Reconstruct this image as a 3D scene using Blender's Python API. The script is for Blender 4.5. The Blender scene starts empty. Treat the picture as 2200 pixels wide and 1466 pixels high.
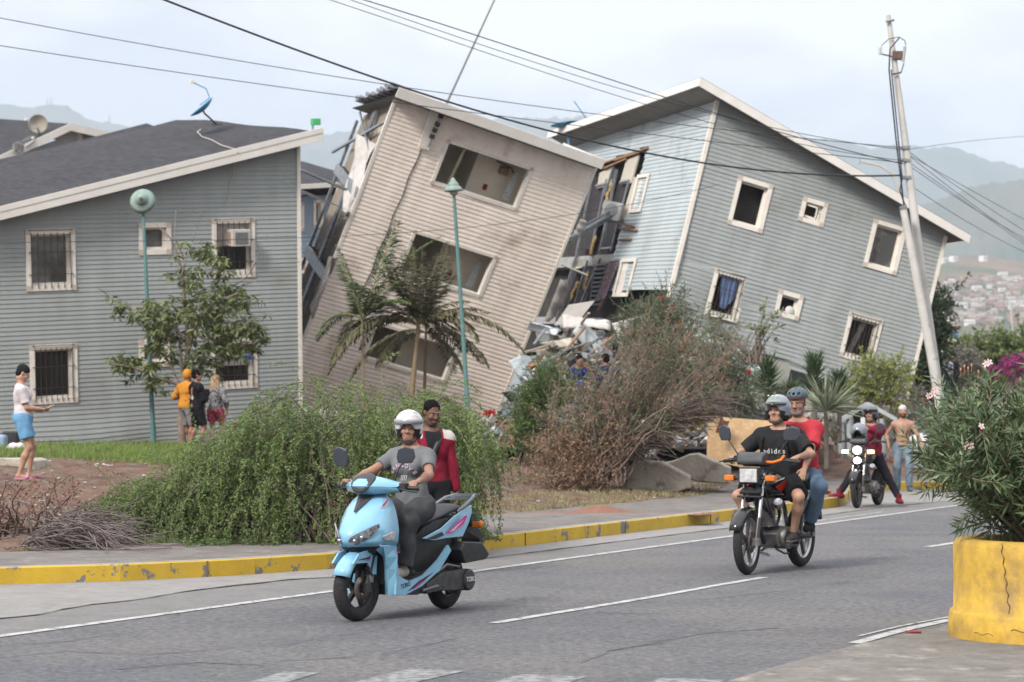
import bpy, math, random
import numpy as np
from mathutils import Vector, Matrix
R = math.radians
random.seed(7); RN = np.random.default_rng(7)
scene = bpy.context.scene
COL = scene.collection
# ---------------------------------------------------------------- camera
FPX, CXP, CYP, CAMH, YH = 5194.0, 1100.0, 733.0, 1.65, 875.0
TH = math.atan((YH - CYP) / FPX)
cd = bpy.data.cameras.new("camera"); cam = bpy.data.objects.new("camera", cd); COL.objects.link(cam)
cam.location = (0, 0, CAMH); cam.rotation_euler = (R(90) + TH, 0, 0)
cd.sensor_width = 36; cd.lens = 85; cd.clip_start = 0.5; cd.clip_end = 30000
cd.dof.use_dof = True; cd.dof.focus_distance = 20.5; cd.dof.aperture_fstop = 4.0
scene.camera = cam
# ---------------------------------------------------------------- world: overcast sky with soft cloud, brighter overhead
SUN_EL, SUN_AZ = R(38), R(-145)      # sun high, behind the camera's left shoulder
world = bpy.data.worlds.new("World"); scene.world = world; world.use_nodes = True
nt = world.node_tree; nt.nodes.clear()
def nd(t, ty, **k):
 n = t.nodes.new(ty)
 for a, b in k.items(): setattr(n, a, b)
 return n
out = nd(nt, 'ShaderNodeOutputWorld'); bg = nd(nt, 'ShaderNodeBackground'); nt.links.new(bg.outputs[0], out.inputs[0])
sky = nd(nt, 'ShaderNodeTexSky', sky_type='NISHITA', sun_disc=False)
sky.sun_elevation = SUN_EL; sky.sun_rotation = SUN_AZ; sky.dust_density = 3
tc = nd(nt, 'ShaderNodeTexCoord'); mp = nd(nt, 'ShaderNodeMapping'); mp.inputs['Scale'].default_value = (1, 1, 2.6)
mp.inputs['Location'].default_value = (1.7, 0.4, 0.9)
nt.links.new(tc.outputs['Generated'], mp.inputs[0])
no = nd(nt, 'ShaderNodeTexNoise'); no.inputs['Scale'].default_value = 7; no.inputs['Detail'].default_value = 5; no.inputs['Roughness'].default_value = .48
nt.links.new(mp.outputs[0], no.inputs['Vector'])
rp = nd(nt, 'ShaderNodeValToRGB'); rp.color_ramp.elements[0].position = .42; rp.color_ramp.elements[1].position = .60
rp.color_ramp.elements[0].color = (4.0, 4.05, 4.4, 1); rp.color_ramp.elements[1].color = (6.45, 6.3, 6.15, 1)
nt.links.new(no.outputs['Fac'], rp.inputs[0])
sp = nd(nt, 'ShaderNodeSeparateXYZ'); nt.links.new(tc.outputs['Generated'], sp.inputs[0])
mr = nd(nt, 'ShaderNodeMapRange'); mr.inputs['From Min'].default_value = .2; mr.inputs['From Max'].default_value = .9
mr.inputs['To Min'].default_value = 1.0; mr.inputs['To Max'].default_value = 2.6
nt.links.new(sp.outputs['Z'], mr.inputs[0])
vm = nd(nt, 'ShaderNodeVectorMath', operation='SCALE'); nt.links.new(rp.outputs[0], vm.inputs[0]); nt.links.new(mr.outputs[0], vm.inputs['Scale'])
mx = nd(nt, 'ShaderNodeMix', data_type='RGBA'); mx.inputs[0].default_value = .9
nt.links.new(sky.outputs[0], mx.inputs[6]); nt.links.new(vm.outputs[0], mx.inputs[7]); nt.links.new(mx.outputs[2], bg.inputs[0])
bg.inputs[1].default_value = 0.12
sd = bpy.data.lights.new("sun", 'SUN'); sd.energy = 2.9; sd.angle = R(12); sd.color = (1, .95, .88)
sun = bpy.data.objects.new("sun", sd); COL.objects.link(sun)
# Nishita: rotation measured clockwise from +Y
dsun = Vector((math.sin(SUN_AZ) * math.cos(SUN_EL), math.cos(SUN_AZ) * math.cos(SUN_EL), math.sin(SUN_EL)))
sun.rotation_euler = dsun.to_track_quat('Z', 'Y').to_euler()
vs = scene.view_settings; vs.view_transform = 'Standard'; vs.look = 'None'; vs.gamma = 1; vs.use_curve_mapping = False
vs.exposure = 0.55
scene.render.engine = 'CYCLES'; cy = scene.cycles
cy.max_bounces = 6; cy.diffuse_bounces = 3; cy.glossy_bounces = 3; cy.transmission_bounces = 4; cy.transparent_max_bounces = 8
cy.volume_bounces = 1; cy.use_denoising = True; cy.use_adaptive_sampling = True; cy.adaptive_threshold = .02; cy.caustics_reflective = False; cy.caustics_refractive = False
scene.render.use_motion_blur = False; scene.render.film_transparent = False
# ---------------------------------------------------------------- projection helpers
def ray(px, py):
 x = (px - CXP) / FPX; z = -(py - CYP) / FPX
 return np.array([x, math.cos(TH) - z * math.sin(TH), math.sin(TH) + z * math.cos(TH)])
CAM = np.array([0, 0, CAMH])
def at(px, py, d):                       # point seen at a pixel, d metres ahead
 return CAM + ray(px, py) * d
def G(px, py, z=0.0):
 r = ray(px, py); return CAM + r * ((z - CAMH) / r[2])
# ---------------------------------------------------------------- materials
MATS = {}
def mat(name, c, c2=None, rough=.7, metal=0, scale=6, detail=4, lo=.35, hi=.65, bump=0, bscale=60, spec=.35, emis=0, stretch=None, alpha=None, trans=0, coat=0, sss=0, c3=None, s3=2, f3=(.55, .7), vcol=False, transl=0, grain=None, boards=None):
 if name in MATS: return MATS[name]
 if not emis and not any(w in name for w in ('siding', 'trim', 'fascia', 'mountain', 'hill', 'town', 'interior_wall', 'wrap', 'osb', 'meter', '__')):
  q = .62 if any(w in name for w in ('concrete', 'asphalt', 'dirt', 'shoulder', 'paint', 'worn', 'planter', 'crack')) else .88 if ('leaf' in name or 'grass' in name or 'needle' in name) else .74
  c = tuple(x * q for x in c); c2 = c2 and tuple(x * q for x in c2); c3 = c3 and tuple(x * q for x in c3)
 m = bpy.data.materials.new(name); m.use_nodes = True; t = m.node_tree; b = t.nodes['Principled BSDF']; L = t.links.new
 b.inputs['Roughness'].default_value = rough; b.inputs['Metallic'].default_value = metal; b.inputs['Specular IOR Level'].default_value = spec
 b.inputs['Base Color'].default_value = (*c, 1)
 tcn = nd(t, 'ShaderNodeTexCoord'); vec = tcn.outputs['Object']
 if stretch:
  mpn = nd(t, 'ShaderNodeMapping'); mpn.inputs['Scale'].default_value = stretch; L(vec, mpn.inputs[0]); vec = mpn.outputs[0]
 col = None
 if vcol:
  at_ = nd(t, 'ShaderNodeAttribute'); at_.attribute_name = 'var'
  mm = nd(t, 'ShaderNodeMix', data_type='RGBA'); mm.inputs[6].default_value = (*c, 1); mm.inputs[7].default_value = (*c2, 1)
  L(at_.outputs['Fac'], mm.inputs[0]); col = mm.outputs[2]
 elif c2:
  n = nd(t, 'ShaderNodeTexNoise'); n.inputs['Scale'].default_value = scale; n.inputs['Detail'].default_value = detail; n.inputs['Roughness'].default_value = .6
  L(vec, n.inputs['Vector'])
  r = nd(t, 'ShaderNodeMapRange'); r.inputs['From Min'].default_value = lo; r.inputs['From Max'].default_value = hi; L(n.outputs['Fac'], r.inputs[0])
  mm = nd(t, 'ShaderNodeMix', data_type='RGBA'); mm.inputs[6].default_value = (*c, 1); mm.inputs[7].default_value = (*c2, 1)
  L(r.outputs[0], mm.inputs[0]); col = mm.outputs[2]
 if c3:
  n = nd(t, 'ShaderNodeTexNoise'); n.inputs['Scale'].default_value = s3; n.inputs['Detail'].default_value = 6; n.inputs['Roughness'].default_value = .65
  L(vec, n.inputs['Vector'])
  r = nd(t, 'ShaderNodeMapRange'); r.inputs['From Min'].default_value = f3[0]; r.inputs['From Max'].default_value = f3[1]; L(n.outputs['Fac'], r.inputs[0])
  mm = nd(t, 'ShaderNodeMix', data_type='RGBA'); mm.inputs[7].default_value = (*c3, 1)
  if col: L(col, mm.inputs[6])
  else: mm.inputs[6].default_value = (*c, 1)
  L(r.outputs[0], mm.inputs[0]); col = mm.outputs[2]
 if grain or boards:
  if col is None:
   rg_ = nd(t, 'ShaderNodeRGB'); rg_.outputs[0].default_value = (*c, 1); col = rg_.outputs[0]
  for kind_, (gs, ga) in ((0, grain or (0, 0)), (1, boards or (0, 0))):
   if not gs: continue
   n = nd(t, 'ShaderNodeTexNoise'); n.inputs['Detail'].default_value = 7; n.inputs['Roughness'].default_value = .7; n.inputs['Scale'].default_value = gs
   if kind_:
    m_ = nd(t, 'ShaderNodeMapping'); m_.inputs['Scale'].default_value = (1.6, 1.6, .12); L(tcn.outputs['Object'], m_.inputs[0]); L(m_.outputs[0], n.inputs['Vector'])
   else: L(vec, n.inputs['Vector'])
   r = nd(t, 'ShaderNodeMapRange'); r.inputs['From Min'].default_value = .32; r.inputs['From Max'].default_value = .68; r.inputs['To Min'].default_value = 1 - ga; r.inputs['To Max'].default_value = 1 + ga * (.3 if kind_ else 1); L(n.outputs['Fac'], r.inputs[0])
   v_ = nd(t, 'ShaderNodeVectorMath', operation='SCALE'); L(col, v_.inputs[0]); L(r.outputs[0], v_.inputs['Scale']); col = v_.outputs[0]
 if col: L(col, b.inputs['Base Color'])
 if bump:
  n = nd(t, 'ShaderNodeTexNoise'); n.inputs['Scale'].default_value = bscale; n.inputs['Detail'].default_value = 5; L(vec, n.inputs['Vector'])
  bp = nd(t, 'ShaderNodeBump'); bp.inputs['Strength'].default_value = bump; bp.inputs['Distance'].default_value = .02; L(n.outputs['Fac'], bp.inputs['Height']); L(bp.outputs[0], b.inputs['Normal'])
 if emis: b.inputs['Emission Color'].default_value = (*c, 1); b.inputs['Emission Strength'].default_value = emis
 if trans: b.inputs['Transmission Weight'].default_value = trans; b.inputs['IOR'].default_value = 1.45
 if alpha is not None: b.inputs['Alpha'].default_value = alpha
 if coat: b.inputs['Coat Weight'].default_value = coat; b.inputs['Coat Roughness'].default_value = .08
 if sss: b.inputs['Subsurface Weight'].default_value = sss; b.inputs['Subsurface Radius'].default_value = (.02, .008, .004); b.inputs['Subsurface Scale'].default_value = .5
 if transl:
  tr = nd(t, 'ShaderNodeBsdfTranslucent'); ms = nd(t, 'ShaderNodeMixShader'); ms.inputs[0].default_value = transl
  if col: L(col, tr.inputs[0])
  else: tr.inputs[0].default_value = (*c, 1)
  o = t.nodes['Material Output']; L(b.outputs[0], ms.inputs[1]); L(tr.outputs[0], ms.inputs[2]); L(ms.outputs[0], o.inputs['Surface'])
 MATS[name] = m
 return m
# ---------------------------------------------------------------- object helpers
def tag(o, label=None, cat=None, group=None, kind=None):
 if label: o['label'] = label
 if cat: o['category'] = cat
 if group: o['group'] = group
 if kind: o['kind'] = kind
 return o
def empty(name, loc=(0, 0, 0), rz=0, label=None, cat=None, group=None, M=None, scale=None):
 o = bpy.data.objects.new(name, None); COL.objects.link(o); o.empty_display_size = .1
 if M is not None: o.matrix_world = M
 else:
  o.location = Vector([float(v) for v in loc]); o.rotation_euler = (0, 0, rz)
  if scale: o.scale = (scale,) * 3
 return tag(o, label, cat, group)
def copy_tree(o, parent=None):
 c = o.copy(); COL.objects.link(c)
 if parent: c.parent = parent
 for ch in list(o.children): copy_tree(ch, c)
 return c
def V3(v): return np.array(v, dtype=float)
def unit(v):
 v = V3(v); return v / (np.linalg.norm(v) + 1e-12)
class MB:
 def __init__(s): s.v = []; s.f = []; s.m = []; s.sm = []; s.n = 0
 def add(s, vs, fs, m=0, smooth=False):
  vs = np.asarray(vs, float).reshape(-1, 3); s.v.append(vs)
  for f in fs: s.f.append(tuple(int(i) + s.n for i in f)); s.m.append(m); s.sm.append(smooth)
  s.n += len(vs)
 def box(s, lo, hi, m=0, M=None):
  lo = V3(lo); hi = V3(hi)
  p = np.array([[(lo, hi)[i][0], (lo, hi)[j][1], (lo, hi)[k][2]] for k in (0, 1) for j in (0, 1) for i in (0, 1)])
  if M is not None: p = p @ np.asarray(M)[:3, :3].T + np.asarray(M)[:3, 3]
  s.add(p, [(0, 2, 3, 1), (4, 5, 7, 6), (0, 1, 5, 4), (2, 6, 7, 3), (0, 4, 6, 2), (1, 3, 7, 5)], m)
 def beam(s, a, b, w, h, m=0, up=(0, 0, 1)):     # bar with a w x h section from a to b
  a = V3(a); b = V3(b); d = unit(b - a); sx = np.cross(d, up)
  if np.linalg.norm(sx) < 1e-3: sx = np.cross(d, (1, 0, 0))
  sx = unit(sx); sy = np.cross(sx, d); p = []
  for q in (a, b):
   for i, j in ((-1, -1), (1, -1), (1, 1), (-1, 1)): p.append(q + sx * i * w / 2 + sy * j * h / 2)
  s.add(p, [(0, 3, 2, 1), (4, 5, 6, 7), (0, 1, 5, 4), (1, 2, 6, 5), (2, 3, 7, 6), (3, 0, 4, 7)], m)
 def tube(s, pts, r, n=8, m=0, cap=True, smooth=True):
  pts = [V3(p) for p in pts]; k = len(pts); rs = [r] * k if np.isscalar(r) else list(r)
  T = [unit(pts[min(i + 1, k - 1)] - pts[max(i - 1, 0)]) for i in range(k)]
  u = np.cross(T[0], (0, 0, 1.0))
  if np.linalg.norm(u) < .1: u = np.cross(T[0], (1.0, 0, 0))
  u = unit(u); vs = []
  for i in range(k):
   u = unit(u - T[i] * np.dot(u, T[i])); w = np.cross(T[i], u)
   for j in range(n):
    a = 2 * math.pi * j / n; vs.append(pts[i] + rs[i] * (math.cos(a) * u + math.sin(a) * w))
  fs = [(i * n + j, i * n + (j + 1) % n, (i + 1) * n + (j + 1) % n, (i + 1) * n + j) for i in range(k - 1) for j in range(n)]
  s.add(vs, fs, m, smooth)
  if cap: s.add(vs[:n], [tuple(range(n - 1, -1, -1))], m); s.add(vs[-n:], [tuple(range(n))], m)
 def lathe(s, prof, n=20, m=0, c=(0, 0, 0), ax=(0, 0, 1), smooth=True, a0=0, a1=2 * math.pi):
  ax = unit(ax); u = np.cross(ax, (0, 1.0, 0))
  if np.linalg.norm(u) < .1: u = np.cross(ax, (1.0, 0, 0))
  u = unit(u); w = np.cross(ax, u); c = V3(c); vs = []; full = abs(a1 - a0 - 2 * math.pi) < 1e-6; N = n if full else n + 1
  for (r, h) in prof:
   for j in range(N):
    a = a0 + (a1 - a0) * j / n; vs.append(c + ax * h + r * (math.cos(a) * u + math.sin(a) * w))
  fs = []
  for i in range(len(prof) - 1):
   for j in range(n if full else n):
    k = (j + 1) % N
    fs.append((i * N + j, i * N + k, (i + 1) * N + k, (i + 1) * N + j))
  s.add(vs, fs, m, smooth)
 def ell(s, c, r, m=0, n=12, Rm=None):
  vs = []; fs = []; k = n // 2
  for i in range(k + 1):
   t = math.pi * i / k
   for j in range(n):
    a = 2 * math.pi * j / n; p = V3((math.sin(t) * math.cos(a) * r[0], math.sin(t) * math.sin(a) * r[1], math.cos(t) * r[2]))
    if Rm is not None: p = np.asarray(Rm) @ p
    vs.append(p + c)
  for i in range(k):
   for j in range(n): fs.append((i * n + j, (i + 1) * n + j, (i + 1) * n + (j + 1) % n, i * n + (j + 1) % n))
  s.add(vs, fs, m, True)
 def prism(s, pts, dvec, m=0):                       # closed outline pushed along dvec
  p = np.array([V3(q) for q in pts]); n = len(p); q = p + V3(dvec)
  s.add(np.vstack([p, q]), [tuple(range(n - 1, -1, -1)), tuple(range(n, 2 * n))] + [(i, (i + 1) % n, n + (i + 1) % n, n + i) for i in range(n)], m)
 def grid(s, P, m=0, smooth=True):                   # P[i][j] points
  P = np.asarray(P, float); a, b = P.shape[:2]
  s.add(P.reshape(-1, 3), [(i * b + j, i * b + j + 1, (i + 1) * b + j + 1, (i + 1) * b + j) for i in range(a - 1) for j in range(b - 1)], m, smooth)
 def build(s, name, mats, parent=None, M=None, bevel=0, solid=0, subd=0, vcol=None, seg=2):
  if not isinstance(mats, (list, tuple)): mats = [mats]
  me = bpy.data.meshes.new(name); v = np.vstack(s.v) if s.v else np.zeros((0, 3))
  me.from_pydata(v.tolist(), [], s.f); me.polygons.foreach_set('material_index', s.m); me.polygons.foreach_set('use_smooth', s.sm)
  for mm in mats: me.materials.append(mm)
  o = bpy.data.objects.new(name, me); COL.objects.link(o)
  if parent is not None: o.parent = parent
  if M is not None: o.matrix_local = M
  if solid:
   q = o.modifiers.new('s', 'SOLIDIFY'); q.thickness = solid; q.offset = 0
  if bevel:
   q = o.modifiers.new('b', 'BEVEL'); q.width = bevel; q.segments = seg; q.limit_method = 'ANGLE'; q.angle_limit = R(35)
   me.polygons.foreach_set('use_smooth', [True] * len(me.polygons))
   o.modifiers.new('w', 'WEIGHTED_NORMAL')
  if subd:
   q = o.modifiers.new('u', 'SUBSURF'); q.levels = subd; q.render_levels = subd
  me.update()
  return o
def raw_mesh(name, v, f, mats, parent=None, mi=None, var=None, smooth=False):
 """fast mesh from arrays; f is (N,k); var = per-vertex float attribute for leaf colour"""
 v = np.asarray(v, np.float32); f = np.asarray(f, np.int32); k = f.shape[1]
 me = bpy.data.meshes.new(name); me.vertices.add(len(v)); me.vertices.foreach_set('co', v.ravel())
 me.loops.add(f.size); me.loops.foreach_set('vertex_index', f.ravel())
 me.polygons.add(len(f)); me.polygons.foreach_set('loop_start', np.arange(0, f.size, k, dtype=np.int32)); me.polygons.foreach_set('loop_total', np.full(len(f), k, np.int32))
 if mi is not None: me.polygons.foreach_set('material_index', np.asarray(mi, np.int32))
 me.polygons.foreach_set('use_smooth', np.full(len(f), smooth))
 if not isinstance(mats, (list, tuple)): mats = [mats]
 for mm in mats: me.materials.append(mm)
 if var is not None:
  a = me.attributes.new('var', 'FLOAT', 'POINT'); a.data.foreach_set('value', np.asarray(var, np.float32))
 me.update(calc_edges=True); me.validate()
 o = bpy.data.objects.new(name, me); COL.objects.link(o)
 if parent is not None: o.parent = parent
 return o
def text_obj(s, size, mtl, parent, M, name='lettering', extrude=.001, bold=False):
 cu = bpy.data.curves.new(name, 'FONT'); cu.body = s; cu.size = size; cu.extrude = extrude; cu.align_x = 'CENTER'; cu.align_y = 'CENTER'
 if bold: cu.offset = size * .02
 o = bpy.data.objects.new(name, cu); COL.objects.link(o)
 dg = bpy.context.evaluated_depsgraph_get(); me = bpy.data.meshes.new_from_object(o.evaluated_get(dg)); bpy.data.objects.remove(o)
 me.name = name; me.materials.clear(); me.materials.append(mtl)
 o = bpy.data.objects.new(name, me); COL.objects.link(o)
 if parent is not None: o.parent = parent
 o.matrix_local = M
 return o
def frameM(o, x, y, z=None):
 x = unit(x); y = unit(y) if z is None else y
 z = unit(np.cross(x, y)) if z is None else unit(z); y = np.cross(z, x)
 return Matrix(((x[0], y[0], z[0], o[0]), (x[1], y[1], z[1], o[1]), (x[2], y[2], z[2], o[2]), (0, 0, 0, 1)))
# ================================================================ GROUND, ROAD, KERB
KD = V3((.432, .902, 0)); KN = V3((-.902, .432, 0))
kerb_px = [(-260, 1268), (0, 1257), (250, 1250), (500, 1238), (730, 1222), (1050, 1183), (1300, 1152), (1590, 1117), (1800, 1090), (1818, 1082), (1830, 1062), (1860, 1054), (2010, 1052), (2300, 1044)]
kerb = [G(*p) for p in kerb_px]
kerb = [kerb[0] - V3((9, -2, 0))] + kerb + [kerb[-1] + unit(kerb[-1] - kerb[-2]) * 60]
K = np.array(kerb)[:, :2]
def resample(P, step):
 P = np.asarray(P); d = np.r_[0, np.cumsum(np.linalg.norm(np.diff(P, axis=0), axis=1))]
 t = np.arange(0, d[-1], step); return np.stack([np.interp(t, d, P[:, i]) for i in range(P.shape[1])], 1)
def kdist(x, y):                        # signed distance behind the kerb line
 x = np.asarray(x, float); y = np.asarray(y, float); best = np.full(x.shape, 1e9); sg = np.ones(x.shape)
 for a, b in zip(K[:-1], K[1:]):
  ab = b - a; L2 = ab @ ab; t = np.clip(((x - a[0]) * ab[0] + (y - a[1]) * ab[1]) / L2, 0, 1)
  dx = x - a[0] - t * ab[0]; dy = y - a[1] - t * ab[1]; d = np.hypot(dx, dy)
  s = np.sign(-(ab[1] * (x - a[0]) - ab[0] * (y - a[1])))
  sg = np.where(d < best, s, sg); best = np.minimum(best, d)
 return best * sg
def vnoise(x, y, s=1.0, seed=0):
 x = np.asarray(x, float) / s; y = np.asarray(y, float) / s; r = 0; a = 1.
 for o in range(3):
  r = r + a * np.sin(x * 1.7 + seed + 2.1 * np.sin(y * 1.3 + seed * 2 + o)) * np.cos(y * 1.9 - seed + 1.7 * np.sin(x * 1.1 + o * 3)); x = x * 2.1; y = y * 2.1; a *= .5
 return r / 1.75
def terr(x, y):
 t = kdist(x, y); x = np.asarray(x, float); y = np.asarray(y, float)
 z = .16 + .07 * np.clip(t - 2.3, 0, 10) + .03 * vnoise(x, y, 1.3) * np.clip(t - 2.3, 0, 1)
 z = z - np.clip((x - 9) / 6, 0, 1) * np.clip(z - .3, 0, 2) * .75
 far = np.clip((y - 72) / 60, 0, 1)
 return z * (1 - far) + far * (-.5)
def T(px, py, zoff=0):
 r = ray(px, py)
 d = np.linspace(18, 400, 8000); P = CAM[:, None] + r[:, None] * d
 g = terr(P[0], P[1]); i = np.argmax(P[2] < g); return V3((P[0][i], P[1][i], g[i] + zoff))
def onterr(x, y, dz=0): return V3((x, y, float(terr(np.array([x]), np.array([y]))[0]) + dz))
M_asph = mat('asphalt', (.135, .138, .154), (.165, .167, .180), rough=.85, scale=1.2, detail=8, lo=.3, hi=.7, bump=.5, bscale=160, c3=(.21, .20, .195), s3=.3, f3=(.42, .66), grain=(16, .55))
def road_material():
 t = M_asph.node_tree; L = t.links.new; b = t.nodes['Principled BSDF']; src = b.inputs['Base Color'].links[0].from_socket
 g = nd(t, 'ShaderNodeNewGeometry')
 v = nd(t, 'ShaderNodeTexVoronoi', feature='DISTANCE_TO_EDGE'); v.inputs['Scale'].default_value = .42
 n = nd(t, 'ShaderNodeTexNoise'); n.inputs['Scale'].default_value = 1.7; n.inputs['Detail'].default_value = 6
 ad = nd(t, 'ShaderNodeVectorMath', operation='MULTIPLY_ADD'); ad.inputs[1].default_value = (1.6, 1.6, 0)
 L(g.outputs['Position'], n.inputs['Vector']); L(n.outputs['Color'], ad.inputs[0]); L(g.outputs['Position'], ad.inputs[2]); L(ad.outputs[0], v.inputs['Vector'])
 r = nd(t, 'ShaderNodeMapRange'); r.inputs['From Min'].default_value = .0; r.inputs['From Max'].default_value = .007; L(v.outputs['Distance'], r.inputs[0])
 n2 = nd(t, 'ShaderNodeTexNoise'); n2.inputs['Scale'].default_value = .5; L(g.outputs['Position'], n2.inputs['Vector'])
 r2 = nd(t, 'ShaderNodeMapRange'); r2.inputs['From Min'].default_value = .42; r2.inputs['From Max'].default_value = .55; L(n2.outputs['Fac'], r2.inputs[0])
 mxm = nd(t, 'ShaderNodeMath', operation='MAXIMUM'); L(r.outputs[0], mxm.inputs[0]); L(r2.outputs[0], mxm.inputs[1])
 mm = nd(t, 'ShaderNodeMix', data_type='RGBA'); mm.inputs[6].default_value = (.10, .095, .09, 1); L(mxm.outputs[0], mm.inputs[0]); L(src, mm.inputs[7])
 # pale stones in the worn surface
 v2 = nd(t, 'ShaderNodeTexVoronoi'); v2.inputs['Scale'].default_value = 26; L(g.outputs['Position'], v2.inputs['Vector'])
 r3 = nd(t, 'ShaderNodeMapRange'); r3.inputs['From Min'].default_value = .09; r3.inputs['From Max'].default_value = .16; r3.inputs['To Min'].default_value = .5; r3.inputs['To Max'].default_value = 0; L(v2.outputs['Distance'], r3.inputs[0])
 m3 = nd(t, 'ShaderNodeMix', data_type='RGBA'); m3.inputs[7].default_value = (.42, .41, .39, 1); L(r3.outputs[0], m3.inputs[0]); L(mm.outputs[2], m3.inputs[6]); L(m3.outputs[2], b.inputs['Base Color'])
road_material()
M_shoulder = mat('shoulder_concrete', (.36, .345, .33), (.29, .28, .27), rough=.9, scale=2.5, detail=7, lo=.35, hi=.7, bump=.2, bscale=90, c3=(.2, .19, .18), s3=1.2, f3=(.6, .75), grain=(9, .14))
M_walk = mat('sidewalk_concrete', (.25, .228, .212), (.17, .153, .14), rough=.9, scale=2.2, detail=8, lo=.4, hi=.68, bump=.4, bscale=60, c3=(.42, .4, .38), s3=9, f3=(.64, .7), grain=(9, .22))
M_dirt = mat('red_dirt', (.20, .105, .07), (.12, .072, .05), rough=.95, scale=.8, detail=9, lo=.35, hi=.65, bump=.8, bscale=12, c3=(.19, .15, .115), s3=2.2, f3=(.5, .62), grain=(5, .45))
M_kyel = mat('kerb_yellow_paint', (.78, .52, .04), (.66, .43, .05), rough=.7, scale=3, lo=.4, hi=.7, c3=(.25, .235, .225), s3=4.5, f3=(.575, .59), grain=(6, .15), bump=.15, bscale=40)
M_kgrey = mat('kerb_concrete', (.42, .39, .36), (.28, .26, .24), rough=.9, scale=5, lo=.4, hi=.7, bump=.3, bscale=50)
M_white = mat('road_paint', (.62, .62, .61), (.5, .5, .5), rough=.8, scale=7, detail=8, lo=.45, hi=.6, c3=(.22, .22, .22), s3=9, f3=(.54, .6))
# road: one sheet
mb = MB(); mb.add([(-120, -30, 0), (160, -30, 0), (160, 260, 0), (-120, 260, 0)], [(0, 1, 2, 3)]); o = mb.build('road', M_asph); tag(o, kind='structure')
Kr = resample(np.c_[K, np.zeros(len(K))], .5)
def koff(P, d):
 P = np.asarray(P); t = np.gradient(P, axis=0); t /= np.linalg.norm(t[:, :2], axis=1)[:, None]; n = np.c_[-t[:, 1], t[:, 0], np.zeros(len(P))]; return P + n * (d[:, None] if isinstance(d, np.ndarray) else d)
def strip(P, Q, z0, z1=None):
 a = P.copy(); b = Q.copy(); a[:, 2] = z0; b[:, 2] = z0 if z1 is None else z1; return np.stack([a, b])
# shoulder strip between kerb and crack
crack_px = [(-200, 1345), (0, 1331), (90, 1322), (150, 1308), (200, 1300), (300, 1290), (400, 1272), (520, 1258), (640, 1245), (760, 1240), (1050, 1200), (1300, 1168), (1600, 1131), (1900, 1090), (2300, 1052)]
cr = np.array([G(*p) for p in crack_px]); cr = resample(cr, .25)
mb = MB(); kk = resample(np.c_[K[1:-1], np.zeros(len(K) - 2)], .25); n = 220
def rs(P, n):
 d = np.r_[0, np.cumsum(np.linalg.norm(np.diff(P, axis=0), axis=1))]; t = np.linspace(0, d[-1], n); return np.stack([np.interp(t, d, P[:, i]) for i in range(3)], 1)
mb.grid(strip(rs(kk, n), rs(cr, n), .004)); o = mb.build('shoulder', M_shoulder); tag(o, kind='structure')
# worn second shoulder band: crack to edge line (patchy asphalt is in the road material)
M_band = mat('worn_shoulder', (.27, .262, .255), (.215, .21, .21), rough=.9, scale=3, detail=8, lo=.35, hi=.65, bump=.4, bscale=120, grain=(20, .2))
def line_px(p): return np.array([G(*q) for q in p])
edge = line_px([(-300, 1409), (0, 1368), (730, 1269), (1100, 1217), (1570, 1153), (2060, 1086), (2400, 1040)])
mb = MB(); mb.grid(strip(rs(cr, n), rs(resample(edge, .25), n), .0025)); o = mb.build('shoulder_band', M_band); tag(o, kind='structure')
# crack with weeds
mb = MB(); c2 = cr.copy(); w = .02 + .028 * np.abs(RN.normal(size=len(c2))); c2[:, 0] += RN.normal(size=len(c2)) * .012; k = 110
a = koff(c2, 0); L_ = a[:k].copy(); R_ = a[:k].copy(); L_[:, 1] += w[:k]; R_[:, 1] -= w[:k]
mb.grid(strip(L_, R_, .009)); o = mb.build('road_crack', mat('crack_dirt', (.06, .05, .04), (.10, .085, .06), scale=12)); tag(o, kind='structure')
def crackline(px, w=.006):
 P = resample(line_px(px), .12); P[:, :2] += np.cumsum(RN.normal(size=(len(P), 2)) * .012, axis=0) * .6
 ww = w * (.4 + RN.random(len(P))); L_ = P.copy(); R_ = P.copy(); L_[:, 1] += ww * 1.6; R_[:, 1] -= ww * 1.6; return strip(L_, R_, .0045)
mb = MB()
for q in ([(60, 1385), (150, 1378), (210, 1368), (300, 1358)], [(600, 1390), (660, 1378), (720, 1367), (790, 1362)], [(600, 1421), (700, 1416), (750, 1413)], [(830, 1405), (900, 1390), (990, 1370)], [(1300, 1400), (1380, 1388), (1440, 1380)], [(1250, 1425), (1330, 1399), (1420, 1382), (1520, 1363), (1700, 1350)], [(1280, 1316), (1350, 1320), (1440, 1318)],
   [(0, 1415), (150, 1400), (330, 1408), (520, 1392)], [(980, 1304), (1100, 1302), (1190, 1306)], [(1500, 1290), (1700, 1268), (1900, 1240)], [(250, 1440), (420, 1425), (600, 1432)]): mb.grid(crackline(q))
tag(mb.build('road_cracks', mat('crack_tar', (.05, .048, .045))), kind='structure')
def painted(name, P, w, z=.0055):
 P = resample(P, .4); A = koff(P, w / 2); B = koff(P, -w / 2); mb = MB(); mb.grid(strip(A, B, z)); return tag(mb.build(name, M_white), kind='structure')
painted('edge_line', edge, .11)
painted('lane_line', line_px([(1062, 1340), (1150, 1325), (1250, 1309), (1400, 1284), (1550, 1257), (1662, 1238)]), .10)
painted('lane_line', line_px([(1992, 1176), (2100, 1160), (2400, 1118)]), .12)
painted('lane_line', line_px([(1740, 1122), (1900, 1100)]), .05)
re_ = line_px([(1835, 1384), (1930, 1357), (2045, 1332), (2300, 1268)])
painted('edge_line', re_, .10); painted('edge_line', line_px([(1845, 1368), (1940, 1345), (2050, 1325), (2300, 1256)]), .035)
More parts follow.
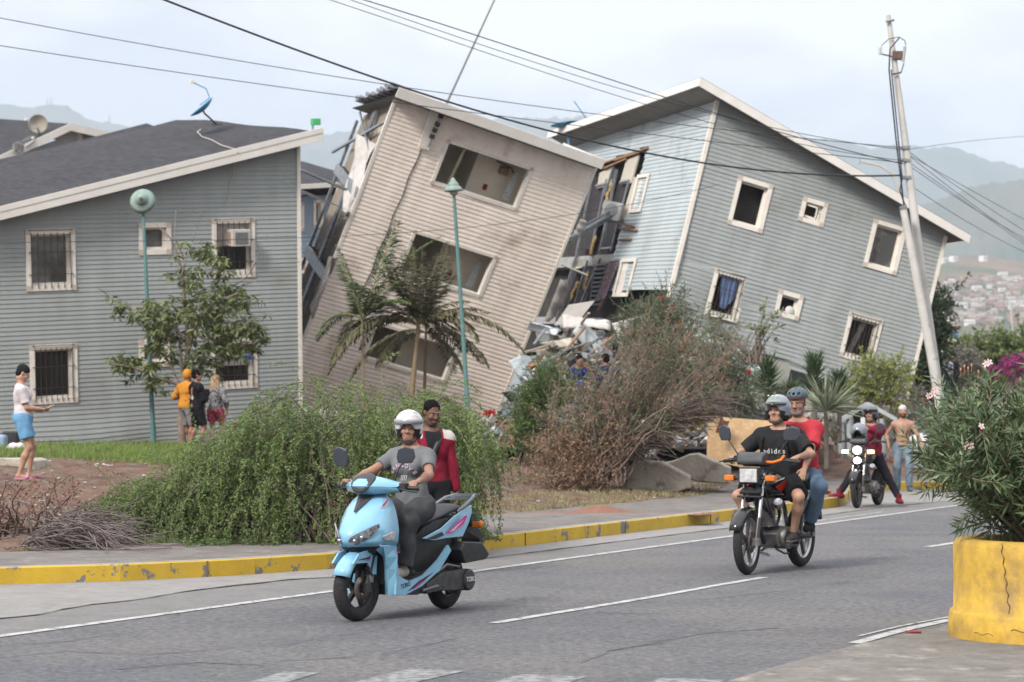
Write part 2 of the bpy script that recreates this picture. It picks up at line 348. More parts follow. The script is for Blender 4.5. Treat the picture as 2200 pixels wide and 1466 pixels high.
# crosswalk blocks
def flatpoly(name, px, m, z=.004):
 mb = MB(); P = [G(*p) for p in px]; P = [(p[0], p[1], z) for p in P]; mb.add(P, [tuple(range(len(P)))]); return tag(mb.build(name, m), kind='structure')
M_worn = mat('worn_paint', (.36, .36, .37), (.19, .19, .2), rough=.85, scale=12, detail=9, lo=.45, hi=.56)
flatpoly('crosswalk_stripe', [(735, 1472), (880, 1438), (1000, 1443), (870, 1472)], M_worn)
flatpoly('crosswalk_stripe', [(1040, 1472), (1120, 1450), (1262, 1455), (1210, 1472)], M_worn)
flatpoly('crosswalk_stripe', [(1380, 1474), (1420, 1458), (1560, 1462), (1540, 1474)], M_worn)
flatpoly('crosswalk_stripe', [(520, 1472), (610, 1444), (690, 1446), (600, 1472)], M_worn)
# right hand paving at the planter
M_pave = mat('median_concrete', (.30, .28, .255), (.2, .185, .17), rough=.92, scale=3.5, detail=9, lo=.35, hi=.65, bump=.7, bscale=45, c3=(.42, .39, .33), s3=2.4, f3=(.56, .66), grain=(14, .3))
mb = MB(); P = [G(*p) for p in [(1440, 1520), (1560, 1466), (1700, 1424), (1835, 1388), (1960, 1361), (2048, 1342), (2600, 1230), (2900, 1500), (1800, 1750)]]
mb.add([(p[0], p[1], .005) for p in P], [tuple(range(len(P)))]); tag(mb.build('median_pavement', M_pave), kind='structure')
# kerb stones, sidewalk
mb = MB(); A = Kr.copy(); hgt = .165
prof = [(0, 0), (0, hgt - .012), (.012, hgt)]
mb.grid([np.c_[koff(A, d)[:, :2], np.full(len(A), z)] for d, z in prof], 0, False)
mb.grid([np.c_[koff(A, d)[:, :2], np.full(len(A), z)] for d, z in [(.012, hgt), (.15, hgt + .002)]], 1, False)
j = MB()
o = mb.build('kerb', [M_kyel, M_kgrey]); tag(o, kind='structure')
mbj = MB()
acc = resample(Kr, 3.1)
for q in koff(acc, -.0015)[1:-1]: mbj.box((q[0] - .008, q[1] - .008, .0), (q[0] + .008, q[1] + .008, hgt * .96))
tag(mbj.build('kerb_joints', mat('joint_dark', (.12, .1, .08))), kind='structure')
# sidewalk sheet
mb = MB(); A = resample(Kr, .5); rows = []
for d in (.15, .6, 1.2, 1.8, 2.35):
 q = koff(A, d); wob = (0 if d < 2 else .18) * vnoise(q[:, 0], q[:, 1], .7); q = koff(A, d + wob) if d > 2 else q
 rows.append(np.c_[q[:, :2], np.full(len(A), .163 + (.0 if d < .2 else .006) + .006 * vnoise(q[:, 0], q[:, 1], .8) * (d > .3))])
mb.grid(rows); tag(mb.build('sidewalk', M_walk), kind='structure')
# terrain behind
xs = np.r_[np.arange(-30, 14, .28), np.arange(14, 40, 1.5)]; ys = np.r_[np.arange(20, 66, .3), np.arange(66, 140, 3)]
X, Y = np.meshgrid(xs, ys, indexing='ij'); Z = terr(X, Y); t = kdist(X, Y)
Z = Z + .025 * RN.normal(size=Z.shape) * (t > 2.6) * (Y < 66)
Z = np.where(t < 1.9, -.3, Z); Z = np.where((t >= 1.9) & (t < 2.5), .15, Z)
nx, ny = X.shape; idx = np.arange(nx * ny).reshape(nx, ny)
f = np.stack([idx[:-1, :-1], idx[1:, :-1], idx[1:, 1:], idx[:-1, 1:]], -1).reshape(-1, 4)
keep = (t.reshape(-1)[f].max(1) > 1.2)
o = raw_mesh('ground', np.stack([X, Y, Z], -1).reshape(-1, 3), f[keep], M_dirt, smooth=True); tag(o, kind='structure')
M_far = mat('far_ground', (.16, .17, .10), (.24, .17, .12), scale=.05, rough=.95)
mb = MB(); mb.add([(-4000, 110, -.6), (4000, 110, -.6), (4000, 9000, -.6), (-4000, 9000, -.6)], [(0, 1, 2, 3)]); mb.add([(-600, 20, -.4), (-29, 20, -.4), (-29, 112, -.4), (-600, 112, -.4)], [(0, 1, 2, 3)])
tag(mb.build('far_ground', M_far), kind='structure')
# ================================================================ MOUNTAINS
def range_mesh(name, prof, d0, depth, base_py, m, seed, rough):
 """a ridge: the crest at distance d0+depth follows the given skyline; the near slope rises from d0"""
 n = 260; xs = np.linspace(prof[0][0], prof[-1][0], n); cy_ = np.interp(xs, [p[0] for p in prof], [p[1] for p in prof])
 rows = []; D = d0 + depth; rg = np.random.default_rng(seed)
 for i in range(46):
  f_ = i / 34
  row = []
  for k in range(n):
   d = d0 + depth * f_; r = ray(xs[k], YH); x = r[0] * d
   crest = (YH - cy_[k]) / FPX * D + CAMH
   h = crest * (min(f_, 1) ** 1.15) if f_ <= 1 else crest * (1 - (f_ - 1) * 1.3)
   wig = rough * crest * math.sin(math.pi * min(f_, 1)) * (vnoise(x * 1.0 + seed * 100, d * .6, D * .028, seed) + .5 * vnoise(x, d, D * .009, seed + 3))
   fine = crest * .012 * vnoise(x + 50, d, D * .0025, seed + 5)
   row.append((x, d, max(h + wig + fine, -1)))
  rows.append(row)
 mb = MB(); mb.grid(rows); return tag(mb.build(name, m), kind='structure')
M_mt = mat('mountain_scrub', (.045, .062, .035), (.09, .085, .055), scale=.006, detail=9, rough=1, lo=.35, hi=.65)
M_mt2 = mat('hill_scrub', (.05, .07, .03), (.20, .12, .08), scale=.012, detail=9, rough=1, lo=.4, hi=.7)
range_mesh('mountains', [(-500, 250), (-200, 215), (0, 224), (40, 232), (100, 220), (135, 226), (165, 245), (200, 257), (240, 262), (272, 272), (350, 300), (450, 315), (600, 320), (645, 305), (700, 292), (760, 275), (850, 268), (1000, 258), (1160, 252), (1300, 250), (1500, 262), (1640, 272), (1710, 284), (1745, 297), (1800, 303), (1880, 316), (1960, 311), (2010, 315), (2060, 319), (2110, 336), (2160, 350), (2200, 362), (2300, 390), (2700, 430)], 3200, 1800, 875, M_mt, 3, .16)
range_mesh('near_hills', [(1500, 560), (1900, 470), (2000, 436), (2080, 405), (2140, 392), (2200, 384), (2350, 380), (2700, 400)], 2100, 900, 875, M_mt, 8, .1)
range_mesh('town_hill', [(1300, 700), (1700, 620), (1900, 585), (2000, 560), (2060, 548), (2120, 552), (2200, 560), (2320, 552), (2600, 600)], 900, 900, 875, M_mt2, 12, .05)
# ================================================================ BUILDINGS
class Frame:
 """right-handed frame of a (tilted) building: X along its front, Y into it, Z up its wall"""
 def __init__(s, px, py, d, alpha, beta, psi):
  r = unit(ray(px, py)); e1 = unit(np.cross(r, (0, 0, 1))); e2 = np.cross(e1, r); e3 = -r
  la = math.cos(R(psi)); az = -math.sin(R(psi)); a = la * math.cos(R(alpha)) * e1 + la * math.sin(R(alpha)) * e2 + az * e3
  c = la * math.cos(R(beta - alpha)); q = -c / az; lv = 1 / math.sqrt(1 + q * q)
  v = lv * math.cos(R(beta)) * e1 + lv * math.sin(R(beta)) * e2 + q * lv * e3
  s.a, s.v = unit(a), unit(v); s.b = np.cross(s.v, s.a); s.o = at(px, py, d)
  s.M = Matrix(((s.a[0], s.b[0], s.v[0], s.o[0]), (s.a[1], s.b[1], s.v[1], s.o[1]), (s.a[2], s.b[2], s.v[2], s.o[2]), (0, 0, 0, 1)))
 def hit(s, px, py, w=0, ax=1):        # local coords where the ray meets local plane coord[ax]=w
  n = (s.a, s.b, s.v)[ax]; r = ray(px, py); t = (np.dot(s.o + n * w - CAM, n)) / np.dot(r, n); p = CAM + r * t - s.o
  return np.array([p @ s.a, p @ s.b, p @ s.v])
 def uv(s, px, py, w=0): p = s.hit(px, py, w); return p[0], p[2]
def interval(poly, v):
 xs = []
 for (a, b) in zip(poly, poly[1:] + poly[:1]):
  if (a[1] - v) * (b[1] - v) <= 0 and a[1] != b[1]: xs.append(a[0] + (b[0] - a[0]) * (v - a[1]) / (b[1] - a[1]))
 return (min(xs), max(xs)) if len(xs) >= 2 else None
def siding(mb, poly, holes, pitch, mp, m=0, lip=.016, warp=None, step=None):
 v0 = min(p[1] for p in poly); v1 = max(p[1] for p in poly); n = int((v1 - v0) / pitch)
 for i in range(n + 1):
  vb = v0 + i * pitch; vt = min(vb + pitch, v1 - 1e-4)
  if vt - vb < 1e-3: continue
  ib = interval(poly, vb + 1e-5); it = interval(poly, vt - 1e-5)
  if not ib or not it: continue
  segs = [(0., 1.)]; L0, L1 = ib; vc = (vb + vt) / 2; im = interval(poly, vc) or ib
  for (a, b, c, d) in holes:
   if b < vc < d:
    fa = (a - im[0]) / (im[1] - im[0]); fc = (c - im[0]) / (im[1] - im[0]); ns = []
    for (p, q) in segs:
     if fc <= p or fa >= q: ns.append((p, q)); continue
     if fa > p: ns.append((p, fa))
     if fc < q: ns.append((fc, q))
    segs = ns
  for (p, q) in segs:
   k = 1 if not step else max(1, int((q - p) * (im[1] - im[0]) / step)); ts = np.linspace(p, q, k + 1)
   B = []; Tt = []; U = []
   for tt in ts:
    ub = ib[0] + (ib[1] - ib[0]) * tt; ut = it[0] + (it[1] - it[0]) * tt
    if warp:
     o1 = warp(ub, vb); o2 = warp(ut, vt)
    else: o1 = o2 = (0, 0, 0)
    B.append(mp(ub + o1[0], vb + o1[1], lip + o1[2])); Tt.append(mp(ut + o2[0], vt + o2[1], .002 + o2[2])); U.append(mp(ub + o1[0], vb + o1[1], .0 + o1[2]))
   mb.grid([U, B], m, False); mb.grid([B, Tt], m, False)
def frontmap(u, v, w): return (u, -w, v)
M_gsid = mat('grey_green_siding', (.305, .33, .325), (.27, .29, .287), rough=.55, scale=.7, detail=7, lo=.35, hi=.7, c3=(.235, .24, .215), s3=.8, f3=(.56, .75), boards=(1.3, .13))
M_bsid = mat('pale_blue_siding', (.42, .47, .49), (.37, .42, .435), rough=.5, scale=.8, detail=7, c3=(.24, .26, .25), s3=1.2, f3=(.6, .75), boards=(1.3, .1))
M_beige = mat('beige_siding', (.83, .73, .645), (.76, .665, .585), rough=.55, scale=.8, detail=7, lo=.35, hi=.65, c3=(.42, .335, .27), s3=.9, f3=(.54, .74), boards=(1.2, .13))
M_dblue = mat('far_blue_siding', (.22, .29, .36), (.19, .25, .31), rough=.6, scale=1)
M_trim = mat('white_trim', (.68, .64, .58), (.58, .53, .47), rough=.5, scale=2.5, detail=7, lo=.45, hi=.75, c3=(.36, .28, .22), s3=5, f3=(.63, .8))
M_fascia = mat('white_fascia', (.66, .64, .60), (.60, .57, .53), rough=.45, scale=2, detail=6, c3=(.45, .41, .37), s3=3, f3=(.62, .85))
M_shing = mat('dark_shingles', (.045, .046, .055), (.062, .063, .072), rough=.95, scale=5, detail=8, bump=.5, bscale=30, c3=(.035, .035, .042), s3=7, f3=(.56, .62))
def shingle_rows():
 t = M_shing.node_tree; L = t.links.new; b = t.nodes['Principled BSDF']; src = b.inputs['Base Color'].links[0].from_socket
 c = nd(t, 'ShaderNodeTexCoord'); br = nd(t, 'ShaderNodeTexBrick'); br.inputs['Scale'].default_value = 1; br.inputs['Brick Width'].default_value = .33; br.inputs['Row Height'].default_value = .14
 br.inputs['Mortar Size'].default_value = .008; br.inputs['Color1'].default_value = (1, 1, 1, 1); br.inputs['Color2'].default_value = (.62, .62, .62, 1); br.inputs['Mortar'].default_value = (.35, .35, .35, 1)
 mpn = nd(t, 'ShaderNodeMapping'); mpn.inputs['Rotation'].default_value = (0, 0, R(90)); L(c.outputs['Object'], mpn.inputs[0]); L(mpn.outputs[0], br.inputs['Vector'])
 mm = nd(t, 'ShaderNodeMix', data_type='RGBA', blend_type='MULTIPLY'); mm.inputs[0].default_value = 1; L(src, mm.inputs[6]); L(br.outputs['Color'], mm.inputs[7]); L(mm.outputs[2], b.inputs['Base Color'])
shingle_rows()
M_soffit = mat('soffit', (.33, .31, .28), (.27, .25, .22), rough=.7, scale=3)
M_glass = mat('window_glass', (.02, .024, .026), rough=.06, spec=.6)
M_glassg = mat('grey_reflection_glass', (.22, .22, .21), (.07, .07, .065), rough=.15, scale=1.3, lo=.4, hi=.6, spec=.6)  # grey mottling paints reflections into the pane colour
M_intw = mat('interior_wall', (.82, .74, .62), (.74, .66, .55), rough=.9, scale=1.5)
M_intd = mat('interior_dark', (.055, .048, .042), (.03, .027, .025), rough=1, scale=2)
M_steel = mat('grille_iron', (.03, .028, .026), (.07, .04, .03), rough=.6, scale=20)
M_stud = mat('galvanised_steel', (.36, .39, .42), (.25, .27, .29), rough=.45, metal=.5, scale=6)
M_wrap = mat('torn_house_wrap', (.50, .48, .46), (.40, .37, .35), rough=.8, scale=4, c3=(.6, .36, .3), s3=6, f3=(.64, .72))
M_gyp = mat('plasterboard', (.62, .58, .52), (.5, .45, .39), rough=.9, scale=4, c3=(.3, .25, .2), s3=5, f3=(.6, .72))
M_insul = mat('yellow_insulation', (.5, .36, .14), (.36, .25, .10), rough=1, scale=12, bump=1, bscale=40)
M_wood = mat('splintered_wood', (.38, .21, .11), (.26, .15, .09), rough=.9, scale=7)
def rect_from_px(F, q, w=0):
 P = [F.uv(*p, w) for p in q]; u0 = (P[0][0] + P[3][0]) / 2; u1 = (P[1][0] + P[2][0]) / 2; v1 = (P[0][1] + P[1][1]) / 2; v0 = (P[2][1] + P[3][1]) / 2
 return (u0, v0, u1, v1)
def window(root, r, label=None, tr=.11, open_=False, grille=0, dark=False, glass=None, reveal=.14, sash=True, bars=6, rows=2, curtain=None):
 """r is the outer rectangle of the trim"""
 u0, v0, u1, v1 = r; a, b, c, d = u0 + tr, v0 + tr, u1 - tr, v1 - tr; mb = MB(); P = .035
 mb.box((u0, -P, v1 - tr), (u1, .0, v1)); mb.box((u0, -P, v0), (u1, .0, v0 + tr)); mb.box((u0, -P, b), (a, 0, d)); mb.box((c, -P, b), (u1, 0, d))
 for (x, z) in ((u0, v0), (c, v0), (u0, d), (c, d)): mb.box((x - .004, -P - .004, z - .004), (x + tr + .004, -P + .002, z + tr + .004), 1)
 # reveal
 mb.box((a - .02, .001, b), (a, reveal, d)); mb.box((c, .001, b), (c + .02, reveal, d)); mb.box((a - .02, .001, d), (c + .02, reveal, d + .02)); mb.box((a - .02, .001, b - .02), (c + .02, reveal, b))
 o = mb.build('window', [M_trim, mat('trim_corner', (.5, .43, .37), (.42, .36, .31), rough=.7, scale=9)], root)
 if label: o['label'] = label
 if sash:
  m2 = MB(); s_ = .05; y0, y1 = reveal - .05, reveal - .002
  m2.box((a, y0, b), (a + s_, y1, d)); m2.box((c - s_, y0, b), (c, y1, d)); m2.box((a + s_, y0, d - s_), (c - s_, y1, d)); m2.box((a + s_, y0, b), (c - s_, y1, b + s_))
  m2.build('frame', M_trim, o)
  if not open_:
   m3 = MB(); m3.box((a + s_, reveal - .03, b + s_), (c - s_, reveal - .02, d - s_)); m3.build('pane', glass or M_glass, o)
 if grille:
  g = MB(); y = -.05; e = .0
  for k in range(bars + 1):
   x = a + e + (c - a - 2 * e) * k / bars; g.beam((x, y, b - .06), (x, y, d + (.03 if rows else 0)), .013, .013)
  for k in range(rows + 1):
   z = b + .0 + (d - b) * (k + (.5 if rows > 1 else 0)) / (rows + .3); g.beam((a - .05, y - .012, z), (c + .05, y - .012, z), .02, .012)
   for x in (a - .045, c + .045): g.beam((x, y, z), (x, .0, z), .014, .014)
  g.build('grille', M_steel, o)
 return o
def inner(r, tr=.11): return (r[0] + tr * .6, r[1] + tr * .6, r[2] - tr * .6, r[3] - tr * .6)
# ---------------------------------------------------------------- A: the grey-green house on the left
FA = Frame(420, 640, 52, 2.6, 91, 20)
A = empty('apartment_building', M=FA.M, label='upright grey-green sided apartment block at the left with a dark shingle roof', cat='building')
uR, vRt = FA.uv(641, 318); _, vB = FA.uv(645, 962); uL = FA.uv(-260, 700)[0]
rk = [FA.uv(0, 474, -.45), FA.uv(695, 302, -.45)]; sl = (rk[1][1] - rk[0][1]) / (rk[1][0] - rk[0][0])
DB = 5.0; hb = None
for _ in range(40):
 hb = FA.hit(541, 257, DB); DB = min(9, max(2, DB + (hb[0] - rk[1][0]) * 1.6))
def rakeA(u): return rk[0][1] + sl * (u - rk[0][0])           # underside of the fascia
wins = {'w1': [(54, 495), (160, 489), (163, 621), (57, 628)], 'w2': [(297, 479), (366, 477), (368, 546), (298, 549)], 'w3': [(449, 471), (546, 467), (548, 592), (480, 600)],
  'w4': [(58, 742), (165, 737), (167, 864), (70, 870)], 'w5': [(297, 730), (362, 727), (366, 787), (299, 790)], 'w6': [(452, 731), (549, 728), (555, 832), (463, 838)]}
rc = {k: rect_from_px(FA, q) for k, q in wins.items()}
rc['w3'] = (rc['w3'][0] - .1, rc['w3'][1], rc['w3'][2], rc['w3'][3]); rc['w6'] = (rc['w6'][0] - .06, rc['w6'][1], rc['w6'][2], rc['w6'][3])
def warpA(u, v):
 h = v - vB; a = math.exp(-((u - FA.uv(150, 920)[0]) / 1.6) ** 2) * math.exp(-((h - .55) / .35) ** 2)
 b = math.exp(-((h) / .5) ** 2)
 return (0, -.05 * a - .025 * b * math.sin(u * 1.9), .07 * a + .04 * b * math.sin(u * 2.3 + 1))
mb = MB(); poly = [(uL, vB), (uR, vB), (uR, rakeA(uR) + .12), (uL, rakeA(uL) + .12)]
siding(mb, poly, [inner(r) for r in rc.values()], .0955, frontmap, 0, .017, warpA, .45)
D = 8.
mb.add([(uR, 0, vB), (uR, D, vB), (uR, D, rakeA(uR)), (uR, 0, rakeA(uR))], [(0, 1, 2, 3)]); mb.add([(uL, 0, vB), (uR, 0, vB), (uR, D, vB), (uL, D, vB)], [(0, 1, 2, 3)]); mb.add([(uL, D, vB), (uR, D, vB), (uR, D, rakeA(uR)), (uL, D, rakeA(uL))], [(0, 1, 2, 3)])
mb.build('wall', [M_gsid], A)
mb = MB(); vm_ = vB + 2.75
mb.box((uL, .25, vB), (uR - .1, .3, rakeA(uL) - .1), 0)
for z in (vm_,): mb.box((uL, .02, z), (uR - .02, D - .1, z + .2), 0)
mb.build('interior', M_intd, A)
mb = MB(); mb.box((uR - .05, -.045, vB), (uR + .03, .06, rakeA(uR) + .06)); mb.build('corner_trim', M_trim, A)
# roof slab with fascia
uRe = rk[1][0]; ov = .45; fh = .17; KA = (hb[2] - rakeA(uRe) - fh) / DB; print('A roof', DB, KA)
mb = MB()
pr = [(uL, rakeA(uL)), (uRe, rakeA(uRe)), (uRe, rakeA(uRe) + fh), (uL, rakeA(uL) + fh)]
mb.prism([(u, -ov, v) for u, v in pr], (0, .035, 0)); mb.prism([(uRe, -ov + .035, rakeA(uRe)), (uRe, DB, rakeA(uRe)), (uRe, DB, rakeA(uRe) + fh), (uRe, -ov + .035, rakeA(uRe) + fh)], (-.035, 0, 0))
mb.prism([(u, -ov - .012, v + (fh - .05 if v > rakeA(u) + .1 else fh * .995)) for u, v in pr], (0, .011, 0))
mb.build('fascia', M_fascia, A, bevel=.004)
# roof surface: sagging monopitch, local mesh in object space so the shingle rows follow it
def roofbumpA(u, y): return KA * max(y, 0) + .04 * math.sin(u * .9) * math.sin(y * 1.2) + .10 * math.sin(min(max((y - .2) / DB, 0), 1) * math.pi) * .4
mb = MB(); us = np.linspace(uL, uRe, 40); ys_ = np.linspace(-ov + .01, DB, 14)
mb.grid([[(u, y, rakeA(u) + fh + .012 + roofbumpA(u, y)) for u in us] for y in ys_]); mb.build('roof', M_shing, A)
mb = MB(); mb.grid([[(u, y, rakeA(u) + .02) for u in (uL, uRe - .036)] for y in (-ov + .036, DB)]); mb.build('soffit', M_soffit, A)
names = {'w1': 'upper left window with a bent iron grille and reflections coloured into the glass', 'w2': 'small upper window behind the street lamp', 'w3': 'upper right window with an air conditioner above its open lower half', 'w4': 'lower left window with an iron grille', 'w5': 'small lower window behind the tree', 'w6': 'lower right window behind the tree with an iron grille'}
for k, r in rc.items():
 window(A, r, names[k], grille=k in ('w1', 'w3', 'w4', 'w6'), glass=M_glassg if k in ('w1', 'w2', 'w5') else M_glass, bars=6 if k != 'w4' else 7, rows=2)
# blind panel round the air conditioner
r = rc['w3']; mb = MB(); mb.box((r[0] + .12, .075, r[1] + .68), (r[2] - .13, .085, r[3] - .12)); mb.build('window_panel', mat('white_panel', (.5, .47, .44), (.4, .37, .34), scale=5), A)
r = rc['w6']; mb = MB(); mb.box((r[0] + .12, .075, r[1] + .5), (r[2] - .13, .085, r[3] - .12)); mb.build('window_panel', mat('white_panel', (0, 0, 0)), A)
def ac_unit(F, u, v, w, h, d, label, y0=-.30):
 e = empty('air_conditioner', M=F.M @ Matrix.Translation((u, y0, v)), label=label, cat='air conditioner')
 mb = MB(); mb.box((0, 0, 0), (w, d, h)); b = mb.build('casing', mat('ac_white', (.62, .6, .56), (.5, .46, .42), scale=6, rough=.5), e, bevel=.012)
 mb = MB(); mb.box((w * .16, -.012, h * .16), (w * .84, -.001, h * .84)); mb.build('grille', mat('ac_grille', (.13, .13, .13), (.2, .2, .2), scale=60), e)
 mb = MB(); mb.box((-.006, d * .25, h * .15), (-.001, d * .38, h * .85)); mb.box((-.006, d * .5, h * .15), (-.001, d * .63, h * .85)); mb.build('side_vent', mat('rust', (.35, .15, .07), (.25, .11, .06), scale=15), e)
 return e
r = rc['w3']; ac_unit(FA, r[0] + .36, r[3] - .60, .42, .36, .45, 'small white air conditioner in the upper right window of the upright block')
r = rc['w6']
mb = MB(); mb.box((r[0] + .72, -.012, r[3] - .46), (r[0] + .93, .0, r[3] - .24)); o = mb.build('sign', mat('blue_sign', (.03, .08, .42)), None, M=FA.M @ Matrix.Translation((0, -.06, 0))); tag(o, 'small blue sign hung on the lower right window grille behind the tree', 'sign')
mt = text_obj('AIRE', .07, mat('white_letter', (.8, .8, .8)), o, Matrix(((1, 0, 0, r[0] + .825), (0, 0, -1, -.013), (0, 1, 0, r[3] - .35), (0, 0, 0, 1))))
# rooftop cord, lamp, dish
def dish(F, u, y, z, size, label, col, arm, cat='satellite dish', direction=None, group=None):
 e = empty('satellite_dish', M=F.M @ Matrix.Translation((u, y, z)), label=label, cat=cat, group=group)
 mp_ = arm['mast']; mb = MB(); mb.tube(mp_, .022, 8); mb.box((-.09, -.09, -.01), (.09, .09, .01)); mb.build('mast', arm.get('mm', M_steel), e)
 c = V3(arm['c']); ax = unit(arm['ax']); prof = [(size * math.sin(t) / math.sin(.62), size * (math.cos(.62) - math.cos(t)) / math.sin(.62) * 1.0 + size * .0) for t in np.linspace(.001, .62, 8)]
 mb = MB(); mb.lathe([(r_, h) for r_, h in prof], 28, 0, c, ax); mb.build('dish', col, e, solid=.012)
 mb = MB(); mb.tube(arm['feed'], .014, 6); mb.build('feed_arm', arm.get('fm', col), e)
 mb = MB(); p = V3(arm['feed'][-1]); mb.box(p - .045, p + .045); mb.build('feed_horn', M_trim, e, bevel=.01)
 return e
M_dblue2 = mat('dish_blue', (.14, .42, .68), (.10, .34, .58), scale=5, rough=.45)
M_green = mat('bright_green', (.10, .58, .22), (.08, .45, .18), scale=8)
M_teal = mat('teal_paint', (.12, .27, .265), (.16, .31, .30), rough=.5, scale=4, detail=8, c3=(.33, .42, .39), s3=11, f3=(.6, .68))
pD = FA.hit(466, 268, 4.2)
dish(FA, pD[0], 4.2, pD[2], .34, 'bright blue satellite dish on a bent mast on the roof of the upright left block', M_dblue2,
  dict(mast=[(0, 0, 0), (-.30, 0, .26), (-.36, 0, .36)], c=(-.38, -.0, .42), ax=(-.60, .20, .76), feed=[(-.42, 0, .45), (-.18, -.02, .62), (-.26, -.03, .83), (-.62, -.05, .99)], mm=M_steel))
pL = FA.hit(668, 283, .3)
e = empty('floodlight', M=FA.M @ Matrix.Translation((pL[0], .2, pL[2])), label='small green floodlight on a teal bracket at the roof corner of the left block', cat='floodlight')
mb = MB(); mb.box((-.08, -.06, 0), (.08, .06, .02)); mb.tube([(0, 0, 0), (0, 0, .22)], .025); mb.build('bracket', mat('teal_plastic', (.2, .45, .38)), e)
mb = MB(); mb.box((-.03, -.1, .14), (.16, .06, .29)); mb.build('lamp_housing', M_green, e, bevel=.015)
mb = MB(); pts = [FA.hit(*p, 0) for p in [(448, 273), (424, 283), (432, 294), (470, 308), (505, 321), (511, 326)]]
def onroof(px, py):
 y = 2.5
 for _ in range(30):
  p = FA.hit(px, py, y); err = p[2] - (rakeA(p[0]) + fh + .03 + roofbumpA(p[0], y)); y = min(max(y + err * 2.2, -ov), 5)
 return p
pts = [onroof(*p) for p in [(432, 278), (424, 284), (434, 294), (455, 301), (475, 312), (505, 321)]]
pts += [FA.hit(511, 328, -ov - .03), FA.hit(505, 350, -.2), FA.hit(497, 390, -.06), FA.hit(488, 438, -.06)]
mb.tube(pts, .012, 6); o = mb.build('cable', mat('pale_cord', (.55, .5, .46)), None, M=FA.M); tag(o, 'pale cord lying over the dark roof of the left block and hanging down its wall', 'cable')
# ---------------------------------------------------------------- buildings behind the left block
FS = Frame(250, 330, 64, 2.6, 91, 20)
S = empty('apartment_building', M=FS.M, label='block showing only its dark shingle roof behind the upright left one', cat='building')
p0, p1, p2, p3 = [(lambda h: (h[0], h[2]))(FS.hit(x, y, 5)) for x, y in ((-260, 425), (0, 347), (315, 265), (400, 297))]
mb = MB(); pr = [p0, p1, p2, p3]
mb.grid([[(u, y, v - (5 - y) * .10) for u, v in pr] for y in np.linspace(-6, 5, 8)], 0, False); mb.build('roof', M_shing, S)
mb = MB(); mb.box((p0[0], -5.5, -8), (p2[0] - 1, 4.8, p1[1] - 2.6)); mb.build('wall', M_gsid, S)
FT = Frame(170, 300, 92, 2.0, 91, 25)
S3 = empty('apartment_building', M=FT.M, label='far block at the top left with a white gable fascia', cat='building')
q0 = FT.uv(-60, 362, -.6); q1 = FT.uv(152, 265, -.6); q2 = FT.uv(330, 306, -.6)
mb = MB(); t_ = .28
mb.prism([(q0[0], -.6, q0[1]), (q0[0], -.6, q0[1] - t_ - .05), (q1[0], -.6, q1[1] - t_), (q1[0], -.6, q1[1])], (0, .04, 0))
mb.prism([(q1[0], -.6, q1[1]), (q1[0], -.6, q1[1] - t_), (q2[0], -.6, q2[1] - t_), (q2[0], -.6, q2[1])], (0, .04, 0)); mb.build('fascia', M_fascia, S3)
mb = MB(); mb.grid([[(u, y, v - .02) for u, v in (q0, q1, q2)] for y in (-.56, 8)], 0, False); mb.build('roof', M_shing, S3)
mb = MB(); mb.grid([[(u, y, v - .24) for u, v in (q0, q1, q2)] for y in (-.55, 8)], 0, False); mb.build('soffit', M_soffit, S3)
qc = FT.uv(171, 286); ql = FT.uv(60, 340); mb = MB()
siding(mb, [(qc[0], qc[1] - 3), (q2[0], qc[1] - 3), (q2[0], q2[1] - .3), (qc[0], q1[1] - .35)], [], .11, frontmap)
mb.add([(qc[0], 0, qc[1] - 3), (qc[0] - 4.5, .9, qc[1] - 3), (qc[0] - 4.5, .9, q0[1] - .3), (qc[0], 0, q1[1] - .35)], [(0, 1, 2, 3)], 1); mb.build('wall', [M_gsid, M_bsid], S3)
mb = MB(); mb.box((qc[0] - .1, -.05, qc[1] - 2), (qc[0] + .1, .05, qc[1] + .05)); mb.build('corner_trim', M_trim, S3)
pd = FT.hit(88, 292, -.3)
dish(FT, pd[0], -.3, pd[2], .36, 'cream satellite dish with a rusty centre on the far white gable at the top left', mat('cream_dish', (.5, .48, .42), (.4, .36, .3), scale=3),
  dict(mast=[(0, 0, -.1), (-.1, 0, .18), (-.12, 0, .3)], c=(-.12, -.02, .45), ax=(-.35, -.85, -.1), feed=[(-.12, 0, .25), (-.5, -.2, .3), (-.72, -.3, .62)]))
pd = FT.hit(58, 312, -.3)
dish(FT, pd[0], -.3, pd[2], .40, 'dark flat satellite dish seen edge-on beside the cream dish at the top left', mat('dark_dish', (.12, .12, .13)),
  dict(mast=[(0, 0, -.25), (.06, 0, -.05), (.02, 0, .08)], c=(-.03, 0, .1), ax=(-.62, -.1, .8), feed=[(0, 0, .1), (.1, -.1, .2), (.2, -.1, .26)]))
pd = FT.hit(44, 318, -.7); o = MB(); o.box((-.28, -.1, -.16), (.1, .05, .16)); o.tube([(-.4, -.12, 0), (-.3, -.16, .2), (-.1, -.16, .22), (0, -.14, .05), (-.15, -.14, -.2), (-.35, -.14, -.18)], .02)
o = o.build('meter_box', mat('box_grey', (.4, .4, .38), (.12, .12, .12), scale=6), None, M=FT.M @ Matrix.Translation(tuple(pd)), bevel=.02); tag(o, 'grey meter box with looped black cable on the far white fascia at the top left', 'meter box')
FQ = Frame(690, 500, 84, 4, 90, 24)
Q = empty('apartment_building', M=FQ.M, label='dark blue block in the gap left of the leaning beige block', cat='building')
qw = {'a': [(630, 437), (652, 435), (654, 497), (630, 498)], 'b': [(672, 431), (692, 428), (696, 487), (674, 490)], 'c': [(640, 556), (662, 554), (664, 585), (640, 590)]}
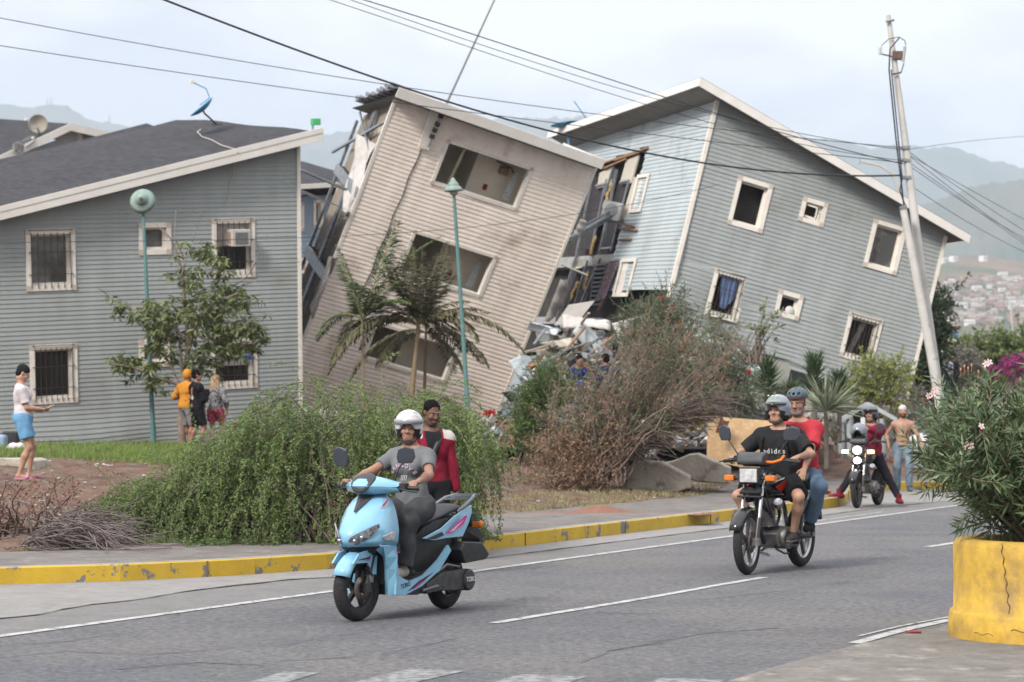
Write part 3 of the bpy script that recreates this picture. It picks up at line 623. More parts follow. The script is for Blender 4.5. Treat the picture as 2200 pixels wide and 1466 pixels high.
qr = {k: rect_from_px(FQ, v) for k, v in qw.items()}; L0 = FQ.uv(560, 500)[0]; L1 = FQ.uv(800, 500)[0]; vt = FQ.uv(690, 420)[1]; vb = FQ.uv(690, 860)[1]
mb = MB(); siding(mb, [(L0, vb), (L1, vb), (L1, vt), (L0, vt)], [inner(r, .08) for r in qr.values()], .13, frontmap); mb.add([(L0, .3, vb), (L1, .3, vb), (L1, .3, vt), (L0, .3, vt)], [(0, 1, 2, 3)], 1); mb.build('wall', [M_dblue, M_intd], Q)
mb = MB(); mb.box((L0, -.6, vt + .35), (L1, -.55, vt + .5)); mb.build('fascia', M_fascia, Q)
mb = MB(); mb.box((L0, -.55, vt + .3), (L1, 6, vt + .38)); mb.build('roof', M_shing, Q)
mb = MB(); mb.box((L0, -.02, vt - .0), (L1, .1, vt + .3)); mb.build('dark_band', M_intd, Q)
for k, r in qr.items(): window(Q, r, tr=.1, sash=True, glass=M_glassg)
# ---------------------------------------------------------------- B: the beige block, leaning right
FB = Frame(960, 500, 62, -17.6, 68.6, 20)
B = empty('apartment_building', M=FB.M, label='beige sided block in the middle leaning far right into the rubble', cat='building')
uL = FB.uv(762, 440)[0]; uR = FB.uv(1188, 590)[0]
tl = FB.uv(868, 196); trr = FB.uv(1284, 352); vb = FB.uv(1075, 870)[1] - .1
vtop = lambda u: tl[1] + (trr[1] - tl[1]) * (u - tl[0]) / (trr[0] - tl[0])
bw = {'w1': [(960, 297), (1146, 362), (1108, 457), (926, 392)], 'w2': [(886, 489), (1070, 553), (1030, 642), (858, 586)], 'w3': [(812, 688), (993, 748), (950, 822), (772, 770)]}
br = {k: rect_from_px(FB, q) for k, q in bw.items()}
tr = .085
mb = MB(); poly = [(uL, vb - 1.5), (uR, vb - .6), (uR, vtop(uR)), (uL, vtop(uL))]
siding(mb, poly, [inner(r) for r in br.values()], .112, frontmap, 0, .018, lambda u, v: (0, .01 * math.sin(u * 2.1 + v), .012 * math.sin(u * 3.1 + v * 2)), .8)
mb.build('wall', [M_beige], B)
# rooms behind the openings
mb = MB(); DB_ = 2.1
fl = [br['w1'][1] - .9, br['w2'][1] - .9, br['w3'][1] - .9]; vtt = vtop(uL) - .1
for i, k in enumerate(('w1', 'w2', 'w3')):
 r = br[k]; z0 = r[1] - .7; z1 = r[3] + .32
 mb.add([(r[0] - .5, DB_, z0), (r[2] + .25, DB_, z0), (r[2] + .25, DB_, z1), (r[0] - .5, DB_, z1)], [(0, 1, 2, 3)])              # back wall
 mb.add([(r[2] + .25, .03, z0), (r[2] + .25, DB_, z0), (r[2] + .25, DB_, z1), (r[2] + .25, .03, z1)], [(0, 1, 2, 3)])           # right wall
 mb.add([(r[0] - .5, .03, z0), (r[0] - .5, DB_, z0), (r[0] - .5, DB_, z1), (r[0] - .5, .03, z1)], [(0, 1, 2, 3)])
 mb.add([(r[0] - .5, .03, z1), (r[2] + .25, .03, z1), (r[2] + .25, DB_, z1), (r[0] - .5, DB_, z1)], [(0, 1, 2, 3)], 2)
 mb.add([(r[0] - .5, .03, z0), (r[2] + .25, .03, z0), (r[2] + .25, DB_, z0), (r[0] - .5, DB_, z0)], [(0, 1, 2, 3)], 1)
 xm = r[0] + (r[2] - r[0]) * .62
 mb.box((xm - .25, .95, z0), (r[2] + .24, DB_ - .01, z1), 0)       # partition
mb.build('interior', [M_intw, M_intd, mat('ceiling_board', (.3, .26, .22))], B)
for k in ('w1', 'w2'):
 mb = MB(); r = br[k]; mb.box((r[2] - .75, .92, r[1] + .12), (r[2] - .64, .945, r[1] + .27))
 mb.build('red_switchplate', mat('dark_red', (.3, .03, .03)), B)
r = br['w1']; mb = MB(); mb.beam((r[0] + .62, .2, r[3] - .1), (r[0] + .55, .25, r[1] + .0), .12, .05); mb.build('loose_board', mat('cream_board', (.5, .42, .3)), B)
for k in ('w1', 'w2'):
 mb = MB(); r = br[k]
 for i in range(8): mb.box((r[2] - .34 + i * .015, .5 + .0, r[1] + .1 + i * .1), (r[2] - .12, .52, r[1] + .18 + i * .1))
 mb.build('louvres', M_bsid, B)
r = br['w1']; e_ = empty('wall_lamp', M=FB.M @ Matrix.Translation((r[2] - .45, .85, r[3] - .32)), label='broken pale wall lamp inside the top floor room of the leaning beige block', cat='lamp')
mb = MB(); mb.tube([(-.25, 0, .05), (.2, -.05, .0), (.3, -.05, -.1)], .02); mb.build('bracket', M_steel, e_)
mb = MB(); mb.box((-.1, -.12, -.22), (.16, .02, -.02)); mb.build('shade', mat('ochre_shade', (.35, .2, .1)), e_, bevel=.03)
for k, lb in (('w1', 'wide top floor opening with bare frame'), ('w2', 'wide middle floor opening'), ('w3', 'wide lowest opening behind the palm')): window(B, br[k], lb, sash=False, reveal=.16, tr=tr)
# fascia, roof, corner trims
mb = MB(); f0 = FB.uv(858, 188, -.5); f1 = FB.uv(1301, 344, -.5); hh = .26
mb.prism([(f0[0], -.5, f0[1]), (f0[0], -.5, f0[1] - hh), (f1[0], -.5, f1[1] - hh), (f1[0], -.5, f1[1])], (0, .04, 0)); mb.prism([(f1[0], -.46, f1[1]), (f1[0], -.46, f1[1] - hh), (f1[0], 2.5, f1[1] - hh - .35), (f1[0], 2.5, f1[1] - .35)], (-.04, 0, 0))
mb.build('fascia', M_fascia, B)
mb = MB(); y_ = 2.3; hb = FB.hit(787, 226, y_); dz = hb[2] - f0[1]; print('B dz', dz, hb[0], f0[0])
mb.add([(f0[0], -.46, f0[1] - .01), (f1[0], -.46, f1[1] - .01), (f1[0], y_, f1[1] + dz), (f0[0] - .1, y_, f0[1] + dz)], [(0, 1, 2, 3)], 0)
mb.add([(f0[0], -.46, f0[1] - .2), (f1[0], -.46, f1[1] - .2), (f1[0], y_, f1[1] + dz - .2), (f0[0] - .1, y_, f0[1] + dz - .2)], [(0, 3, 2, 1)], 1)
for i in range(8): z_ = f0[1] + dz * i / 8; mb.box((f0[0] - .12 + .03 * math.sin(i * 5), -.4 + i * .33, z_ - .06), (f0[0] + .35, -.4 + i * .33 + .28, z_ + .015 + .03 * math.sin(i * 3)), 2)
mb.build('roof', [M_shing, M_soffit, mat('broken_tile', (.24, .24, .27), (.15, .15, .17), scale=6)], B)
mb = MB()
for i in range(52):
 u = f0[0] + .2 + (f1[0] - f0[0] - .3) * i / 52; v = f0[1] + (f1[1] - f0[1]) * (u - f0[0]) / (f1[0] - f0[0]) - hh + .012
 mb.box((u, -.45, v), (u + .045, .0, v + .015))
mb.build('soffit_slats', mat('soffit_vinyl', (.55, .49, .43)), B)
mb = MB(); mb.box((uL - .03, -.03, vb - 1.4), (uL + .05, .04, vtop(uL))); mb.box((uR - .04, -.03, vb - .6), (uR + .03, .04, vtop(uR))); mb.build('corner_trim', M_trim, B)
# the split corner: stain and crack along the conduit
cx0 = FB.uv(905, 318); cx1 = FB.uv(712, 790); mb = MB(); n_ = 40
pts = [(cx0[0] + (cx1[0] - cx0[0]) * t + .02 * math.sin(t * 37), -.024, cx0[1] + (cx1[1] - cx0[1]) * t) for t in np.linspace(0, 1, n_)]
mb.tube(pts, [.011 + .006 * abs(math.sin(i * 1.7)) for i in range(n_)], 6); mb.build('conduit', mat('grimy_conduit', (.07, .06, .055), (.16, .13, .12), scale=5), B)
# open left end: floors, studs, boards
W_ = 2.5
for (pa, h) in (((700, 395), .22), ((680, 590), .25)):
 mb = MB(); v = FB.uv(*pa)[1]
 mb.box((uL - 0.02, .05, v - h / 2), (uL + .3, W_, v + h / 2), 0); mb.box((uL - .05, .02, v - h / 2 - .02), (uL + .02, W_, v + h / 2 + .02), 1)
 mb.build('floor_edge', [M_intd, M_stud], B)
mb = MB(); vt_ = vtop(uL); lo_ = vb - 1.2
mb.add([(uL + .18, .05, lo_), (uL + .18, W_, lo_), (uL + .18, W_, vt_ + dz - .2), (uL + .18, .05, vt_ - .15)], [(0, 1, 2, 3)], 0)
mb.build('end_wall', [mat('raw_board', (.34, .29, .235), (.27, .225, .18), rough=.9, scale=1.6, c3=(.5, .44, .38), s3=2, f3=(.58, .62))], B)
mb = MB()
for y in (.12, 1.2, 1.32, 2.45): mb.box((uL + .02, y, lo_), (uL + .09, y + .07, vt_ + dz * y / 2.3 - .3))
mb.beam((uL, .1, vt_ - .9), (uL - .05, 3.2, vt_ - 2.6), .06, .06); mb.beam((uL, .1, vt_ - 1.9), (uL - .05, 2.2, vt_ - 1.2), .04, .04)
mb.beam((uL + .03, .3, lo_), (uL + .03, 2.3, lo_ + 2.1), .08, .06)
mb.build('stud', M_stud, B)
mb = MB(); mb.grid([[(uL - .03 - .07 * math.sin(i * 1.3 + j), .02 + i * .28 * (1 - j / 9), vt_ - 1.5 - j * .28 - i * .03) for i in range(8)] for j in range(8)]); o = mb.build('torn_wrap', M_wrap, B)
mb = MB(); p = FB.uv(728, 556); mb.grid([[(p[0] - .1 + .09 * math.sin(i * 2.4 + j * .3) - .02 * j + .28 * (j / 12 - .45 + .05 * i) * (1 if i < 3 else .6), -.06 - .05 * math.cos(i * 2.2), p[1] - j * .115 - .16 * (i % 3) * j / 12) for i in range(6)] for j in range(13)]); mb.build('torn_wrap', M_wrap, B)
# flashing torn off the right edge
for (a, b_, w) in (((1205, 600), (1170, 690), .28), ((1248, 470), (1232, 505), .2), ((1150, 800), (1090, 905), .14)):
 p = FB.uv(*a); q = FB.uv(*b_); P = []
 for i in range(9):
  t_ = i / 8; c0 = V3((p[0] + (q[0] - p[0]) * t_, 0, p[1] + (q[1] - p[1]) * t_)); P.append([c0 + V3((-.02, -.02, 0)), c0 + V3((w * (.5 + .5 * math.sin(3 * t_ + .4)), -.06 - .05 * math.sin(i * 2), .02 * math.sin(i))), c0 + V3((w * .8, .25, -.03 * i % .1))])
 mb = MB(); mb.grid(P); mb.build('torn_flashing', M_wrap, B)
# meter board and service mast
p = FB.uv(925, 270); bdM = FB.M @ Matrix.Translation((p[0], -.08, p[1]))
e = empty('service_mast', M=bdM, label='white meter board with a tall grey service mast on the leaning beige wall', cat='mast')
m0 = FB.uv(938, 226); m1 = FB.uv(908, 318); d0 = V3((m0[0] - p[0], 0, m0[1] - p[1])); d1 = V3((m1[0] - p[0], 0, m1[1] - p[1]))
mb = MB(); mb.beam(d1, d0, .30, .05, up=(0, 1, 0)); mb.build('board', M_trim, e, bevel=.008)
mb = MB(); far_ = FB.hit(1066, -8, -.9) - V3((p[0], -.08, p[1])); st = d1 * .8 + V3((.07, -.06, 0)); mb.tube([st, d0 + V3((.16, -.1, .0)), far_], [.035, .033, .022], 8); mb.build('mast', mat('mast_grey', (.36, .37, .38), rough=.6), e)
mb = MB()
for t_ in (.25, .42, .58, .8): q = st + (d0 + V3((.16, -.1, 0)) - st) * t_; mb.box(q - .055, q + .055)
mb.build('clamp', M_steel, e, bevel=.01)
# ---------------------------------------------------------------- C: the pale grey-blue block, leaning right
FC = Frame(1500, 430, 60, -16.6, 76, 19)
C = empty('apartment_building', M=FC.M, label='pale grey-blue block leaning at the right with its left side torn open', cat='building')
k0 = FC.uv(1541, 215); kb = FC.uv(1456, 560); uC = (k0[0] + kb[0]) / 2
uE = FC.uv(2000, 640)[0]; e0 = FC.uv(2028, 497); e1 = FC.uv(1960, 815)
f0 = FC.uv(1533, 183, -.55); f1 = FC.uv(2086, 506, -.55); slope = (f1[1] - f0[1]) / (f1[0] - f0[0]); fh = .21
def rfC(u, y=-.55): return f0[1] + slope * (u - f0[0]) - KY * (y + .55)
fe_ = FC.hit(1178, 283, uC - .75, 0); KY = (f0[1] + slope * (uC - .75 - f0[0]) - fe_[2]) / (fe_[1] + .55); print('KY', KY)
cw = {'w1': [(1588, 376), (1663, 400), (1634, 501), (1560, 481)], 'w2': [(1724, 421), (1781, 439), (1765, 490), (1716, 473)], 'w3': [(1879, 469), (1946, 491), (1926, 594), (1853, 571)],
  'w4': [(1534, 574), (1611, 598), (1578, 698), (1517, 672)], 'w5': [(1675, 621), (1728, 637), (1712, 690), (1661, 675)], 'w6': [(1825, 668), (1902, 692), (1868, 784), (1802, 765)]}
cr_ = {k: rect_from_px(FC, q) for k, q in cw.items()}
vbC = FC.uv(1960, 832)[1] - .4; v_lo = vbC
def warpC(u, v):
 h = max(0, (v_lo + 2.6) - v); g = max(0, 1 - (u - uC) / 4.5)
 return (0, -.10 * g * h * .4 * math.sin(u * 1.1 + .5), .10 * g * h * math.sin(u * 2.0 + v * 1.4) + .01 * math.sin(u * 2.3 + v))
mb = MB(); vk = FC.uv(1440, 640)[1]; vk2 = FC.uv(1640, 760)[1]; uk2 = FC.uv(1640, 760)[0]
poly = [(uC, vk - .35), (uC + 1.2, vk - .75), (uk2, vbC + .9), (uk2 + .8, vbC), (uE, vbC), (uE, rfC(uE) - fh + .1), (uC, rfC(uC) - fh + .1)]
siding(mb, poly, [inner(r) for r in cr_.values()], .1075, frontmap, 0, .018, warpC, .6)
DC = 8.0
mb.add([(uE, 0, vbC), (uE, DC, vbC), (uE, DC, rfC(uE, DC) - fh), (uE, 0, rfC(uE) - fh)], [(0, 1, 2, 3)])
mb.build('front_wall', [M_gsid], C)
# left face: plane u = uC, siding map
def Lmap(s, v, w): return (uC - w, s, v)
def luv(px, py): p = FC.hit(px, py, uC, 0); return p[1], p[2]
hole_px = [(1245, 372), (1392, 318), (1352, 420), (1385, 378), (1300, 690), (1165, 700)]
s1, v1 = luv(1392, 318); s0_, v0_ = luv(1250, 372); sA = luv(1330, 560)[0]
vT = rfC(uC) - fh + .05
mb = MB(); S_END = luv(1178, 330)[0] + .4
tb = [(-.001, vk + .2), (-.001, vT), (S_END, rfC(uC, S_END) - fh + .1), (S_END, vk + .2)]
print('C left face', 'k', uC, 'S_END', S_END, 'hole', s1, v1, s0_, v0_, luv(1352, 440), luv(1310, 560), luv(1280, 690))
# stepped opening: rows follow a slanting edge
hs = []; vt0 = vT; n_ = 60; vlo_ = vk + .2
top_n = luv(1392, 318); top_f = luv(1245, 375)
for i in range(n_):
 va = vlo_ + (vT - vlo_) * i / n_; vb_ = va + (vT - vlo_) / n_; vc = (va + vb_) / 2
 if vc > top_n[1] + .02: continue
 sn = top_n[0] + .35 * (top_n[1] - vc) / 5.0 + .05 * math.sin(i * 2.7)
 if vc < luv(1345, 470)[1]: sn += .35
 if vc > top_f[1]: sn = max(sn, top_n[0] + (top_f[0] - top_n[0]) * (top_n[1] - vc) / max(top_n[1] - top_f[1], .1) * 0 + .0)
 if vc > min(top_f[1], top_n[1]):
  fr = (top_n[1] - vc) / (top_n[1] - top_f[1] + 1e-6); hs.append((sn, va, sn + .3 + (S_END - sn) * max(0, min(1, fr)), vb_))
 else: hs.append((sn, va, S_END + 1, vb_))
siding(mb, tb, hs, .1075, Lmap, 0, .018, lambda s, v: (0, 0, .03 * math.sin(s * 1.7 + v) * max(0, 1 - (v - vlo_) / 2.5)), .5)
mb.build('side_wall', [M_bsid], C)
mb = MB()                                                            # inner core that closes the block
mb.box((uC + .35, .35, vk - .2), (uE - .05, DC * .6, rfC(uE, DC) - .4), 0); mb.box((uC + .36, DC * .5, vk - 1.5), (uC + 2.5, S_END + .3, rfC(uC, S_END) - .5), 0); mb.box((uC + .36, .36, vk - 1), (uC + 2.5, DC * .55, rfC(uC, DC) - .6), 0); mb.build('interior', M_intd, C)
mb = MB(); mb.beam((uC, -.02, vk - .0), (uC, -.02, vT + .0), .10, .08, up=(0, 1, 0)); mb.build('corner_trim', M_trim, C)
mb = MB(); mb.box((uE - .05, -.04, vbC), (uE + .04, .05, rfC(uE) - fh)); mb.build('corner_trim', M_trim, C)
# roof
OV = .55; uO = uC - .75
mb = MB(); us = [uO, f1[0]]
mb.prism([(uO, -OV, rfC(uO)), (uO, -OV, rfC(uO) - fh), (f1[0], -OV, rfC(f1[0]) - fh), (f1[0], -OV, rfC(f1[0]))], (0, .04, 0))
fe = fe_; fz = rfC(uO); Lr = fe[1]
mb.prism([(uO, -OV + .04, fz), (uO, Lr, rfC(uO, Lr)), (uO, Lr, rfC(uO, Lr) - fh), (uO, -OV + .04, fz - fh)], (.04, 0, 0))
mb.build('fascia', M_fascia, C)
mb = MB(); mb.grid([[(u, y, rfC(u, y) + .008) for u in np.linspace(uO, f1[0], 8)] for y in (-OV, Lr)], 0, False); mb.build('roof', M_shing, C)
mb = MB(); mb.grid([[(u, y, rfC(u, y) - fh * .6) for u in np.linspace(uO + .04, f1[0], 8)] for y in (-OV + .04, Lr)], 0, False)
for i in range(90):
 u = uC + (f1[0] - uC) * i / 90; mb.box((u, -OV + .05, rfC(u) - fh * .62 - .03), (u + .03, -.02, rfC(u) - fh * .62))
mb.build('soffit', M_soffit, C)
# front windows
nm = {'w1': 'upper left window, open and dark', 'w2': 'small upper window with its sash swung open', 'w3': 'upper right window with grey glass', 'w4': 'lower left window with a blue curtain', 'w5': 'small lower window with a plastic bag in it', 'w6': 'lower right window with iron grille and thin curtain'}
for k, r in cr_.items():
 w = window(C, r, nm[k], open_=k in ('w1', 'w2', 'w5', 'w4', 'w6'), glass=mat('cloudy_glass', (.17, .165, .15), (.08, .08, .078), scale=1.6, rough=.15, lo=.45, hi=.55), grille=k in ('w4', 'w6'), bars=7, sash=True)
 if k == 'w4':
  mb = MB(); a, b, c, d = r[0] + .22, r[1], r[2] - .2, r[3] - .14
  mb.grid([[(a + (c - a) * i / 14 * (1) + (j / 10) * .14 * (1 - i / 14), .06 + .02 * math.sin(i * 1.5), d - j / 10 * (d - b) * (.83 - .30 * abs(i / 14 - .38) - .18 * (i / 14))) for i in range(15)] for j in range(11)]); mb.build('curtain', mat('blue_curtain', (.20, .30, .55), (.16, .25, .48), scale=6, transl=.2), w)
 if k == 'w6':
  mb = MB(); a, b, c, d = r[0] + .2, r[1] + .15, r[2] - .2, r[3] - .14
  mb.grid([[(a + (c - a) * (.45 + .25 * i / 8) - .04 * j, .11 + .015 * math.sin(i * 2), d - j / 6 * (d - b)) for i in range(9)] for j in range(7)]); mb.build('curtain', mat('grey_curtain', (.22, .21, .21), transl=.2), w)
 if k == 'w2':
  mb = MB(); a, b = (r[0] + .13), r[1] + .13; mb.beam((a, .05, b + .05), (a + .30, -.03, b + .02), .03, .03); mb.beam((a, .05, b + .33), (a + .3, -.03, b + .3), .03, .03); mb.beam((a, .05, b + .05), (a, .05, b + .33), .03, .03); mb.beam((a + .3, -.03, b + .02), (a + .3, -.03, b + .3), .03, .03); mb.build('swung_sash', M_trim, w)
r = cr_['w5']; mb = MB(); mb.ell((r[0] + .42, .06, r[1] + .2), (.12, .06, .12)); mb.ell((r[0] + .5, .05, r[1] + .13), (.1, .05, .06), 1); o = mb.build('plastic_bag', [mat('bag_white', (.7, .66, .68)), mat('bag_green', (.2, .42, .2))], None, M=FC.M); tag(o, 'white and green plastic bag in the small lower window of the grey-blue block', 'bag')
# windows on the torn side
def side_win(q, label, **kw):
 P = [luv(*p) for p in q]; s_a = (P[0][0] + P[3][0]) / 2; s_b = (P[1][0] + P[2][0]) / 2; va = (P[2][1] + P[3][1]) / 2; vb_ = (P[0][1] + P[1][1]) / 2
 e = empty('side_window', M=Matrix.Identity(4)); e.parent = C; e['label'] = label
 e.matrix_local = Matrix(((0, 1, 0, uC - .03), (-1, 0, 0, s_a), (0, 0, 1, va), (0, 0, 0, 1)))
 w_ = abs(s_a - s_b); h_ = vb_ - va
 mb = MB(); t = .1; P_ = .03
 mb.box((0, -P_, h_ - t), (w_, 0, h_)); mb.box((0, -P_, 0), (w_, 0, t)); mb.box((0, -P_, t), (t, 0, h_ - t)); mb.box((w_ - t, -P_, t), (w_, 0, h_ - t)); mb.box((t, .02, t), (t + .35 * w_, .05, h_ - t)); mb.build('frame', M_trim, e)
 mb = MB(); mb.box((t, .06, t), (w_ - t, .08, h_ - t)); mb.build('pane', M_glassg, e)
 return e, w_, h_
# (right edge of each trim is nearer the corner)
side_win([(1369, 372), (1340, 388), (1335, 465), (1360, 455)][::1], 'tall narrow window frame hanging at the torn edge')
side_win([(1340, 556), (1305, 560), (1290, 640), (1318, 638)][::1], 'low window with a grille and purple curtain at the torn edge')
# torn-open rooms
mb = MB(); sN = top_n[0] + .35
zs = [luv(1290, 690)[1], luv(1300, 555)[1], luv(1330, 335)[1]]
print('floors', zs)
mb.box((uC + .05, sN, zs[1] - .18), (uC + .4, S_END, zs[1] + .12), 1); mb.box((uC + .04, sN + .2, zs[0] - .1), (uC + .4, S_END, zs[0] + .1), 1)
mb.build('floor_edge', [M_intd, mat('slab_grey', (.42, .42, .43), (.33, .32, .32), scale=4)], C)
mb = MB()
def Lp(px, py, w=.12): p = FC.hit(px, py, uC + w, 0); return p
def panel(pts, w, m=0, t=.04):
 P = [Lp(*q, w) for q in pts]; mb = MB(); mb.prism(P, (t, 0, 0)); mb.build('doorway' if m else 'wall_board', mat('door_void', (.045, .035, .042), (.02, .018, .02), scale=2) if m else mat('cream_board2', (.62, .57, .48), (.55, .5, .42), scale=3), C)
panel([(1345, 345), (1373, 332), (1356, 393), (1331, 396)], .0); panel([(1288, 372), (1318, 358), (1310, 398), (1282, 405)], .0)
panel([(1335, 470), (1362, 380), (1372, 384), (1350, 470)], .02)
panel([(1230, 560), (1258, 556), (1250, 575), (1226, 580)], .05); panel([(1275, 555), (1305, 552), (1300, 570), (1272, 572)], .05)
mb = MB()
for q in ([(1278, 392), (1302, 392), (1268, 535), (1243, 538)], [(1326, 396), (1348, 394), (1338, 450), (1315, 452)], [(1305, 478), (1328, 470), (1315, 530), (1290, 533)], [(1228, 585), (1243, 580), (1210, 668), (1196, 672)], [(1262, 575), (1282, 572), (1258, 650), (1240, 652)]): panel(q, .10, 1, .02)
mb = MB()
for a, b_, w in (((1272, 385), (1238, 545), .05), ((1303, 385), (1268, 548), .05), ((1325, 365), (1290, 540), .07), ((1350, 392), (1312, 540), .04), ((1332, 392), (1352, 388), .06), ((1240, 545), (1195, 690), .07), ((1262, 560), (1225, 690), .06), ((1290, 555), (1245, 660), .06), ((1318, 360), (1300, 420), .08), ((1280, 400), (1304, 394), .05), ((1290, 535), (1316, 532), .05)):
 mb.beam(Lp(*a, -.02), Lp(*b_, -.02), w, .05)
mb.build('stud', M_stud, C)
mb = MB()
rr = random.Random(4)
for a, b_ in (((1312, 400), (1300, 440)), ((1300, 440), (1302, 462)), ((1278, 515), (1270, 545)), ((1240, 610), (1228, 640)), ((1262, 590), (1256, 620))):
 mb = MB(); p = Lp(*a, -.04); q = Lp(*b_, -.04)
 for i in range(5): c_ = p + (q - p) * i / 4; mb.ell(c_ + V3((0, rr.uniform(-.06, .06), 0)), (.05, .09 * rr.uniform(.7, 1.3), .11 * rr.uniform(.7, 1.2)), n=8)
 mb.build('insulation', M_insul, C)
mb = MB()
for a, b_ in (((1300, 350), (1392, 318)), ((1298, 362), (1345, 342)), ((1320, 345), (1378, 326)), ((1236, 375), (1290, 356)), ((1300, 640), (1285, 668)), ((1330, 490), (1368, 495)), ((1340, 480), (1360, 488)), ((1330, 516), (1355, 514))): mb = MB(); mb.beam(Lp(*a, -.06), Lp(*b_, -.05), .05, .05); mb.build('splintered_lath', M_wood, C)
# louvred door hanging in the lower opening
mb = MB()
P0, P1, P2 = Lp(1278, 570, -.03), Lp(1303, 568, -.03), Lp(1268, 655, -.03); ux = P1 - P0; vy = P2 - P0
mb.beam(P0, P2, .05, .05); mb.beam(P1, P1 + vy, .05, .05)
for i in range(10): t_ = i / 9.; mb.beam(P0 + vy * t_, P0 + vy * t_ + ux, .05, .035, up=(1, 0, 0))
o = mb.build('louvred_door', mat('dark_grey_door', (.10, .10, .12)), C)
mb = MB(); P = [Lp(*q, -.1) for q in [(1330, 560), (1312, 562), (1290, 638), (1300, 642)]]; mb.grid([[P[0] + (P[1] - P[0]) * i / 7 + (P[3] - P[0]) * j / 5 + V3((-.04 * (i % 2), 0, 0)) for i in range(8)] for j in range(6)]); mb.build('purple_curtain', mat('plum_cloth', (.15, .08, .13), (.36, .28, .34), scale=22, lo=.5, hi=.55), C)
g = MB()
for i in range(8): t_ = i / 7; g.beam(Lp(1330, 560, -.35) * (1 - t_) + Lp(1305, 563, -.35) * t_, Lp(1300, 642, -.35) * (1 - t_) + Lp(1278, 640, -.35) * t_, .014, .014)
for t_ in (0, .3, .65, 1): g.beam(Lp(1330, 560, -.35) * (1 - t_) + Lp(1300, 642, -.35) * t_, Lp(1305, 563, -.35) * (1 - t_) + Lp(1278, 640, -.35) * t_, .014, .014)
g.build('window_grille', M_steel, C)
# outdoor unit
pA = Lp(1322, 476, -.1); e = empty('air_conditioner', M=FC.M @ Matrix.Translation((pA[0] - .35, pA[1], pA[2] - .05)) @ Matrix.Rotation(R(-38), 4, 'Z'), label='dented white outdoor air conditioner hanging on the torn side of the grey-blue block', cat='air conditioner')
mb = MB(); mb.box((0, -.28, 0), (.55, 0, .5)); mb.build('casing', mat('ac_outdoor', (.6, .6, .61), (.5, .5, .51), scale=5), e, bevel=.02)
mb = MB(); mb.lathe([(.19, 0), (.17, -.01), (.02, -.012)], 20, 0, (.27, -.285, .26), (0, 1, 0)); mb.build('fan_guard', mat('fan_dark', (.3, .3, .31)), e)
mb = MB(); mb.beam((-.1, -.2, -.03), (.6, -.1, -.03), .04, .04); mb.build('bracket', M_stud, e)
# loose girder between the blocks
gA = FB.hit(1222, 512, .6); gB = FC.hit(1318, 458, uC - .3, 0)
wA = V3(FB.M @ Vector(gA)); wB = V3(FC.M @ Vector(gB)); e = MB(); d_ = wB - wA
e.beam(wA, wB, .22, .02); e.beam(wA + V3((0, 0, .1)), wB + V3((0, 0, .1)), .06, .05); e.beam(wA - V3((0, 0, .1)), wB - V3((0, 0, .1)), .06, .05)
tag(e.build('steel_girder', M_stud), 'grey steel girder jammed between the two leaning blocks', 'girder')
e = MB(); e.beam(at(646, 365, 60), V3(FB.M @ Vector(tuple(FB.hit(745, 408, 0)))), .09, .05); tag(e.build('steel_bar', M_stud), 'bare grey bar reaching from the upright block to the broken end of the beige one', 'bar')
e = MB(); e.tube([Vector(FB.M @ Vector(tuple(FB.hit(*q, -.3)))) for q in ((1205, 568), (1262, 592))], .03); tag(e.build('pipe', mat('white_pipe', (.6, .58, .5))), 'thin white pipe sticking out beside the lower right edge of the beige block', 'pipe')
# panel slumped at the foot of the opening
def wpoly(name, pts, dists, m, label, cat, t=.05, group=None):
 P = [at(p[0], p[1], d) for p, d in zip(pts, dists)]; mb = MB(); mb.prism(P, (0, t, -.0), 0); o = mb.build(name, m); return tag(o, label, cat, group)
wpoly('door_panel', [(1222, 655), (1278, 646), (1242, 692), (1190, 700)], [58, 58, 57.4, 57.4], mat('taupe_panel', (.36, .34, .31), (.3, .28, .26), scale=3), 'taupe door panel slumped below the torn side of the grey-blue block', 'panel')
# blue dish behind the beige roof
pd = at(1222, 300, 70); e = empty('satellite_dish', loc=pd, label='pale blue satellite dish behind the roof end of the leaning beige block', cat='satellite dish')
mb = MB(); mb.tube([(0, 0, -.5), (0, 0, .15), (.02, 0, .35)], .035); mb.build('mast', M_dblue2, e)
mb = MB(); mb.lathe([(.42 * math.sin(t) / .58, .4 * (1 - math.cos(t))) for t in np.linspace(.01, .62, 8)], 24, 0, (-.1, 0, .38), (-.15, .05, .98)); mb.build('dish', M_dblue2, e, solid=.015)
mb = MB(); mb.tube([(.3, 0, .5), (.5, 0, .62), (.15, -.1, 1.1)], .018); mb.build('feed_arm', M_dblue2, e)
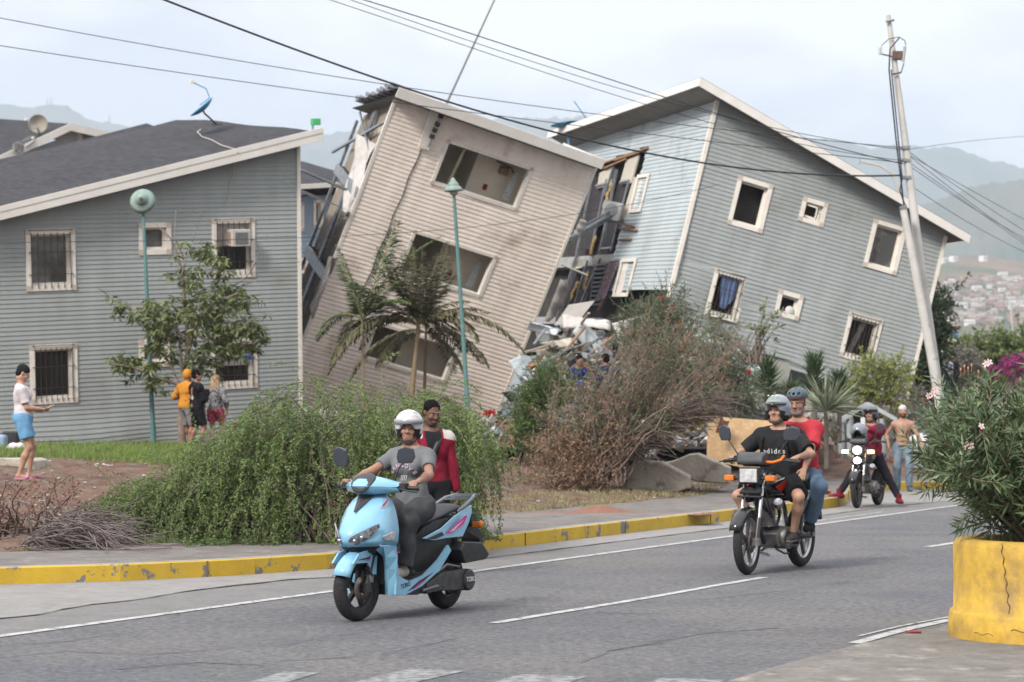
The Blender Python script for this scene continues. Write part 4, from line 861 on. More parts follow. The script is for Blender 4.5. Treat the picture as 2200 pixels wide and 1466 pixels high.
# ================================================================ VEGETATION
def leaf_mesh(name, P, D, L, W, mats, parent=None, fold=.25, mi=None, up=None, var=None, shape='leaf'):
 """N leaves: P bases, D directions, L lengths, W widths; each a folded 6-point blade"""
 N = len(P); D = D / (np.linalg.norm(D, axis=1, keepdims=True) + 1e-9)
 U = RN.normal(size=(N, 3)) if up is None else np.tile(V3(up), (N, 1)) + RN.normal(size=(N, 3)) * .5
 S = np.cross(D, U); S /= np.linalg.norm(S, axis=1, keepdims=True) + 1e-9; Nn = np.cross(S, D)
 L = np.broadcast_to(np.asarray(L, float), (N,))[:, None]; W = np.broadcast_to(np.asarray(W, float), (N,))[:, None]
 if shape == 'tiny':
  v = np.stack([P, P + D * L * .5 + S * W * .5 + Nn * W * .1, P + D * L, P + D * L * .5 - S * W * .5 + Nn * W * .1], 1)
  f = np.arange(N)[:, None] * 4 + np.array([0, 1, 2, 3]); k = 4
 else:
  v = np.stack([P, P + D * L * .45 + S * W * .5 + Nn * W * fold, P + D * L - Nn * L * .12, P + D * L * .45 - S * W * .5 + Nn * W * fold, P + D * L * .5], 1)
  b = np.arange(N)[:, None] * 5; f = np.concatenate([b + np.array([0, 1, 4]), b + np.array([1, 2, 4]), b + np.array([0, 4, 3]), b + np.array([4, 2, 3])]); k = 5
 if var is None: var = RN.random(N)
 return raw_mesh(name, v.reshape(-1, 3), f, mats, parent, None, np.repeat(var, k), smooth=False)
def leafmat(name, a, b, rough=.5, transl=.25, spec=.3): return mat(name, a, b, vcol=True, rough=rough, transl=transl, spec=spec)
def curve(p, d, L, g, n=14, wob=.1, rg=RN):
 p = V3(p); d = unit(d); P = [p]; s = L / n
 for i in range(n):
  d = unit(d + V3((0, 0, -g / n)) + rg.normal(size=3) * wob / math.sqrt(n)); p = p + d * s; P.append(p)
 return np.array(P)
def interp(P, t):
 x = np.asarray(t) * (len(P) - 1); i = np.clip(x.astype(int), 0, len(P) - 2); fr = (x - i)[:, None]; return P[i] * (1 - fr) + P[i + 1] * fr, P[i + 1] - P[i]
M_bark = mat('bark', (.16, .125, .10), (.23, .19, .155), rough=.95, scale=9, detail=8, bump=.6, bscale=25)
M_twig = mat('dry_twig', (.20, .15, .12), (.30, .24, .21), rough=.95, scale=5)
# ---- weeping shrub beside the sidewalk
def shrub():
 base = T(690, 1166); base[2] = .2; e = empty('weeping_shrub', loc=base, label='big weeping green shrub spilling over the verge behind the kerb', cat='shrub')
 tw = MB(); P_all = []; D_all = []; Vs = []; h_of = lambda c, z: 1 if c[2] > .7 * z else .4; rg = np.random.default_rng(5)
 d0 = base[1]; right = V3((1, 0, 0)); back = V3((0, 1, 0)); s = d0 / FPX
 # mother branches: (target px of the arch crest) -> arcs from a stump
 crest = []
 for i in range(215):
  x = rg.uniform(215, 1060) if i % 3 else (rg.uniform(215, 470), rg.uniform(600, 860), rg.uniform(840, 1050))[(i // 3) % 3]; top = np.interp(x, [200, 260, 330, 440, 500, 560, 640, 700, 850, 1000, 1060], [1130, 1060, 1010, 972, 925, 850, 812, 800, 815, 838, 900]); x = x if x < 960 else x - 30
  h = rg.random() ** .75; y = top + 14 + (1150 - top) * (1 - h) * .85
  crest.append((x, y, rg.uniform(-.6, 1.2)))
 for x, y, dy in crest:
  xo = (x - 690) * s; xo = min(xo, 1.75 if y < 960 else 1.3); z = (YH - y) * s + CAMH - base[2]; r0 = V3((rg.uniform(-.5, .6) + xo * .45, rg.uniform(-.3, .4) + dy * .3, 0)); top_ = V3((xo, dy + .35, max(z, .15)))
  n = 12; out = V3((np.sign(xo) * rg.uniform(.15, .75), rg.uniform(-.5, .1), 0)); mid = (r0 + top_) / 2 + V3((0, 0, .25 * z)) - out * .3
  t = np.linspace(0, 1, n)[:, None]; B = (1 - t) ** 2 * r0 + 2 * t * (1 - t) * mid + t * t * top_
  out = out * (.35 if xo > 1 else 1); end = top_ + out * 1.0 + V3((0, 0, -.4 * rg.random() - .15)); B2 = (1 - t) ** 2 * top_ + 2 * t * (1 - t) * (top_ + out * .6 + V3((0, 0, .04))) + t * t * end
  B = np.vstack([B, B2[1:]]); tw.tube(B, list(np.linspace(.011, .003, len(B))), 4, cap=False)
  for k in range(24):
   tt = rg.uniform(.22, 1); q, dd = interp(B, [tt]); q = q[0]; dd = unit(dd[0])
   dv = unit(dd * .5 + rg.normal(size=3) * (.55, .55, .3) + V3((np.sign(xo) * .25, -.22, .12))); L = rg.uniform(.35, .95); C_ = curve(q, dv, L, rg.uniform(1.6, 3.4), 8, .25, rg)
   if C_[-1][2] < -.0: C_[:, 2] = np.maximum(C_[:, 2], -.02 + .03 * rg.random())
   m = int(L * 92); tq = rg.random(m) ** .85; pp, dq = interp(C_, tq); dq = dq / (np.linalg.norm(dq, axis=1, keepdims=True) + 1e-9)
   sd_ = np.cross(dq, (0, 0, 1.)) * np.where(rg.random(m) < .5, -1, 1)[:, None]; P_all.append(pp + rg.normal(size=(m, 3)) * .012); Vs.append(np.full(m, rg.random() * .55 + .3 * h_of(C_[0], z))); D_all.append(sd_ + dq * .6 + rg.normal(size=(m, 3)) * .35)
   if k % 2 == 0: tw.tube(C_[::2], .0025, 3, cap=False)
 P = np.vstack(P_all); Dm = np.vstack(D_all); n = len(P)
 var = np.clip(np.concatenate(Vs) + .25 * (RN.random(n) - .3), 0, 1)
 leaf_mesh('foliage', P, Dm, RN.uniform(.024, .044, n), RN.uniform(.012, .019, n), leafmat('shrub_leaf', (.055, .095, .03), (.22, .30, .10), transl=.3), e, shape='tiny', var=var)
 tw.build('branches', M_bark, e); return n
print('shrub leaves', shrub())
# ---- young tree in front of the left block
def mango():
 base = onterr(at(392, 968, 49.3)[0], 49.3); s = base[1] / FPX; e = empty('broadleaf_tree', loc=base, label='young broadleaf tree with drooping leaf clusters in front of the upright block', cat='tree')
 def q(px, py, dy=0): return V3(((px - 395) * s, dy, (968 - py) * s))
 b = MB(); tips = []
 def limb(pts, r0, r1):
  P = np.array(pts); t = np.linspace(0, 1, 14); d = np.r_[0, np.cumsum(np.linalg.norm(np.diff(P, axis=0), axis=1))]; d /= d[-1]
  C_ = np.stack([np.interp(t, d, P[:, i]) for i in range(3)], 1); C_[1:-1] = (C_[:-2] + 2 * C_[1:-1] + C_[2:]) / 4
  b.tube(C_, list(np.linspace(r0, r1, 14)), 8); return C_
 limb([q(396, 975), q(392, 900), q(398, 838)], .085, .07)
 limb([q(398, 838), q(404, 790), q(410, 740), q(400, 680), q(396, 600), q(372, 520), q(352, 500)], .06, .012)
 limb([q(398, 838), q(392, 780), q(388, 735)], .05, .02)
 limb([q(405, 770), q(430, 700, -.3), q(470, 660, -.5), q(520, 640, -.4)], .045, .012); limb([q(400, 740), q(360, 690, .3), q(310, 660, .4), q(262, 660, .3)], .035, .01)
 limb([q(390, 835), q(350, 822, -.2), q(300, 800, -.3), q(250, 790, -.3)], .04, .012); limb([q(410, 720), q(450, 740, -.4), q(520, 720, -.5), q(560, 690, -.5)], .035, .01)
 for P in ([(388, 830), (360, 770), (345, 740)], [(395, 600), (410, 540), (432, 480), (440, 462)], [(396, 560), (380, 520), (380, 460)], [(365, 520), (340, 490)], [(480, 640), (535, 600), (560, 560), (572, 520), (582, 500)], [(520, 620), (560, 610)], [(262, 660), (230, 640), (212, 626)], [(395, 830), (420, 800), (448, 760), (470, 745)]):
  limb([q(*p, random.uniform(-.2, .2)) for p in P], .018, .005)
 clusters = [(430, 560, 40, 8), (470, 575, 36, 14), (400, 590, 34, 10), (445, 545, 28, 8), (415, 620, 45, 14), (460, 610, 40, 8), (270, 665, 26, 9), (300, 680, 36, 14), (340, 672, 40, 16), (372, 690, 45, 22), (410, 670, 50, 26), (450, 668, 50, 26), (490, 650, 45, 24), (520, 650, 36, 18), (345, 715, 36, 16), (390, 725, 40, 14), (325, 700, 36, 10), (440, 715, 50, 22), (490, 700, 50, 24),
    (530, 705, 45, 22), (555, 725, 34, 16), (548, 755, 26, 10), (420, 780, 34, 10), (460, 760, 45, 20), (500, 770, 36, 16), (440, 790, 30, 10), (350, 740, 34, 12), (340, 760, 26, 8), (260, 790, 28, 14), (290, 785, 34, 16), (320, 800, 30, 14), (345, 825, 34, 10), (315, 830, 22, 5), (500, 735, 30, 12), (375, 760, 26, 8), (480, 630, 34, 10)]
 P = []; D_ = []
 for cx, cy_, r, n in clusters:
  for k in range(max(2, int(n * .95))):
   dy = random.uniform(-1, 1) * r * s * 1.6
   c_ = q(cx + random.gauss(0, r * .48), cy_ + random.gauss(0, r * .36), dy)
   for j in range(random.randint(8, 14)):
    a = random.uniform(0, 6.28); dr = V3((math.cos(a), math.sin(a), random.uniform(-1.2, .35))); P.append(c_ + dr * .02); D_.append(dr)
 P = np.array(P); D_ = np.array(D_); n = len(P)
 leaf_mesh('crown', P, D_, RN.uniform(.13, .23, n), RN.uniform(.04, .065, n), leafmat('mango_leaf', (.09, .12, .05), (.25, .29, .12), rough=.4, transl=.3), e, up=(0, 0, 1))
 b.build('trunk', mat('pale_bark', (.20, .15, .12), (.34, .27, .22), rough=.9, scale=6, detail=8), e)
mango()
# ---- feather palms in front of the beige block
M_palm = leafmat('palm_leaf', (.035, .07, .025), (.13, .19, .06), transl=.2); M_palmdry = leafmat('palm_leaf_dull', (.085, .09, .045), (.21, .19, .11), transl=.15)
def frond(mbv, P0, d, L, g, wid, n=30, roll=0):
 C_ = curve(P0, d, L, g, 16, .05); mbv['st'].tube(C_, list(np.linspace(.014, .004, len(C_))), 5, cap=False)
 t = np.linspace(.12, .98, n); pp, dq = interp(C_, t)
 for i in range(n):
  T_ = unit(dq[i]); sd_ = unit(np.cross(T_, V3((math.sin(roll), 0, math.cos(roll))))); l = wid * math.sin(math.pi * (t[i] * .85 + .12)) ** .7
  for s_ in (-1, 1):
   dd = unit(sd_ * s_ + T_ * .55 + V3((0, 0, -.25)) + RN.normal(size=3) * .10); mbv['P'].append(pp[i]); mbv['D'].append(dd); mbv['L'].append(l); mbv['W'].append(.028 + .012 * RN.random())
def palm(px, py, label, specs, trunk_top, rt=.05, dry=False, dist=None, wid=.34):
 base = T(px, py) if dist is None else onterr(at(px, py, dist)[0], dist); s = base[1] / FPX; e = empty('feather_palm', loc=base, label=label, cat='palm', group='feather palms')
 py0 = CAMH * FPX / base[1] + YH - base[2] * FPX / base[1]
 def q(x, y, dy=0): return V3(((x - px) * s, dy, (py0 - y) * s))
 m = dict(st=MB(), P=[], D=[], L=[], W=[]); b = MB(); tp = q(*trunk_top); b.tube([V3((0, 0, -.1)), tp * .5 + V3((.02, 0, 0)), tp], [rt, rt * .85, rt * .6], 9); b.build('trunk', mat('palm_trunk', (.2, .17, .1), (.3, .2, .12), scale=5, stretch=(1, 1, 6)), e)
 specs = specs + [(x + random.gauss(0, 30), y + random.gauss(0, 26), g * random.uniform(.8, 1.3), w) for (x, y, g, w) in specs if not (y < 520)]
 for (x, y, g, w) in specs:                    # frond tips
  tip = q(x, y, random.uniform(-.7, .5)); dv = tip - tp; L = np.linalg.norm(dv) * (1.08 + .12 * g); frond(m, tp, unit(dv + V3((0, 0, g * .42 * L))), L, g * 1.0, w, int(18 + L * 18))
 leaf_mesh('fronds', np.array(m['P']), np.array(m['D']), np.array(m['L']), np.array(m['W']), M_palmdry if dry else M_palm, e, up=(0, 0, 1)); m['st'].build('midribs', mat('palm_rib', (.2, .24, .08), (.3, .25, .12), scale=4), e)
palm(868, 950, 'tall feather palm with a knobbly crownshaft in front of the leaning beige block', [(850, 560, .15, .4), (940, 560, .15, .4), (880, 545, .1, .4), (800, 640, .7, .42), (760, 700, 1.3, .42), (1000, 700, 1.6, .42), (985, 640, 1.2, .40), (870, 560, .2, .35), (930, 600, .7, .4), (745, 790, 2.0, .42), (1010, 740, 2.2, .42), (840, 590, .5, .4), (900, 790, 2.6, .3), (960, 780, 2.3, .34), (820, 800, 2.4, .34), (960, 570, .3, .36)], (899, 700), .07, True, dist=50.5)
palm(780, 950, 'slender feather palm with one long upright frond in front of the leaning beige block', [(850, 492, .12, .50), (842, 505, .2, .46), (735, 545, .5, .30), (760, 620, .7, .32), (850, 600, 1.0, .3), (745, 760, 1.8, .3), (870, 640, 1.5, .3)], (778, 690), .03, False, dist=50, wid=.3)
palm(905, 960, 'low feather palm with drooping fronds by the lowest opening of the beige block', [(960, 570, .2, .42), (905, 580, .2, .4), (1000, 800, 1.8, .36), (840, 780, 1.4, .36), (940, 820, 1.8, .3), (870, 840, 2.0, .34), (985, 760, 1.2, .34)], (915, 715), .045, True, dist=51.5)
# ---- tipped dry bush
def drybush():
 base = T(1240, 1052); s = base[1] / FPX; e = empty('dry_bush', loc=base, label='tipped brown bush of bare branches sweeping right in front of the rubble', cat='shrub')
 rg = np.random.default_rng(11); tw = MB(); Pb = []; Db = []; Pg = []; Dg = []
 def q(px, py, dy=0): return V3(((px - 1240) * s, dy, (1052 - py) * s))
 for i in range(130):
  r0 = q(rg.uniform(1180, 1340), rg.uniform(1000, 1050), rg.uniform(-.4, .6))
  x = rg.uniform(1130, 1640) if i % 3 else rg.uniform(1280, 1560); top = np.interp(x, [1120, 1200, 1300, 1400, 1500, 1600, 1650], [900, 790, 740, 665, 700, 770, 850]); x = min(x, 1560); y = top + (rg.random() ** 1.3) * np.interp(x, [1120, 1300, 1500, 1650], [150, 170, 80, 15])
  tip = q(x, y, rg.uniform(-.9, 1.0)); mid = (r0 + tip) / 2 + V3((.25 * rg.normal(), .2 * rg.normal(), -.15 * rg.random())); t = np.linspace(0, 1, 12)[:, None]
  B = (1 - t) ** 2 * r0 + 2 * t * (1 - t) * mid + t * t * tip; B[1:-1] += rg.normal(size=(10, 3)) * .02; tw.tube(B, list(np.linspace(rg.uniform(.009, .022), .003, 12)), 4, cap=False)
  for k in range(9):
   tt = rg.uniform(.25, 1); qq, dd = interp(B, [tt]); L = rg.uniform(.25, .7); C_ = curve(qq[0], unit(unit(dd[0]) + rg.normal(size=3) * .55), L, rg.uniform(-.4, .6), 6, .4, rg); tw.tube(C_, [.005, .005, .004, .004, .003, .003, .002], 3, cap=False)
   if rg.random() < .85:
    m = rg.integers(10, 26); pp, dq = interp(C_, rg.random(m)); g_ = rg.random() < (.62 if x > 1320 else .55)
    (Pg if g_ else Pb).append(pp); (Dg if g_ else Db).append(dq / (np.linalg.norm(dq, axis=1, keepdims=True) + 1e-9) * (.6 if g_ else .2) + rg.normal(size=(m, 3)) * .6 + (0, 0, .1 if g_ else -.5))
 # brown mass at the foot
 for i in range(800):
  x = rg.normal(1235, 50); y = rg.uniform(930, 1052); c_ = q(x, y, rg.uniform(-.7, .7)); m = 10; Pb.append(c_ + rg.normal(size=(m, 3)) * .05); Db.append(rg.normal(size=(m, 3)) + (0, 0, -.6))
 # heavy thatch of the toppled crown's underside
 for i in range(700):
  t_ = rg.random(); x = 1330 + 185 * t_; y = 975 - 110 * t_ ** .7 + rg.normal() * 12; B = curve(q(x, y, rg.uniform(-.3, .5)), V3((1, rg.normal() * .3, .25 + rg.normal() * .25)), rg.uniform(.3, .8), .3, 5, .3, rg); tw.tube(B, .006, 3, cap=False)
 Pb = np.vstack(Pb); Db = np.vstack(Db); Pg = np.vstack(Pg); Dg = np.vstack(Dg)
 leaf_mesh('dead_leaves', Pb, Db, RN.uniform(.05, .11, len(Pb)), RN.uniform(.012, .022, len(Pb)), leafmat('dead_leaf', (.13, .075, .045), (.34, .225, .15), transl=.15), e, shape='tiny')
 leaf_mesh('green_leaves', Pg, Dg, RN.uniform(.06, .12, len(Pg)), RN.uniform(.012, .02, len(Pg)), leafmat('dull_green_leaf', (.06, .085, .04), (.17, .20, .10), transl=.2), e, shape='tiny')
 tw.build('branches', M_twig, e); print('dry', len(Pb), len(Pg))
drybush()
def leafbush(name, label, cat, px, py, blobs, n, l, w, m, up=.4, dist=None, flowers=None, bare=0, seed=1, group=None, stems=24, mname='foliage', ground=True):
 """blobs: (px, py, rx, ry) in picture units around a base; leaves on short twigs scattered through the volume"""
 base = T(px, py) if dist is None else at(px, py, dist)
 s = base[1] / FPX; e = empty(name, loc=base, label=label, cat=cat, group=group); rg = np.random.default_rng(seed); P = []; D_ = []; tw = MB(); A_ = sum(b[2] * b[3] for b in blobs); st = []
 for (bx, by, rx, ry) in blobs:
  k = max(4, int(n * rx * ry / A_ / 12))
  for i in range(k):
   v = rg.normal(size=3); v /= np.linalg.norm(v); v *= rg.random() ** .45; c_ = V3(((bx - px + v[0] * rx) * s, v[1] * (rx + ry) / 2 * s, (py - by + v[2] * ry) * s)); d = unit(v + (0, 0, up) + rg.normal(size=3) * .4)
   L = rg.uniform(2, 5) * l; C_ = curve(c_, d, L, .4, 4, .3, rg); m_ = 12; pp, dq = interp(C_, rg.random(m_)); P.append(pp); D_.append(dq / (np.linalg.norm(dq, axis=1, keepdims=True) + 1e-9) * .8 + rg.normal(size=(m_, 3)) * .6); tw.tube(C_[::2], .004, 3, cap=False)
   if i % max(1, k // 4) == 0: st.append(C_[0])
 for c_ in st: r0 = V3((rg.normal() * .1, rg.normal() * .1, 0)); tw.tube([r0, (r0 + c_) / 2 + rg.normal(size=3) * .08, c_], [.02, .014, .006], 5, cap=False)
 P = np.vstack(P); D_ = np.vstack(D_); N = len(P); leaf_mesh(mname, P, D_, RN.uniform(.7, 1.3, N) * l, RN.uniform(.8, 1.2, N) * w, m, e, shape='tiny' if l < .06 else 'leaf'); tw.build('stems', M_bark, e)
 if flowers:
  mb = MB()
  for (fx, fy, r_) in flowers[0]:
   c_ = V3(((fx - px) * s, -.35, (py - fy) * s))
   for k in range(10): mb.ell(c_ + rg.normal(size=3) * r_ * .45, (r_ * .4,) * 3, n=6)
  mb.build('flowers', flowers[1], e)
 return e
L_ole = leafmat('oleander_leaf', (.055, .085, .045), (.16, .20, .11), transl=.15); L_yel = leafmat('yellow_green_leaf', (.16, .21, .05), (.36, .38, .12), transl=.35)
L_dk = leafmat('dark_leaf', (.02, .04, .018), (.06, .09, .035)); L_bot = leafmat('needle_leaf', (.05, .085, .045), (.13, .19, .085)); L_hedge = leafmat('hedge_leaf', (.09, .14, .04), (.21, .26, .085)); L_grey = leafmat('grey_leaf', (.14, .13, .11), (.27, .26, .22))
M_redfl = mat('red_flower', (.42, .02, .03), (.28, .01, .02), scale=20); M_pinkfl = mat('magenta_bract', (.42, .03, .25), (.3, .02, .2), scale=10)
leafbush('flowering_bush', 'green bush with small red flowers rising behind the middle of the tipped dry bush', 'shrub', 1390, 900, [(1375, 690, 40, 30), (1440, 670, 35, 40), (1400, 740, 50, 40), (1450, 720, 45, 50), (1430, 790, 60, 60)], 9000, .10, .016, L_ole, dist=43, flowers=([(1420, 642, .03), (1443, 660, .025), (1453, 692, .03)], M_redfl), seed=3)
leafbush('bottlebrush', 'green bottlebrush shrub with round dark red flowers in front of the leaning grey-blue block', 'shrub', 1570, 960, [(1540, 730, 28, 36), (1560, 780, 55, 45), (1530, 830, 60, 50), (1590, 840, 50, 45), (1560, 890, 40, 35)], 12000, .085, .010, L_bot, dist=46, flowers=([(1553, 815, .07), (1604, 800, .06)], M_redfl), seed=4, up=.6)
leafbush('young_shoots', 'thin pale shoots standing above the bottlebrush', 'shrub', 1620, 780, [(1625, 710, 10, 30), (1642, 690, 12, 16), (1650, 712, 16, 12), (1520, 700, 8, 40)], 260, .1, .035, leafmat('pale_shoot', (.13, .17, .08), (.26, .31, .15)), dist=44, seed=5)
leafbush('green_bush', 'low bright green bush at the left foot of the tipped dry bush', 'shrub', 1150, 1000, [(1150, 900, 32, 55), (1180, 850, 36, 45), (1140, 950, 28, 40)], 6500, .11, .02, leafmat('reed_green', (.06, .12, .03), (.16, .26, .07)), dist=42.5, seed=6, up=1.2)
leafbush('small_tree', 'yellow-green bushy small tree below the right end of the leaning grey-blue block', 'tree', 1890, 930, [(1870, 800, 45, 30), (1900, 830, 60, 40), (1845, 840, 30, 32), (1925, 800, 30, 26), (1880, 870, 45, 25)], 5200, .085, .035, L_yel, dist=54, seed=7)
leafbush('grey_bush', 'grey-brown bare bush behind the shirtless man', 'shrub', 1945, 960, [(1940, 870, 45, 50), (1960, 920, 38, 45), (1925, 930, 25, 35)], 5200, .07, .02, L_grey, dist=56, seed=8)
leafbush('dark_tree', 'dark evergreen tree behind the right end of the leaning grey-blue block', 'tree', 1985, 860, [(2000, 690, 20, 40), (2020, 650, 20, 16), (2044, 628, 10, 8), (2000, 760, 26, 60), (1980, 820, 40, 50), (2010, 715, 18, 12), (1968, 760, 20, 70)], 9000, .16, .07, L_dk, dist=76, seed=9)
leafbush('hedge', 'long bright green hedge behind the potted oleander', 'hedge', 2130, 850, [(2090, 765, 60, 26), (2150, 755, 60, 28), (2200, 750, 50, 30), (2110, 800, 70, 30), (2180, 800, 60, 36)], 9000, .18, .1, L_hedge, dist=95, seed=10)
leafbush('grey_scrub', 'dull grey-green scrub left of the bright hedge', 'shrub', 2055, 850, [(2050, 790, 35, 30), (2080, 780, 24, 22), (2045, 825, 25, 25)], 4000, .14, .06, L_grey, dist=92, seed=13)
leafbush('bougainvillea', 'magenta bougainvillea in front of the bright hedge', 'shrub', 2165, 850, [(2178, 790, 30, 8), (2150, 797, 14, 6), (2198, 782, 12, 7)], 1100, .12, .08, leafmat('bract', (.30, .03, .18), (.48, .07, .28)), dist=90, seed=11, mname='bracts')
leafbush('grey_bush', 'pale grey-green weeds left of the young rider in front of the agave', 'shrub', 1660, 970, [(1670, 870, 24, 34), (1650, 910, 26, 30), (1690, 900, 20, 34)], 2600, .07, .015, leafmat('pale_weed', (.12, .13, .08), (.25, .26, .17)), dist=47, seed=12, up=1.3)
leafbush('grey_bush', 'grey-green weeds between the passenger and the white wrecked frame', 'shrub', 1815, 980, [(1812, 905, 20, 40), (1800, 950, 24, 30), (1832, 925, 18, 30)], 2400, .07, .015, leafmat('pale_weed', (0, 0, 0), (0, 0, 0)), dist=50, seed=14, up=1.3)
def spiky(name, label, px, py, dist, hh, ln, n, w, m, mode, seed, trunk=True, group=None):
 rg = np.random.default_rng(seed); base = at(px, py, dist); e = empty(name, loc=base, label=label, cat='plant', group=group); P = []; D_ = []
 for i in range(n):
  if mode == 'col': z = rg.uniform(0, hh); a = rg.uniform(0, 6.28); P.append((0, 0, z)); D_.append((math.cos(a), math.sin(a), .35 + 1.6 * z / hh))
  else: a = rg.uniform(0, 6.28); el = math.asin(rg.uniform(-.1, 1)); P.append((0, 0, hh)); D_.append((math.cos(a) * math.cos(el), math.sin(a) * math.cos(el), math.sin(el)))
 leaf_mesh('blades', np.array(P), np.array(D_, float), RN.uniform(.8, 1.15, n) * ln, w, m, e, up=(0, 0, 1), fold=.15)
 b = MB(); b.tube([(0, 0, -.9), (0, 0, hh * .9)], .05, 7); b.build('stem', M_bark, e)
L_yuc = leafmat('yucca_leaf', (.035, .07, .03), (.11, .16, .07)); L_aga = leafmat('agave_leaf', (.13, .16, .11), (.27, .30, .20))
yg = 'spiky yuccas in front of the leaning grey-blue block'
spiky('yucca', 'tall spiky yucca left of the bicycle helmet, nearest the bottlebrush', 1648, 850, 47, .55, .42, 260, .03, L_yuc, 'col', 1, group=yg)
spiky('yucca', 'tallest spiky yucca, standing straight above the bicycle helmet', 1750, 850, 47, .60, .40, 300, .03, L_yuc, 'col', 2, group=yg)
spiky('yucca', 'round spiky yucca beside the yellow-green small tree', 1803, 855, 48, .35, .36, 220, .03, L_yuc, 'col', 3, group=yg)
spiky('agave', 'large pale fan of stiff agave blades behind the passenger', 1775, 905, 46, .18, .85, 120, .05, L_aga, 'ball', 4)
spiky('yucca', 'dark low yucca between the two tall ones', 1700, 880, 48, .3, .4, 200, .03, L_yuc, 'ball', 6, group=yg)
spiky('agave', 'small green spiky agave at the foot of the tipped dry bush', 1345, 1000, 42, .1, .4, 110, .03, leafmat('reed_green', (0, 0, 0), (0, 0, 0)), 'ball', 5)
# ---- grass
def grass(name, label, n, xr, cond, h, m, seed, sc=1):
 rg = np.random.default_rng(seed); px = rg.uniform(xr[0], xr[1], n * 3); py = rg.uniform(xr[2], xr[3], n * 3); P = []
 tx = np.linspace(xr[0], xr[1], 14); ty = np.linspace(xr[2], xr[3], 16); W_ = np.array([[T(a, b) for b in ty] for a in tx])
 fx = (px - xr[0]) / (xr[1] - xr[0]) * 12.999; fy = (py - xr[2]) / (xr[3] - xr[2]) * 14.999; i = fx.astype(int); j = fy.astype(int); a = (fx - i)[:, None]; b = (fy - j)[:, None]
 Q_ = W_[i, j] * (1 - a) * (1 - b) + W_[i + 1, j] * a * (1 - b) + W_[i, j + 1] * (1 - a) * b + W_[i + 1, j + 1] * a * b
 k = cond(px, py, Q_); Q_ = Q_[k][:n]; Q_[:, 2] = terr(Q_[:, 0], Q_[:, 1]) - .01; N = len(Q_); D_ = rg.normal(size=(N, 3)) * (.45, .45, .1) + (0, 0, 1)
 o = leaf_mesh(name, Q_, D_, rg.uniform(.4, 1.3, N) * h * (.75 + .5 * vnoise(Q_[:, 0] + 3, Q_[:, 1], .35)), .012 * sc, m, None, shape='tiny', var=np.clip(.5 + .35 * vnoise(Q_[:, 0], Q_[:, 1], .6) + .2 * rg.normal(size=N), 0, 1)); tag(o, label, 'grass', kind='stuff')
L_gr = leafmat('grass_blade', (.10, .17, .035), (.25, .33, .09), transl=.3); L_dryg = leafmat('dry_grass', (.20, .17, .09), (.36, .32, .18), transl=.2)
grass('grass', 'bright green grass along the foot of the upright block', 26000, (-40, 560, 938, 1008), lambda x, y, Q: y < np.interp(x, [0, 100, 300, 420, 560], [992, 990, 1000, 1004, 1000]) - 6 * RN.random(len(x)), .17, L_gr, 1)
grass('grass', 'patch of green grass between the weeping shrub and the dry bush', 12000, (960, 1260, 945, 1000), lambda x, y, Q: (y < 985 - 10 * RN.random(len(x))), .16, L_gr, 2)
grass('grass', 'sparse pale grass along the back edge of the sidewalk', 12000, (1000, 1640, 1040, 1110), lambda x, y, Q: (kdist(Q[:, 0], Q[:, 1]) > 2.3) & (kdist(Q[:, 0], Q[:, 1]) < 3.8) & (vnoise(Q[:, 0], Q[:, 1], .5, 4) > -.1), .09, L_dryg, 3)
grass('grass', 'thin weeds scattered on the red dirt bank', 6000, (-40, 460, 1000, 1190), lambda x, y, Q: (kdist(Q[:, 0], Q[:, 1]) > 2.3) & (vnoise(Q[:, 0], Q[:, 1], .45, 9) > .55), .10, L_dryg, 4)
grass('grass', 'thin green weeds below the weeping shrub', 5000, (200, 1000, 1120, 1178), lambda x, y, Q: (kdist(Q[:, 0], Q[:, 1]) > 2.25) & (kdist(Q[:, 0], Q[:, 1]) < 3.2), .14, L_gr, 5)
grass('grass', 'green scrub growing between the concrete blocks and the rubble', 9000, (1330, 1560, 925, 975), lambda x, y, Q: vnoise(Q[:, 0], Q[:, 1], .9, 3) > -.2, .3, L_gr, 6, 1.6)
grass('grass', 'pale grass patches on the dirt right of the weeping shrub', 6000, (1000, 1330, 1000, 1060), lambda x, y, Q: vnoise(Q[:, 0], Q[:, 1], .7, 5) > .35, .1, L_dryg, 7)
# litter: small stones and scraps on the bank
def litter(name, label, n, region, cols, seed, r0=.01, r1=.04, flat=.4):
 rg = np.random.default_rng(seed); V_ = []; F_ = []; MI = []; c8 = np.array([(0, 0, 1), (1, 0, 0), (0, 1, 0), (-1, 0, 0), (0, -1, 0), (0, 0, -1)], float); fc = np.array([(0, 1, 2), (0, 2, 3), (0, 3, 4), (0, 4, 1), (5, 2, 1), (5, 3, 2), (5, 4, 3), (5, 1, 4)])
 for i in range(n):
  p = T(rg.uniform(region[0], region[1]), rg.uniform(region[2], region[3]))
  if kdist(np.array([p[0]]), np.array([p[1]]))[0] < 2.4: continue
  r = rg.uniform(r0, r1) * V3((1, 1, flat)) * rg.uniform(.6, 1.4, 3); V_.append(c8 * r * rg.uniform(.7, 1.3, (6, 1)) + p); F_.append(fc + 6 * (len(V_) - 1)); MI += [rg.integers(0, len(cols))] * 8
 o = raw_mesh(name, np.vstack(V_), np.vstack(F_), cols, None, MI); tag(o, label, 'litter', kind='stuff')
ST = [mat('stone_grey', (.25, .22, .2)), mat('stone_brown', (.2, .12, .09)), mat('scrap_white', (.6, .58, .55)), mat('clod_red', (.19, .10, .07)), mat('stone_brown', (0, 0, 0))]
litter('loose_stones', 'loose stones, clods and scraps on the red dirt bank', 1500, (-20, 480, 985, 1180), ST, 1)
